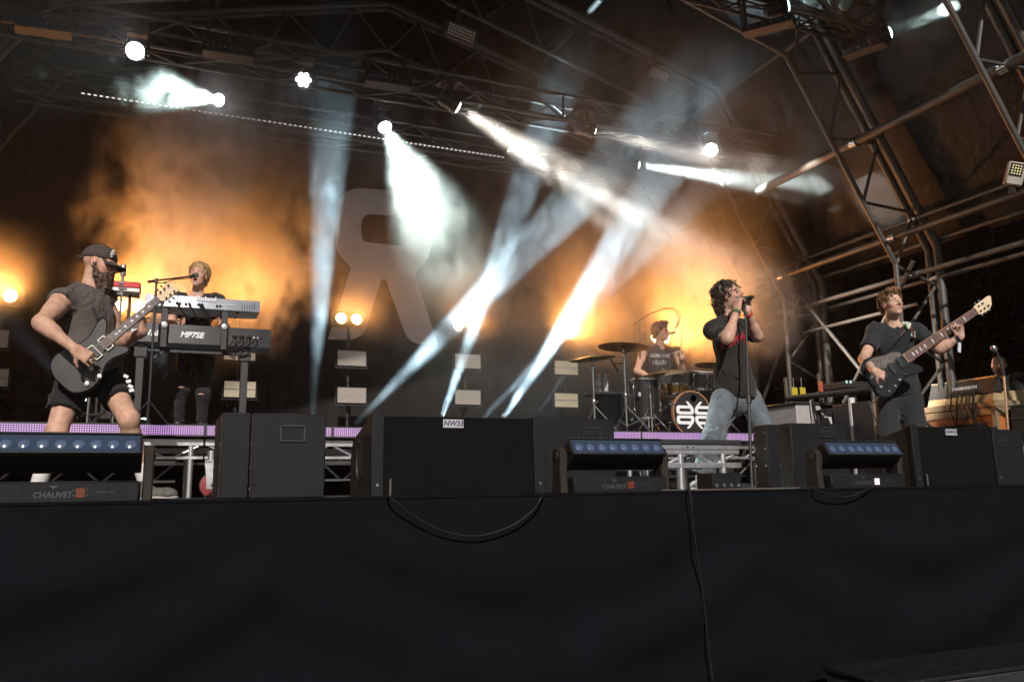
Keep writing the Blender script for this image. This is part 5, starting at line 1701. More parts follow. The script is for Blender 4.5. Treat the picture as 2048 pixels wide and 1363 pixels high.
class Person:
    def __init__(self, label, J, fwd, hf, hu, skin=(.50, .30, .22), root=None, h=.0065, mouth=0.0, arm=1.0, girth=1.0):
        self.J = {k: Vector(v) for k, v in J.items()}
        J = self.J
        self.t = thing('person', label, 'person', root if root is not None else (J['P'].x, J['P'].y, 0))
        self.h, self.skin, self.mouth = h, skin, mouth
        up = (J['N'] - J['P']).normalized()
        self.B = basis(fwd, up)
        self.HB = basis(hf, hu)
        self.f, self.l, self.u = (self.B.col[i].copy() for i in range(3))
        self.g = girth
        self.body = Field()
        self.torso(self.body, -.012)
        F = self.body
        F.cap(J['N'] - up * .04, J['H'] + self.HB @ Vector((-.022, 0, -.06)), .058, .052, .04)
        for s in 'LR':
            F.ell(J['S' + s], (.058 * arm,) * 3, None, .04)
            F.cap(J['S' + s], J['E' + s], .051 * arm, .041 * arm, .03)
            m = J['S' + s].lerp(J['E' + s], .45)
            F.cap(J['S' + s].lerp(J['E' + s], .3) + self.f * .008, m + self.f * .006, .05 * arm, .048 * arm, .03)
            a, b = J['E' + s], J['W' + s]
            F.cap(a, b, .041 * arm, .027 * arm, .03)
            F.cap(a.lerp(b, .12), a.lerp(b, .35), .044 * arm, .04 * arm, .03)
        self.q = head_prims(F, J['H'], self.HB, mouth)
    def torso(self, F, o):
        J, B, g = self.J, self.B, self.g
        P, N = J['P'], J['N']
        F.ell(P.lerp(N, .68) + self.f * .008, ((.112 + o) * g, (.162 + o) * g, .19 + o), B, .06)
        F.ell(P.lerp(N, .36) + self.f * .012, ((.1 + o) * g, (.145 + o) * g, .17 + o), B, .06)
        F.ell(P, ((.105 + o) * g, (.155 + o) * g, .13 + o), B, .06)
        for s, sg in (('L', 1), ('R', -1)):
            F.cap(N - self.u * .045 + self.l * sg * .05, J['S' + s] + (N - J['S' + s]) * .12, .052 + o, .056 + o, .05)
    def legs(self, rt=(.088, .06), rc=(.056, .038)):
        J = self.J
        for s in 'LR':
            if 'K' + s in J:
                self.body.cap(J['H' + s], J['K' + s], rt[0], rt[1], .04)
                self.body.cap(J['K' + s], J['A' + s], rc[0], rc[1], .03)
                a, b = J['K' + s], J['A' + s]
                self.body.ell(J['K' + s] + self.f * .012, (.05, .05, .055), None, .03)
                self.body.cap(a.lerp(b, .2) - self.f * .018, a.lerp(b, .45) - self.f * .012, .05, .042, .03)
    def finish(self, hair_c, brows=True, beard=None, stubble=0.0, eyes='open', bald=True):
        P, Q = self.body.mesh(self.h)
        C = np.tile(np.array(self.skin), (len(P), 1))
        Hc, HB = np.array(self.J['H']), np.array([list(r) for r in self.HB])
        X = (P - Hc) @ HB
        def reg(c, r, col, a=1.0, soft=.45):
            nonlocal C
            d = np.sqrt((((X - np.array(c)) / np.array(r)) ** 2).sum(1))
            w = np.clip((1 + soft - d) / (2 * soft), 0, 1)[:, None] * a
            C = C * (1 - w) + np.array(col) * w
        sk = np.array(self.skin)
        mo = self.mouth
        for y in (-1, 1):
            reg((.07, y * .045, -.03), (.04, .03, .025), sk * np.array([1.06, .78, .76]), .5)
            reg((-.005, y * .085, -.005), (.03, .02, .035), sk * np.array([1.05, .75, .72]), .6)
        reg((.11, 0, -.02), (.02, .02, .018), sk * np.array([1.05, .8, .78]), .5)
        if stubble:
            reg((.055, 0, -.085), (.06, .07, .05), np.array(hair_c), stubble, .3)
            reg((.1, 0, -.042), (.02, .032, .009), np.array(hair_c), stubble, .4)
        reg((.1, 0, -.057 - .012 * mo), (.022, .024, .011 + .016 * mo), sk * np.array([.85, .45, .45]), .75, .3)
        if mo > 0:
            reg((.085, 0, -.057 - .014 * mo), (.022, .017, .006 + .011 * mo), (.05, .012, .012), 1.0, .2)
        if brows:
            for y in (-1, 1):
                reg((.085, y * .031, .027), (.02, .019, .0062), np.array(hair_c), .85, .3)
        if eyes == 'shut':
            for y in (-1, 1):
                reg((.09, y * .031, -.003), (.02, .0155, .0038), np.array(hair_c) * .5, .8, .3)
        o = np_mesh('body', P, Q, self.t.location, M_skin, self.t, C)
        if eyes == 'open':
            Me = mat('eye_white', (.6, .57, .54), .2, var=0)
            Mi = mat('eye_iris', (.05, .035, .025), .15, var=0)
            for y in (-1, 1):
                c = self.q(.083, y * .031, .003)
                ey = MB().sphere(c, (.0115, .013, .0075), 12, 8, self.HB).build('eye', Me, self.t, world=True)
                MB().sphere(self.q(.0905, y * .031, .003), (.0045, .0062, .0062), 10, 6, self.HB).build('iris', Mi, ey, world=True)
        return o
    def cloth(self, name, F, m, h=.011, wr=None):
        P, Q = F.mesh(h, wr)
        return np_mesh(name, P, Q, self.t.location, m, self.t)
    def shirt(self, name, m, sleeve=.55, r0=.078, r1=.082, hem=None, flare=.02, o=.026, seed=1, amp=.006, neck=.074, cut_sleeve=True, sleeves='LR', k=.05, vneck=0.0, h=.011, freq=26.):
        J = self.J
        F = Field()
        self.torso(F, o)
        hp = J['P'] if hem is None else Vector(hem)
        g = self.g
        F.ell(J['P'].lerp(J['N'], .25), ((.115 + flare) * g, (.16 + flare) * g, .16), self.B, .05)
        F.ell(hp + self.u * .05, ((.12 + flare) * g, (.165 + flare) * g, .12), self.B, .06)
        for s in sleeves:
            e = J['S' + s].lerp(J['E' + s], sleeve)
            F.cap(J['S' + s], e, r0, r1, k)
            F.ell(J['S' + s], (r0 + .004,) * 3, None, k)
        F.cap(J['N'] - self.u * .0 + self.f * .012, J['N'] + self.u * .25 + self.f * .02, neck, neck + .05, .015, 's')
        if vneck:
            F.cap(J['N'] + self.f * .1 + self.u * .04, J['N'] + self.f * .12 - self.u * vneck, .05, .008, .01, 's')
        for s in sleeves:
            d = (J['E' + s] - J['S' + s]).normalized()
            e = J['S' + s].lerp(J['E' + s], sleeve)
            F.plane(e + d * .0, d, e + d * .05, .13)
        F.plane(hp - self.u * .045, -self.u, hp - self.u * .12, .34)
        return self.cloth(name, F, m, h, folds(seed, amp, freq))
    def trousers(self, name, m, rt=.10, rk=.08, ra=.075, length=1.0, seed=3, amp=.007, waist=.06, h=.011, freq=24., girth=.0):
        J = self.J
        F = Field()
        F.ell(J['P'] - self.u * .035, (.122 + girth, .172 + girth, .145), self.B, .05)
        for s in 'LR':
            if length >= 1:
                F.cap(J['H' + s], J['K' + s], rt, rk, .05)
                F.cap(J['K' + s], J['A' + s], rk, ra, .04)
            else:
                e = J['H' + s].lerp(J['K' + s], length)
                F.cap(J['H' + s], e, rt, rk, .05)
        F.plane(J['P'] + self.u * waist, self.u)
        for s in 'LR':
            if length < 1:
                d = (J['K' + s] - J['H' + s]).normalized()
                e = J['H' + s].lerp(J['K' + s], length)
                F.plane(e, d, e + d * .06, .16)
            else:
                d = (J['A' + s] - J['K' + s]).normalized()
                F.plane(J['A' + s] - d * .02, d, J['A' + s] + d * .05, .14)
        return self.cloth(name, F, m, h, folds(seed, amp, freq))
    def shoe(self, s, toe, m, msole, floor):
        a = self.J['A' + s]
        d = Vector(toe) - a; d.z = 0; d.normalize()
        F = Field()
        c = Vector((a.x, a.y, floor))
        F.ell(c - d * .02 + Vector((0, 0, .055)), (.05, .05, .055), None, .03)
        F.cap(c - d * .04 + Vector((0, 0, .045)), c + d * .14 + Vector((0, 0, .038)), .04, .038, .03)
        F.ell(c + d * .16 + Vector((0, 0, .036)), (.052, .046, .034), basis(d, (0, 0, 1)), .03)
        F.cap(c + Vector((0, 0, .06)), c + Vector((0, 0, .11)), .046, .05, .03)
        F.plane((0, 0, floor + .02), (0, 0, -1))
        F.plane((0, 0, floor + .125), (0, 0, 1))
        self.cloth('shoe', F, m, .008)
        B = basis(d, (0, 0, 1))
        poly = round_poly([(-.085, -.036), (.1, -.046), (.215, -.03), (.215, .03), (.1, .046), (-.085, .036)], .03)
        MB().prism(poly, .002, .024, B, c, ch=.004).build('shoe_sole', msole, self.t, world=True)
    def hair(self, m, prims, h=.006, amp=.006, freq=150, seed=5, name='hair'):
        F = Field()
        for p in prims:
            if p[0] == 'e':
                F.ell(self.q(*p[1]), p[2], self.HB, p[3] if len(p) > 3 else .02, p[4] if len(p) > 4 else 'u')
            else:
                F.cap(self.q(*p[1]), self.q(*p[2]), p[3], p[4], .02, p[5] if len(p) > 5 else 'u')
        P, Q = F.mesh(h, folds(seed, amp, freq, (1, 1, .25), False))
        return np_mesh(name, P, Q, self.t.location, m, self.t)
    def strands(self, m, n, length, droop, seed, face=.06, low=-.02, r=.0028, curl=.25, back=-.12, rad=(.104, .088, .09), cz=.052, name='hair_strands'):
        """short tapering locks lying over the scalp"""
        rr = random.Random(seed)
        mb = MB()
        k = 0
        while k < n:
            v = Vector((rr.gauss(0, 1), rr.gauss(0, 1), rr.gauss(0, 1))).normalized()
            p = Vector((-.02 + rad[0] * v.x, rad[1] * v.y, cz + rad[2] * v.z))
            if (p.x > face and p.z < .088) or p.z < low or (p.x > .02 and p.z < .03): continue
            k += 1
            flow = Vector((back * rr.uniform(.3, 1.5), rr.uniform(-.3, .3) + v.y * .5, -droop * rr.uniform(.6, 1.3)))
            t1 = (flow - v * flow.dot(v)).normalized()
            t2 = v.cross(t1)
            L = length * rr.uniform(.6, 1.35)
            ph, cu = rr.uniform(0, 6), curl * rr.uniform(.3, 1.3)
            pts = []
            for i in range(6):
                u = i / 5
                q = p - v * .006 + t1 * L * u + t2 * L * cu * math.sin(ph + u * 4.2) * u + v * (.014 * math.sin(u * 2.6)) - Vector((0, 0, droop * L * .35 * u * u))
                pts.append(self.q(*q))
            mb.tube(pts, [r, r * 1.25, r * 1.2, r, r * .7, r * .25], 4)
        mb.build(name, m, self.t, world=True)
    def glasses(self, m):
        q = self.q
        for y in (-1, 1):
            pts = [q(.1 - .012 * abs(v), y * (.033 + .021 * u), .004 + .0135 * v) for u, v in ((-1, .8), (0, 1), (1, .9), (1.05, 0), (.8, -.9), (0, -1), (-.8, -.9), (-1.05, 0), (-1, .8))]
            MB().tube(pts, .0028, 6).build('glasses_rim', m, self.t, world=True)
            MB().tube([q(.097, y * .054, .012), q(.06, y * .078, .012), q(-.01, y * .084, .008)], .0028, 6).build('glasses_temple', m, self.t, world=True)
        MB().tube([q(.104, -.012, .01), q(.108, 0, .012), q(.104, .012, .01)], .0026, 6).build('glasses_bridge', m, self.t, world=True)
    def band(self, s, fr, m, r=.033, w=.02, name='wristband'):
        a, b = self.J['E' + s], self.J['W' + s]
        c = a.lerp(b, fr)
        MB().lathe([(r, -w / 2), (r + .004, -w / 2), (r + .004, w / 2), (r, w / 2), (r, -w / 2)], 18, frame(b - a), c).build(name, m, self.t, world=True)

M_hair_dk = mat('hair_dark', (.03, .017, .01), .5, var=.4, scale=60)
M_hair_lt = mat('hair_brown', (.16, .085, .04), .5, var=.4, scale=60)
M_hair_bl = mat('hair_blond', (.42, .28, .13), .5, var=.4, scale=60)
M_hair_b = mat('beard_brown', (.055, .028, .016), .6, var=.4, scale=70)
M_sole = mat('shoe_sole', (.3, .29, .28), .7)
M_shoe = mat('shoe_grey', (.09, .085, .08), .8, var=.5, scale=40)
M_frame = mat('glasses_frame', (.01, .01, .01), .25, var=0)

# ---- guitarist -------------------------------------------------------
g = Person('bearded guitarist in a cap, sleeveless grey tee and black shorts playing a dark guitar', dict(
    P=at(178, 742, 5.95), N=at(178, 574, 5.95), H=at(199, 529, 5.95), SR=at(122, 603, 5.80), SL=at(208, 598, 6.10),
    ER=at(82, 645, 5.62), WR=at(150, 698, 5.50), EL=at(236, 688, 5.98), WL=at(286, 664, 5.66),
    HR=at(150, 755, 5.88), HL=at(212, 750, 6.02), KR=at(112, 866, 5.78), KL=at(257, 838, 5.72), AR=at(78, 966, 5.9), AL=at(290, 958, 5.86)),
    (.80, -.60, 0), (.92, -.30, -.22), (.22, 0, .97), skin=(.50, .29, .205), root=at(190, 985, 5.9) * Vector((1, 1, 0)) if False else (-.3, 5.9, 0), arm=1.12)
g.legs()
hand_prims(g.body, g.J['WR'], at(176, 714, 5.50) - at(150, 698, 5.50), Vector((.1, 1, -.35)), -1, ((30, 35, 25), (35, 40, 30), (40, 45, 30), (45, 45, 30)))
gn = at(272, 637, 5.62)
hand_prims(g.body, g.J['WL'], Vector((-.10, -.22, 1)), Vector((-.80, .30, -.2)), -1, ((30, 60, 50), (35, 60, 50), (40, 60, 50), (40, 60, 45)), thumb=(.8, .3, .6))
g.finish((.06, .03, .018), stubble=.75, eyes='shut')
g.shirt('sleeveless_tee', cloth_mat('tee_grey', (.085, .072, .066)), sleeve=.1, r0=.078, r1=.08, hem=at(182, 735, 5.93), seed=11, amp=.018, neck=.07, flare=.025, o=.024, freq=20)
g.trousers('shorts', cloth_mat('shorts_black', (.016, .015, .016)),   .108, .112, length=.62, seed=12, amp=.017, girth=.005, waist=.09)
g.shoe('L', at(345, 985, 5.8), M_shoe, M_sole, 0)
g.shoe('R', at(30, 985, 5.75), M_shoe, M_sole, 0)
for s in 'LR':
    a, b = g.J['A' + s], g.J['K' + s]
    MB().tube([a + (b - a) * .0, a + (b - a) * .22, a + (b - a) * .3], [.048, .05, .047], 16).build('sock', mat('sock_white', (.7, .68, .66), .9), g.t, world=True)
g.hair(M_hair_b, [('e', (.048, 0, -.088), (.064, .068, .058)), ('e', (.072, 0, -.14), (.05, .054, .08)), ('c', (.0, .066, -.03), (.03, .058, -.08), .012, .02), ('c', (.0, -.066, -.03), (.03, -.058, -.08), .012, .02), ('c', (.104, -.024, -.048), (.104, .024, -.048), .010, .010), ('c', (.1, -.012, -.066), (.1, .012, -.066), .006, .006, 's')], name='beard', amp=.005, freq=190)
M_cap = cloth_mat('cap_brown', (.06, .046, .04), bump=.1)
F = Field()
F.ell(g.q(-.012, 0, .045), (.112, .09, .092), g.HB, .02)
F.plane(g.q(0, 0, .030), -(g.HB @ Vector((-.10, 0, 1))))
P_, Q_ = F.mesh(.007, folds(4, .001, 40))
np_mesh('cap_crown', P_, Q_, g.t.location, M_cap, g.t)
pts = []
for r_, z in ((.075, .034), (.125, .026), (.175, .010)):
    for k in range(13):
        a = R(-62 + 124 * k / 12)
        rr = r_ * (1 - .08 * abs(math.sin(a)))
        pts.append(g.q(rr * math.cos(a) * (1.02 if r_ > .1 else 1) - .005, r_ * .62 * math.sin(a) if r_ > .1 else .085 * math.sin(a), z + .012 * (1 - math.cos(a)) - .02 * math.sin(a) ** 2 * (r_ > .1)))
fs = [(i * 13 + j, i * 13 + j + 1, (i + 1) * 13 + j + 1, (i + 1) * 13 + j) for i in range(2) for j in range(12)]
vis = MB().add(pts + [p - (g.HB @ Vector((0, 0, .006))) for p in pts], fs + [tuple(39 + k for k in f[::-1]) for f in fs] + [(26 + j, 26 + j + 1, 39 + 26 + j + 1, 39 + 26 + j) for j in range(12)])
vis.build('cap_visor', M_cap, g.t, world=True)
MB().tube([g.q(-.1, .03, .035), g.q(-.125, .015, .03), g.q(-.165, .0, .022)], [.008, .01, .007], 8).build('cap_strap', M_cap, g.t, world=True)
MB().sphere(g.q(-.012, 0, .138), .009).build('cap_button', M_cap, g.t, world=True)
o = MB()
for k in range(7):
    a = 2 * math.pi * k / 7
    o.sphere(g.q(.082, -.052 + .016 * math.cos(a), .078 + .02 * math.sin(a)), .008, 8, 6)
o.sphere(g.q(.083, -.052, .078), .012, 8, 6)
o.build('cap_patch', M_white, g.t, world=True)
MB().sphere(g.q(.004, -.086, -.012), .011).build('earpiece', M_steel, g.t, world=True)
for k, (px, py) in enumerate(((252, 752), (257, 762), (261, 772), (263, 780))):     # white print on the shorts leg
    p = at(px, py, 5.63)
    MB().box(p, (.028, .006, .018), Matrix.Rotation(R(25 - 40 * (k % 2)), 3, 'Y')).build('shorts_print', M_white, g.t, world=True)

def local_frame(a, b, toward):
    """x along a->b, z toward the viewer"""
    x = (Vector(b) - Vector(a)).normalized()
    z = Vector(toward); z = (z - x * z.dot(x)).normalized()
    y = z.cross(x)
    return Matrix((x, y, z)).transposed()
M_gtr = mat('guitar_charcoal', (.010, .009, .009), .4, var=.15, coat=.3)
M_fret = mat('fretboard_rosewood', (.09, .04, .028), .5, var=.3)
M_maple = mat('maple', (.58, .42, .24), .4, var=.15)
M_cream = mat('pickup_cream', (.72, .66, .55), .4, var=.05)
def strings(t, a0, a1, n, w0, w1, B, c, z0, z1, r=.0012):
    for k in range(n):
        f = (k / (n - 1) - .5)
        bar('string', c + B @ Vector((a0, f * w0, z0)), c + B @ Vector((a1, f * w1, z1)), r, M_steel, t, 5)
def guitar():
    a, b = at(176, 716, 5.63), at(318, 598, 5.60)
    B = local_frame(a, b, Vector((-.05, -1, .05)))
    L = (b - a).length
    t = thing('electric_guitar', 'dark electric guitar with cream pickups held by the bearded guitarist', 'guitar', a)
    out = [(-.235, -.05), (-.225, -.12), (-.17, -.17), (-.09, -.185), (-.02, -.165), (.045, -.12), (.10, -.115), (.15, -.135), (.2, -.155), (.228, -.14), (.222, -.10), (.185, -.055), (.18, -.03), (.19, .03), (.2, .06), (.235, .09), (.262, .135), (.245, .165), (.2, .16), (.14, .13), (.07, .115), (.0, .135), (-.07, .165), (-.14, .17), (-.2, .135), (-.232, .06)]
    out = [(x * .93, y * .85) for x, y in out]
    MB().prism(round_poly(out, .03, 3), -.045, 0, B, a, ch=.008).build('body', M_gtr, t, world=True)
    MB().prism([(.12, -.029), (L, -.022), (L, .022), (.12, .029)], -.012, .012, B, a, ch=.005).build('neck', M_maple, t, world=True)
    fb = MB().prism([(.10, -.028), (L, -.0215), (L, .0215), (.10, .028)], .0125, .018, B, a).build('fretboard', M_fret, t, world=True)
    for k in range(1, 21):
        x = L * (2 ** (-k / 12.0)) if True else 0
        if x < .11: break
        MB().box(a + B @ Vector((x, 0, .0186)), (.0025, .046, .0016), B).build('fret', M_steel, fb, world=True)
        if k in (3, 5, 7, 9, 12, 15, 17):
            MB().box(a + B @ Vector((x + .012, 0, .0185)), (.012, .014, .0012), B @ Matrix.Rotation(.7, 3, 'Z')).build('inlay', M_keyw, fb, world=True)
    hs = [(L, -.022), (L + .025, -.036), (L + .125, -.04), (L + .142, -.02), (L + .118, .012), (L + .125, .04), (L + .11, .046), (L + .025, .036), (L, .022)]
    hst = MB().prism(hs, -.012, .006, B, a, ch=.003).build('headstock', M_maple, t, world=True)
    for k in range(6):
        s = -1 if k < 3 else 1
        x = L + .036 + .032 * (k % 3)
        MB().cyl(a + B @ Vector((x, s * .026, .004)), a + B @ Vector((x, s * .026, .02)), .006, n=8).build('tuner_post', M_hole, hst, world=True)
        MB().box(a + B @ Vector((x, s * .054, -.002)), (.012, .02, .008), B, ch=.003).build('tuner_key', M_blackp, hst, world=True)
    for x, cr in ((.05, M_cream), (.135, M_cream)):
        fr = MB()
        for s in (-1, 1):
            fr.box(a + B @ Vector((x + s * .021, 0, .007)), (.006, .09, .014), B)
            fr.box(a + B @ Vector((x, s * .043, .007)), (.04, .006, .014), B)
        fr.build('pickup_ring', cr, t, world=True)
        MB().box(a + B @ Vector((x, 0, .007)), (.034, .072, .016), B, ch=.003).build('pickup', M_blackp, t, world=True)
    MB().box(a + B @ Vector((0, 0, .007)), (.024, .09, .014), B, ch=.004).build('bridge', M_cream, t, world=True)
    for x, y in ((-.03, -.13), (-.11, -.115), (-.03, -.06)):
        MB().lathe([(.014, 0), (.013, .014), (.001, .016)], 14, B, a + B @ Vector((x, y, .0))).build('knob', M_knob, t, world=True)
    strings(t, 0, L, 6, .052, .036, B, a, .017, .021)
    sp = [a + B @ Vector((.24, .14, -.03)), at(196, 640, 5.75), at(178, 596, 5.86), at(165, 580, 5.98), at(135, 640, 6.16), a + B @ Vector((-.23, .0, -.06))]
    MB().tube(sp, .008, 6).build('strap', M_black, t, world=True)
guitar()

# ---- singer ----------------------------------------------------------
sg = Person('curly-haired singer in glasses, black band tee and baggy jeans gripping a microphone', dict(
    P=at(1470, 792, 5.65), N=at(1452, 634, 5.65), H=at(1459, 592, 5.60), SR=at(1425, 661, 5.54), SL=at(1494, 657, 5.80),
    ER=at(1455, 677, 5.30), WR=at(1474, 619, 5.38), EL=at(1515, 673, 5.54), WL=at(1494, 622, 5.42),
    HR=at(1446, 800, 5.60), HL=at(1500, 798, 5.72), KR=at(1428, 872, 5.50), KL=at(1534, 868, 5.62), AR=at(1404, 956, 5.58), AL=at(1562, 957, 5.74)),
    (.62, -.78, 0), (.42, -.88, .22), (-.1, .2, .97), skin=(.52, .31, .235), mouth=1.0, root=(4.3, 5.65, 0), arm=1.02, girth=1.1)
sg.legs((.074, .05), (.046, .034))
sg.J['AR'].z = .1; sg.J['AL'].z = .1
hand_prims(sg.body, sg.J['WR'], Vector((.18, -.05, 1)), Vector((.85, .15, -.1)), 1, ((55, 70, 50), (60, 70, 50), (60, 70, 50), (60, 70, 50)), thumb=(.7, .2, .8))
hand_prims(sg.body, sg.J['WL'], Vector((-.1, -.02, 1)), Vector((-.4, -.85, .0)), -1, ((60, 70, 50), (60, 70, 50), (60, 75, 50), (60, 75, 50)), thumb=(.7, .2, .8))
sg.finish((.035, .02, .013), stubble=.25, eyes='shut')
M_tee = cloth_mat('tee_black', (.02, .018, .018))
sg.shirt('band_tee', M_tee, sleeve=.74, r0=.074, r1=.088, hem=at(1474, 788, 5.65), seed=21, amp=.019, neck=.075, flare=.035, o=.028, freq=20)
sg.trousers('jeans', cloth_mat('denim', (.105, .12, .135), var=.55, scale=9), .114, .1, .1, seed=22, amp=.026, girth=.008, freq=18, waist=.1)
sg.shoe('R', at(1365, 970, 5.3), M_shoe, M_sole, 0)
sg.shoe('L', at(1600, 970, 5.5), M_shoe, M_sole, 0)
sg.glasses(M_frame)
sg.band('R', .94, mat('band_olive', (.25, .22, .1), .7, var=.4, scale=80), .034, .022)
sg.band('R', .86, mat('band_green', (.05, .14, .06), .7, var=.4, scale=80), .036, .012)
sg.band('L', .90, mat('band_red', (.6, .03, .03), .6), .034, .018)
sg.hair(M_hair_dk, [('e', (-.03, 0, .05), (.108, .096, .092)), ('e', (-.075, 0, -.03), (.06, .088, .1)), ('e', (-.085, .0, -.11), (.045, .08, .06)), ('e', (.1, 0, .0), (.07, .085, .075), .02, 's'), ('e', (.08, 0, -.1), (.13, .12, .1), .02, 's')], amp=.008, freq=120)
cur = MB()
rc = random.Random(3)
for k in range(330):
    th = rc.uniform(0, 2 * math.pi)
    z = rc.uniform(-.17, .145)
    if z > -.02:
        rr = math.sqrt(max(0.0, 1 - ((z - .05) / .098) ** 2))
        p = Vector((-.03 + .112 * rr * math.cos(th), .1 * rr * math.sin(th), z))
        if p.x > .055 and z < .075: continue
    else:
        th = rc.uniform(R(75), R(285))
        p = Vector((-.06 + .07 * math.cos(th) * 1.05, .098 * math.sin(th), z))
        if p.x > -.02: continue
    n = (p - Vector((-.03, 0, .02))).normalized()
    r_ = rc.uniform(.008, .014)
    ax_ = Vector((rc.uniform(-1, 1), rc.uniform(-1, 1), rc.uniform(-2, .2))).normalized()
    e1 = n.cross(ax_).normalized(); e2 = ax_.cross(e1)
    ph = rc.uniform(0, 6.28)
    pts = [sg.q(*(p + n * .004 + ax_ * (.05 * i / 9 - .01) + e1 * r_ * math.cos(ph + i * 1.15) + e2 * r_ * math.sin(ph + i * 1.15))) for i in range(10)]
    cur.tube(pts, [.0025] + [.0042] * 8 + [.002], 5)
cur.build('hair_curls', M_hair_dk, sg.t, world=True)
# red print across the chest, laid on the cloth
dg = bpy.context.evaluated_depsgraph_get()
dg.update()
shirt_o = [o for o in sg.t.children if o.name.startswith('band_tee')][0]
from mathutils.bvhtree import BVHTree
def on_surface(obj, parent, px, py, lift=.002):
    bv = obj.get('_bv')
    d = ray(px, py).normalized()
    key = obj.name
    if key not in _bvh:
        _bvh[key] = BVHTree.FromPolygons([v.co + parent.location for v in obj.data.vertices], [tuple(p.vertices) for p in obj.data.polygons])
    h_, n_, i_, ds = _bvh[key].ray_cast(Vector((0, 0, CAMH)), d)
    return None if h_ is None else h_ + n_ * lift
_bvh = {}
def print_strokes(person, obj, strokes, r, m, name):
    b = MB()
    for st in strokes:
        pts = [on_surface(obj, person.t, *q) for q in st]
        pts = [p for p in pts if p is not None]
        if len(pts) > 1:
            b.tube(pts, r, 5)
    if b.v:
        b.build(name, m, person.t, world=True)
rp = random.Random(5)
st = []
for k in range(16):
    x = 1441 + k * 3.2
    y = 679 - k * 1.1
    st.append([(x, y + rp.uniform(-3, 3)), (x + rp.uniform(-2, 2), y + 8), (x + rp.uniform(-3, 3), y + 14), (x + rp.uniform(-2, 4), y + rp.uniform(16, 24))])
    st.append([(x - 2, y + 8 + rp.uniform(-4, 4)), (x + 3, y + 10 + rp.uniform(-4, 4)), (x + 6, y + 8 + rp.uniform(-4, 4))])
print_strokes(sg, shirt_o, st, .0035, mat('print_red', (.42, .015, .03), .7), 'chest_print')
# microphone and its stand
mt, ml = at(1469, 600, 5.44), at(1509, 593, 5.32)
t = thing('microphone', 'black wireless microphone in the hands of the singer', 'microphone', mt)
mic_parts(t, mt, ml, r=.026)
MB().cyl(ml + (mt - ml) * .3, ml + (mt - ml) * .12, .0165, n=14).build('mic_ring', M_hole, t, world=True)
base = Vector((at(1503, 962, 5.2).x, 5.2, 0))
t = thing('microphone_stand', 'straight black microphone stand before the singer', 'mic stand', base)
tp = at(1490, 602, 5.36)
bar('upper_pole', base.lerp(tp, .45), tp, .0085, M_black, t, 10)
bar('lower_pole', base + Vector((0, 0, .02)), base.lerp(tp, .47), .012, M_black, t, 10)
MB().lathe([(.02, -.03), (.02, .03)], 12, frame(tp - base), base.lerp(tp, .46)).build('clutch', M_black, t, world=True)
MB().lathe([(.13, 0), (.13, .012), (.11, .02), (.02, .028), (.015, .04)], 28, None, base).build('round_base', M_black, t, world=True)
MB().box(tp, (.03, .04, .03), ch=.006).build('mic_clip', M_black, t, world=True)

# ---- bass player -----------------------------------------------------
b = Person('bass player in a plain black tee and dark trousers looking past the audience', dict(
    P=at(1796, 792, 5.48), N=at(1788, 648, 5.46), H=at(1783, 608, 5.42), SR=at(1750, 664, 5.56), SL=at(1832, 664, 5.34),
    ER=at(1728, 718, 5.46), WR=at(1748, 742, 5.10), EL=at(1878, 697, 5.14), WL=at(1920, 675, 4.98),
    HR=at(1775, 798, 5.52), HL=at(1822, 798, 5.42), KR=at(1776, 872, 5.42), KL=at(1830, 872, 5.34), AR=at(1772, 945, 5.55), AL=at(1840, 945, 5.45)),
    (-.50, -.86, 0), (-.18, -.98, .06), (-.06, 0, 1), skin=(.54, .33, .25), root=(6.0, 5.45, 0), arm=1.08)
b.J['AR'].z = .1; b.J['AL'].z = .1
b.legs((.074, .05), (.046, .034))
hand_prims(b.body, b.J['WR'], at(1768, 751, 5.08) - at(1748, 742, 5.10), Vector((.3, .9, -.3)), -1, ((35, 40, 30), (40, 40, 30), (40, 45, 30), (45, 45, 30)))
hand_prims(b.body, b.J['WL'], Vector((-.12, -.05, 1)), Vector((-.85, -.25, .05)), -1, ((40, 60, 40), (45, 60, 40), (50, 60, 40), (50, 60, 40)), spread=.25, thumb=(.5, -.1, .8))
b.finish((.10, .055, .03), stubble=.12)
bt = b.shirt('tee', cloth_mat('tee_black_blue', (.022, .023, .027)), sleeve=.66, r0=.084, r1=.086, hem=at(1797, 785, 5.47), seed=31, amp=.017, neck=.064, flare=.02, o=.02, freq=20)
b.trousers('trousers', cloth_mat('trousers_black', (.02, .021, .024)), .112, .1, .095, seed=32, amp=.02, freq=20, waist=.08)
b.shoe('R', at(1755, 975, 5.2), M_shoe, M_sole, 0)
b.shoe('L', at(1850, 975, 5.1), M_shoe, M_sole, 0)
b.hair(M_hair_lt, [('e', (-.02, 0, .05), (.102, .084, .088)), ('e', (.05, 0, .118), (.06, .066, .03)), ('e', (-.07, 0, -.02), (.05, .078, .06)), ('c', (-.02, .075, .03), (-.01, .077, -.01), .012, .008), ('c', (-.02, -.075, .03), (-.01, -.077, -.01), .012, .008), ('e', (.12, 0, .01), (.07, .085, .068), .015, 's')], amp=.007, freq=130)
b.strands(M_hair_lt, 320, .045, .35, 71, curl=.5, back=-.3)
b.band('L', .93, mat('watch_black', (.02, .02, .022), .4), .031, .028)
e = b.J['EL'].lerp(b.J['WL'], .88)
MB().box(e + Vector((.0, -.01, -.07)), (.03, .008, .1), Matrix.Rotation(R(12), 3, 'Y')).build('wrist_ribbon', mat('ribbon_pale', (.55, .58, .62), .6, var=.4, scale=50), b.t, world=True)
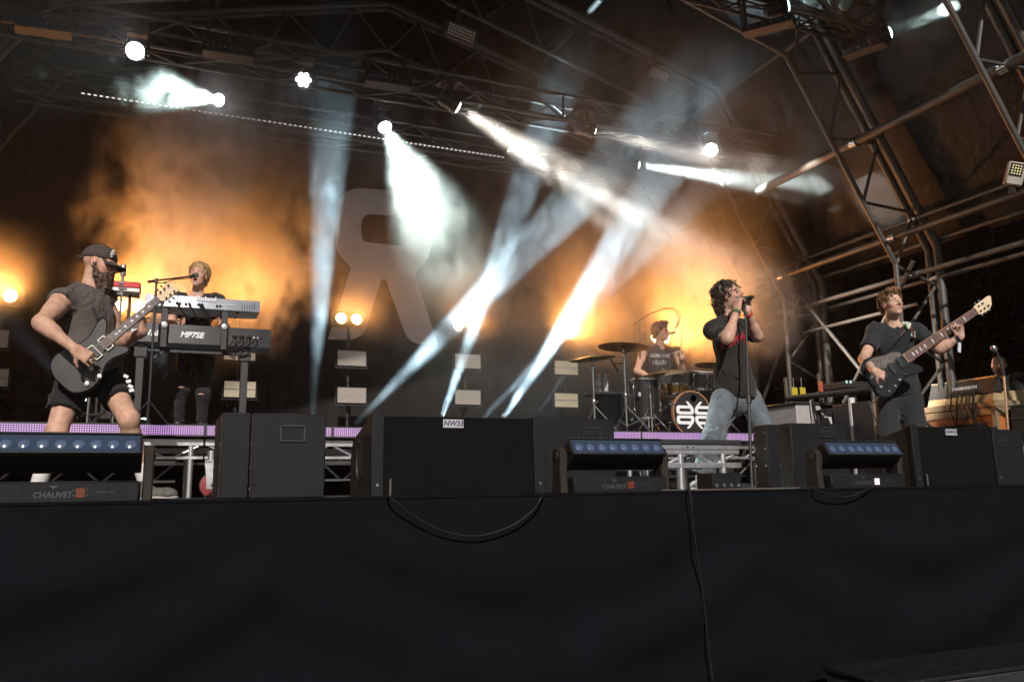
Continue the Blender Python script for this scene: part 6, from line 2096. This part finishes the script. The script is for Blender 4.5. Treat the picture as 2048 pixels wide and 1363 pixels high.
def bass():
    a, n_ = at(1766, 748, 5.22), at(1951, 622, 5.00)
    B = local_frame(a, n_, Vector((-.35, -1, .05)))
    L = (n_ - a).length
    k = L / .864
    t = thing('bass_guitar', 'black five-string bass guitar with a pale maple headstock', 'guitar', a)
    S2 = lambda P: [(x * k, y * k) for x, y in P]
    out = [(-.115, -.03), (-.13, -.08), (-.10, -.15), (-.04, -.17), (.03, -.145), (.10, -.115), (.17, -.12), (.25, -.15), (.29, -.145), (.29, -.11), (.25, -.06), (.24, -.03), (.26, .03), (.33, .09), (.39, .14), (.40, .17), (.36, .175), (.27, .15), (.17, .12), (.09, .125), (.02, .155), (-.05, .165), (-.11, .13), (-.125, .06)]
    out = [(x * .95, y * .88) for x, y in out]
    MB().prism(round_poly(S2(out), .03, 3), -.042, 0, B, a, ch=.01).build('body', mat('bass_black', (.012, .012, .013), .16, var=.1, coat=.8), t, world=True)
    top = [(-.105, .02), (-.10, .11), (-.04, .148), (.02, .14), (.09, .11), (.16, .10), (.20, .08), (.22, .04)]
    top = [(x * .93, y * .86) for x, y in top]
    MB().prism(round_poly(S2(top), .02, 3), .0005, .004, B, a).build('burst_top', mat('bass_burst', (.12, .10, .085), .3, var=.4, scale=22, coat=.5), t, world=True)
    MB().prism(S2([(.2, -.034), (.864, -.023), (.864, .023), (.2, .034)]), -.016, .012, B, a, ch=.005).build('neck', M_maple, t, world=True)
    fb = MB().prism(S2([(.21, -.033), (.864, -.0225), (.864, .0225), (.21, .033)]), .0125, .018, B, a).build('fretboard', mat('fretboard_pau', (.14, .06, .04), .5, var=.3), t, world=True)
    for q in range(1, 25):
        x = L * (2 ** (-q / 12.0))
        MB().box(a + B @ Vector((x, 0, .0188)), (.003, .05 + .015 * (1 - x / L), .0016), B).build('fret', M_steel, fb, world=True)
        if q in (3, 5, 7, 9, 12, 15, 17, 19, 21):
            MB().box(a + B @ Vector((x * 1.028, 0, .0186)), (.010, .038, .0012), B).build('inlay', M_keyw, fb, world=True)
    hs = [(.864, -.023), (.885, -.04), (.96, -.044), (1.0, -.025), (1.035, .026), (1.02, .038), (.95, .036), (.885, .034), (.864, .023)]
    hst = MB().prism(S2(hs), -.014, .004, B, a, ch=.003).build('headstock', mat('maple_pale', (.62, .5, .33), .4, var=.12), t, world=True)
    for q in range(5):
        s = -1 if q < 3 else 1
        x = (.893 + .036 * (q if q < 3 else q - 2.7)) * k
        MB().cyl(a + B @ Vector((x, s * .022, .003)), a + B @ Vector((x, s * .022, .02)), .008, n=8).build('tuner_post', M_hole, hst, world=True)
        MB().tube([a + B @ Vector((x, s * .035, -.006)), a + B @ Vector((x, s * .055, -.006))], .004, 6).build('tuner_shaft', M_steel, hst, world=True)
        MB().box(a + B @ Vector((x, s * .062, -.006)), (.02, .016, .008), B, ch=.003).build('tuner_key', M_steel, hst, world=True)
    MB().box(a + B @ Vector((-.0, 0, .01)), (.05, .1, .02), B, ch=.005).build('bridge', M_blackp, t, world=True)
    for x in (.075, .15):
        MB().box(a + B @ Vector((x * k, 0, .007)), (.034, .1, .018), B, ch=.004).build('pickup', M_blackp, t, world=True)
    for x, y in ((-.04, -.11), (.02, -.105), (.075, -.09), (-.07, -.06), (.13, -.08)):
        MB().lathe([(.0125, 0), (.0115, .016), (.001, .018)], 14, B, a + B @ Vector((x * k, y * k, .0))).build('knob', M_blackp if x > .1 else M_steel, t, world=True)
    strings(t, 0, L, 5, .072, .04, B, a, .022, .022, .0016)
    MB().tube([a + B @ Vector((-.1 * k, -.1 * k, -.02)), a + B @ Vector((-.17 * k, -.12 * k, -.02)), a + B @ Vector((-.24, -.12, -.02)), a + B @ Vector((-.3, -.3, -.03))], .006, 6).build('jack_lead', M_steel, t, world=True)
    # patterned strap over the left shoulder
    horn = a + B @ Vector((.385 * k, .15 * k, -.02))
    top_ = at(1818, 640, 5.30)
    def ribbon(pts, w, name, m):
        vs, fs = [], []
        for i, p in enumerate(pts):
            d = (pts[min(i + 1, len(pts) - 1)] - pts[max(i - 1, 0)]).normalized()
            wv = d.cross(Vector((-.45, -.88, .1))).normalized() * w / 2
            nn = Vector((-.45, -.88, .1)) * .003
            vs += [p - wv + nn, p + wv + nn, p + wv - nn, p - wv - nn]
        for i in range(len(pts) - 1):
            for j in range(4):
                fs.append((i * 4 + j, i * 4 + (j + 1) % 4, (i + 1) * 4 + (j + 1) % 4, (i + 1) * 4 + j))
        MB().add(vs, fs).build(name, m, t, world=True)
    sp = [on_surface(bt, b.t, 1811 + 2.6 * q, 638 + 5.2 * q, .006) for q in range(8)]
    sp = [q_ for q_ in sp if q_ is not None]
    sp = [sp[0] + Vector((.0, .07, .01))] + sp
    ribbon(sp, .055, 'strap', mat('strap_white', (.62, .62, .55), .8, var=.3, scale=60))
    for s in (-1, 1):
        ribbon([q_ + Vector((s * .023, -.005 - .012 * s, 0)) for q_ in sp], .009, 'strap_edge', mat('strap_green', (.04, .22, .07), .8))
    for q_ in sp[1:]:
        MB().box(q_ + Vector((-.002, -.005, 0)), (.05, .003, .004), Matrix.Rotation(R(-25), 3, 'Y') @ Matrix.Rotation(R(-30), 3, 'Z')).build('strap_stitch', M_black, t, world=True)
    ribbon([sp[-1], sp[-1].lerp(horn, .5) + Vector((-.01, -.015, 0)), horn], .04, 'strap_end', mat('strap_leather', (.16, .05, .05), .6))
bass()

# ---- keyboard player -------------------------------------------------
kx = Person('blond keyboard player in a black tee and ripped black jeans singing into a boom microphone', dict(
    P=at(392, 704, 8.62), N=at(394, 590, 8.58), H=at(397, 551, 8.52), SR=at(354, 602, 8.58), SL=at(434, 604, 8.58),
    ER=at(340, 650, 8.55), WR=at(356, 655, 8.33), EL=at(450, 655, 8.55), WL=at(430, 660, 8.33),
    HR=at(373, 710, 8.62), HL=at(413, 712, 8.62), KR=at(363, 778, 8.52), KL=at(407, 785, 8.52), AR=at(356, 845, 8.62), AL=at(404, 848, 8.62)),
    (-.2, -.98, 0), (-.30, -.95, .03), (.06, 0, 1), skin=(.56, .33, .25), mouth=.7, root=(.25, 8.6, RT))
for s in 'LR': kx.J['A' + s].z = RT + .09
kx.legs((.074, .05), (.046, .034))
for s, sd in (('R', -1), ('L', 1)):
    hand_prims(kx.body, kx.J['W' + s], Vector((0, -1, -.15)), Vector((0, -.1, -1)), sd, (18, 25, 20))
kx.finish((.2, .11, .05), eyes='shut', stubble=.1)
kx.shirt('tee', cloth_mat('tee_black_k', (.024, .022, .024)), sleeve=.6, r0=.08, r1=.085, hem=at(392, 700, 8.6), seed=41, amp=.014, neck=.078, flare=.02)
kx.trousers('jeans', cloth_mat('jeans_black', (.018, .018, .02)), .098, .07, .06, seed=42, amp=.013, waist=.06)
for s in 'LR':
    kx.shoe(s, kx.J['A' + s] + Vector((-.02, -1, 0)), M_black, M_sole, RT)
for px, py, w in ((361, 774, .07), (403, 788, .07)):
    p = on_surface([o for o in kx.t.children if o.name.startswith('jeans')][0], kx.t, px, py)
    if p is not None:
        MB().sphere(p + Vector((0, .012, 0)), (w / 2, .02, .011), 12, 8).build('bare_knee', mat('knee_skin', (.45, .24, .18), .6), kx.t, world=True)
kx.hair(M_hair_bl, [('e', (-.02, 0, .055), (.105, .09, .088)), ('c', (-.04, .08, .03), (-.05, .078, -.05), .02, .014), ('c', (-.04, -.08, .03), (-.05, -.076, -.05), .02, .014), ('e', (-.08, 0, -.04), (.045, .078, .075)), ('e', (.12, 0, .0), (.088, .085, .085), .015, 's')], amp=.0045, freq=120)
kx.strands(M_hair_bl, 420, .05, .5, 72, face=.03, low=-.04, curl=.5, back=-.25)
kx.strands(mat('hair_blond_dark', (.24, .14, .06), .5, var=.4, scale=60), 160, .05, .5, 73, face=.03, low=-.04, curl=.5, back=-.25)

# ---- drummer ---------------------------------------------------------
d = Person('drummer in glasses and a sleeveless print tee raising one stick', dict(
    P=at(1318, 792, 9.42), N=at(1318, 692, 9.36), H=at(1322, 664, 9.32), SR=at(1286, 704, 9.36), SL=at(1352, 705, 9.36),
    ER=at(1274, 742, 9.2), WR=at(1305, 756, 8.98), EL=at(1364, 742, 9.22), WL=at(1363, 716, 9.02),
    HR=at(1303, 796, 9.38), HL=at(1334, 796, 9.38), KR=at(1318, 788, 8.98), KL=at(1375, 792, 8.98), AR=at(1322, 848, 8.95), AL=at(1380, 848, 8.95)),
    (.15, -.98, 0), (.60, -.80, .02), (0, 0, 1), skin=(.54, .32, .23), root=(6.0, 9.4, RT))
for s in 'LR': d.J['A' + s].z = RT + .09
d.legs()
hand_prims(d.body, d.J['WL'], Vector((-.05, -.1, 1)), Vector((-.75, -.5, 0)), -1, (70, 75, 45), thumb=(.8, .2, .8))
hand_prims(d.body, d.J['WR'], Vector((.4, -.8, -.1)), Vector((0, -.1, -1)), -1, (60, 70, 40))
d.finish((.07, .04, .02), stubble=.1)
ds = d.shirt('sleeveless_tee', cloth_mat('tee_charcoal', (.03, .029, .031)), sleeve=.08, r0=.08, r1=.084, hem=at(1318, 785, 9.4), seed=51, amp=.012, neck=.066, flare=.02, vneck=.09)
d.trousers('shorts', M_black, .105, .1, length=.75, seed=52, waist=.05)
for s in 'LR':
    d.shoe(s, d.J['A' + s] + Vector((.05, -1, 0)), M_black, M_sole, RT)
d.glasses(M_frame)
d.hair(mat('hair_midbrown', (.09, .045, .02), .5, var=.4, scale=60), [('e', (-.022, 0, .055), (.108, .09, .09)), ('e', (.05, 0, .115), (.065, .072, .036)), ('e', (-.075, 0, -.01), (.052, .08, .075)), ('c', (-.02, -.08, .04), (-.005, -.08, -.015), .016, .01), ('c', (-.02, .08, .04), (-.005, .08, -.015), .016, .01), ('e', (.125, 0, .01), (.07, .085, .068), .015, 's')], amp=.011, freq=110)
d.strands(MATS['hair_midbrown'], 360, .05, .4, 74, curl=.5, back=-.2)
d.band('L', .9, M_black, .031, .018)
rp = random.Random(9)
st = []
for k in range(15):
    x = 1300 + k * 2.9
    st.append([(x, 707 + rp.uniform(-1, 1)), (x + rp.uniform(-1, 2), 711), (x + rp.uniform(-1, 1), 715)])
    st.append([(x, 711 + rp.uniform(-2, 2)), (x + 3, 711 + rp.uniform(-2, 2))])
for k in range(10):
    x = 1308 + k * 2.6
    st.append([(x, 720 + rp.uniform(-2, 2)), (x + rp.uniform(-2, 2), 725), (x + rp.uniform(-2, 2), 729)])
print_strokes(d, ds, st, .0032, mat('print_pale', (.6, .65, .68), .7), 'chest_print')
hp = d.J['WL'] + Vector((-.02, -.05, .08))
t = thing('drum_stick', 'wooden drum stick held upright by the drummer', 'drum stick', at(1362, 712, 8.96))
a_, b_ = at(1361, 712, 8.95), at(1366, 645, 8.93)
MB().tube([a_, a_.lerp(b_, .8), a_.lerp(b_, .93), a_.lerp(b_, .97), b_], [.008, .007, .0045, .006, .004], 10).build('shaft', M_maple, t, world=True)
MB().sphere(b_, .006).build('tip', M_maple, t, world=True)
st_ = thing('drum_throne', 'round black drum stool under the drummer', 'stool', (d.J['P'].x, d.J['P'].y, RT))
pz = d.J['P'].z - .12
MB().lathe([(.16, 0), (.17, .02), (.17, .06), (.15, .085), (.001, .09)], 28, None, (d.J['P'].x, d.J['P'].y, pz - .08)).build('seat', M_black, st_, world=True)
bar('post', (d.J['P'].x, d.J['P'].y, RT + .1), (d.J['P'].x, d.J['P'].y, pz - .08), .018, M_steel, st_)
for k in range(3):
    a = 2 * math.pi * k / 3
    bar('leg', (d.J['P'].x, d.J['P'].y, RT + .22), (d.J['P'].x + .24 * math.cos(a), d.J['P'].y + .24 * math.sin(a), RT + .01), .011, M_steel, st_, 8)

# ---- crew member at the desk ----------------------------------------
CY = 7.15
hc = at(1998, 730, CY)
c = Person('bald bearded crew member in black behind the mixing desk', dict(
    P=hc + Vector((.06, .02, -.72)), N=hc + Vector((.03, .02, -.17)), H=hc, SR=hc + Vector((.02, .2, -.22)), SL=hc + Vector((.06, -.2, -.22)),
    ER=hc + Vector((-.08, .26, -.5)), WR=hc + Vector((-.28, .1, -.52)), EL=hc + Vector((.0, -.28, -.5)), WL=hc + Vector((-.22, -.16, -.5)),
    HR=hc + Vector((.05, .1, -.76)), HL=hc + Vector((.07, -.1, -.76)), KR=hc + Vector((.02, .1, -1.2)), KL=hc + Vector((.02, -.12, -1.2)), AR=hc + Vector((.08, .1, -1.65)), AL=hc + Vector((.08, -.12, -1.65))),
    (-.9, -.42, 0), (-.80, -.60, -.05), (0, 0, 1), skin=(.46, .26, .19), root=(hc.x, hc.y, 0))
fl = 0.0
for s in 'LR': c.J['A' + s].z = .1
c.legs((.074, .05), (.046, .034))
for s, sd in (('R', -1), ('L', 1)):
    hand_prims(c.body, c.J['W' + s], Vector((-1, -.1, -.1)), Vector((-.1, 0, -1)), sd, (25, 30, 20))
c.finish((.05, .03, .02), stubble=.85)
c.shirt('polo_shirt', cloth_mat('polo_black', (.016, .016, .018)), sleeve=.7, r0=.085, r1=.09, seed=61, neck=.07)
c.trousers('trousers', MATS['trousers_black'], seed=62)
for s in 'LR':
    c.shoe(s, c.J['A' + s] + Vector((-1, -.3, 0)), M_black, M_sole, 0)
c.hair(M_hair_b, [('e', (.05, 0, -.09), (.056, .056, .036)), ('c', (.0, .066, -.04), (.03, .056, -.08), .01, .016), ('c', (.0, -.066, -.04), (.03, -.056, -.08), .01, .016), ('c', (.1, -.022, -.046), (.1, .022, -.046), .008, .008), ('c', (.1, -.014, -.06), (.1, .014, -.06), .006, .006, 's')], name='beard', amp=.004, freq=190)

# ------------------------------------------------------------------ haze and smoke
def volume_mat(name, build):
    m = bpy.data.materials.new(name)
    m.use_nodes = True
    nt = m.node_tree
    nt.nodes.clear()
    out = nt.nodes.new('ShaderNodeOutputMaterial')
    v = build(nt)
    nt.links.new(v.outputs[0], out.inputs['Volume'])
    return m
def haze():
    def b(nt):
        v = nt.nodes.new('ShaderNodeVolumePrincipled')
        v.inputs['Color'].default_value = (0.95, 0.95, 0.95, 1)
        v.inputs['Density'].default_value = 0.0014
        v.inputs['Anisotropy'].default_value = 0.55
        return v
    o = MB().box((4, 5, 3.0), (30, 18, 11.4)).build('haze', volume_mat('haze_air', b), smooth=False)
    o['kind'] = 'stuff'
haze()
def smoke_grid(name, lo, hi, voxel, density):
    """smoke computed once into a voxel grid (geometry nodes volume cube), then lit by the lamps"""
    ng = bpy.data.node_groups.new(name + '_field', 'GeometryNodeTree')
    ng.interface.new_socket('Geometry', in_out='OUTPUT', socket_type='NodeSocketGeometry')
    N, Lk = ng.nodes, ng.links
    def node(t, **kw):
        n = N.new(t)
        for k, val in kw.items():
            setattr(n, k, val)
        return n
    pos = node('GeometryNodeInputPosition').outputs[0]
    class K:
        pass
    def put(sock, q):
        if isinstance(q, (int, float, tuple, list)): sock.default_value = q
        else: Lk.new(q, sock)
    def math_(op, a, b=0.0):
        n = node('ShaderNodeMath', operation=op)
        put(n.inputs[0], a); put(n.inputs[1], b)
        return n.outputs[0]
    def rng(src, a, bb, c=0.0, d=1.0):
        n = node('ShaderNodeMapRange', interpolation_type='SMOOTHSTEP')
        put(n.inputs[0], src)
        for k, q in enumerate((a, bb, c, d)):
            n.inputs[k + 1].default_value = q
        return n.outputs[0]
    def vec(op, a, b):
        n = node('ShaderNodeVectorMath', operation=op)
        put(n.inputs[0], a); put(n.inputs[1], b)
        return n.outputs['Value'] if op in ('LENGTH', 'DOT_PRODUCT') else n.outputs[0]
    def noise_(scale, detail, off, rough=.6, dist=0.0, stretch=(1, 1, 1)):
        n = node('ShaderNodeTexNoise')
        n.inputs['Scale'].default_value = scale
        n.inputs['Detail'].default_value = detail
        n.inputs['Roughness'].default_value = rough
        n.inputs['Distortion'].default_value = dist
        Lk.new(vec('MULTIPLY', vec('ADD', pos, off), stretch), n.inputs['Vector'])
        return n.outputs[0]
    def blob(c, r, n0, e=0.55, rag=1.7):
        l = vec('LENGTH', vec('DIVIDE', vec('SUBTRACT', pos, c), r), (0, 0, 0))
        w = math_('ADD', l, math_('MULTIPLY', math_('SUBTRACT', n0, 0.5), rag))
        return rng(w, 1.0, e)
    k = K()
    k.math, k.rng, k.vec, k.noise, k.blob = math_, rng, vec, noise_, blob
    vc = node('GeometryNodeVolumeCube')
    put(vc.inputs['Density'], density(k))
    vc.inputs['Background'].default_value = 0.0
    vc.inputs['Min'].default_value = lo
    vc.inputs['Max'].default_value = hi
    for a, b_, c_ in zip(('Resolution X', 'Resolution Y', 'Resolution Z'), lo, hi):
        vc.inputs[a].default_value = int((c_ - b_) / voxel)
    def b(nt):
        v = nt.nodes.new('ShaderNodeVolumePrincipled')
        v.inputs['Color'].default_value = (0.93, 0.93, 0.93, 1)
        v.inputs['Density'].default_value = 1.0
        v.inputs['Anisotropy'].default_value = 0.4
        return v
    m = volume_mat('stage_smoke', b)
    m.cycles.volume_step_rate = 2.0
    sm = node('GeometryNodeSetMaterial')
    sm.inputs['Material'].default_value = m
    out = node('NodeGroupOutput')
    Lk.new(vc.outputs[0], sm.inputs[0])
    Lk.new(sm.outputs[0], out.inputs[0])
    me = MB().box((0, 0, 0), (.01, .01, .01)).mesh(name, False)
    me.materials.append(m)
    o = bpy.data.objects.new(name, me)
    col.objects.link(o)
    md = o.modifiers.new('smoke', 'NODES')
    md.node_group = ng
    o['kind'] = 'stuff'
    return o
def stage_density(k):
    big = k.noise(0.9, 3, (0, 0, 0), .55, .6)
    wisp = k.noise(2.6, 6, (3, 1, 2), .62, 1.4, (1.15, 1, .55))
    n0 = k.math('ADD', k.math('MULTIPLY', big, .5), k.math('MULTIPLY', wisp, .5))
    base = k.math('MULTIPLY', k.rng(n0, .44, .57, .07, 1.0), SM_BASE)
    tot = k.math('MULTIPLY', base, k.blob((4.9, 9.8, 3.3), (4.4, 2.6, 3.0), n0, .5, .8))
    for i, (c, r, a) in enumerate(SM_BLOBS):
        rag, lo_ = (5.0, .12) if i < 2 else (2.0, .4)
        tot = k.math('ADD', tot, k.math('MULTIPLY', k.math('MULTIPLY', k.blob(c, r, n0, .78 if i < 2 else .5, rag), a), k.rng(n0, .40, .56, lo_, 1.0)))
    return tot
def front_density(k):
    wisp = k.noise(1.8, 5, (9, 4, 1), .6, 1.2, (1.1, 1, .6))
    a = k.math('MULTIPLY', k.blob((5.2, 7.7, 4.3), (3.6, 1.9, 1.4), wisp, .4, .8), SM_FRONT)
    b = k.math('MULTIPLY', k.blob((7.1, 6.0, 5.3), (1.7, .7, .75), wisp, .5, .8), .5)
    return k.math('MULTIPLY', k.math('ADD', a, b), k.rng(wisp, .40, .62, .04, 1.0))
SM_BASE, SM_FRONT = 0.36, 0.26
SM_BLOBS = [((0.62, 9.2, 3.2), (1.15, 0.75, 1.65), 2.0), ((6.5, 9.25, 2.95), (1.95, 0.8, 1.5), 1.0), ((7.3, 8.9, 4.25), (2.3, 0.9, 0.75), .6),
            ((-0.5, 10.0, 2.25), (.7, .5, .6), .45), ((-1.8, 10.0, 2.3), (.9, .5, .8), .45), ((2.16, 10.1, 2.25), (.55, .45, .45), .35), ((3.76, 10.1, 2.25), (.5, .45, .45), .35), ((5.27, 10.1, 2.25), (.7, .45, .6), .4)]  # small puffs added round the blinders to imitate their glare
smoke_grid('smoke', (-2.8, 8.2, 0.7), (8.7, 10.48, 6.1), .055, stage_density)
smoke_grid('smoke', (1.4, 5.3, 2.7), (8.7, 8.15, 6.1), .07, front_density)
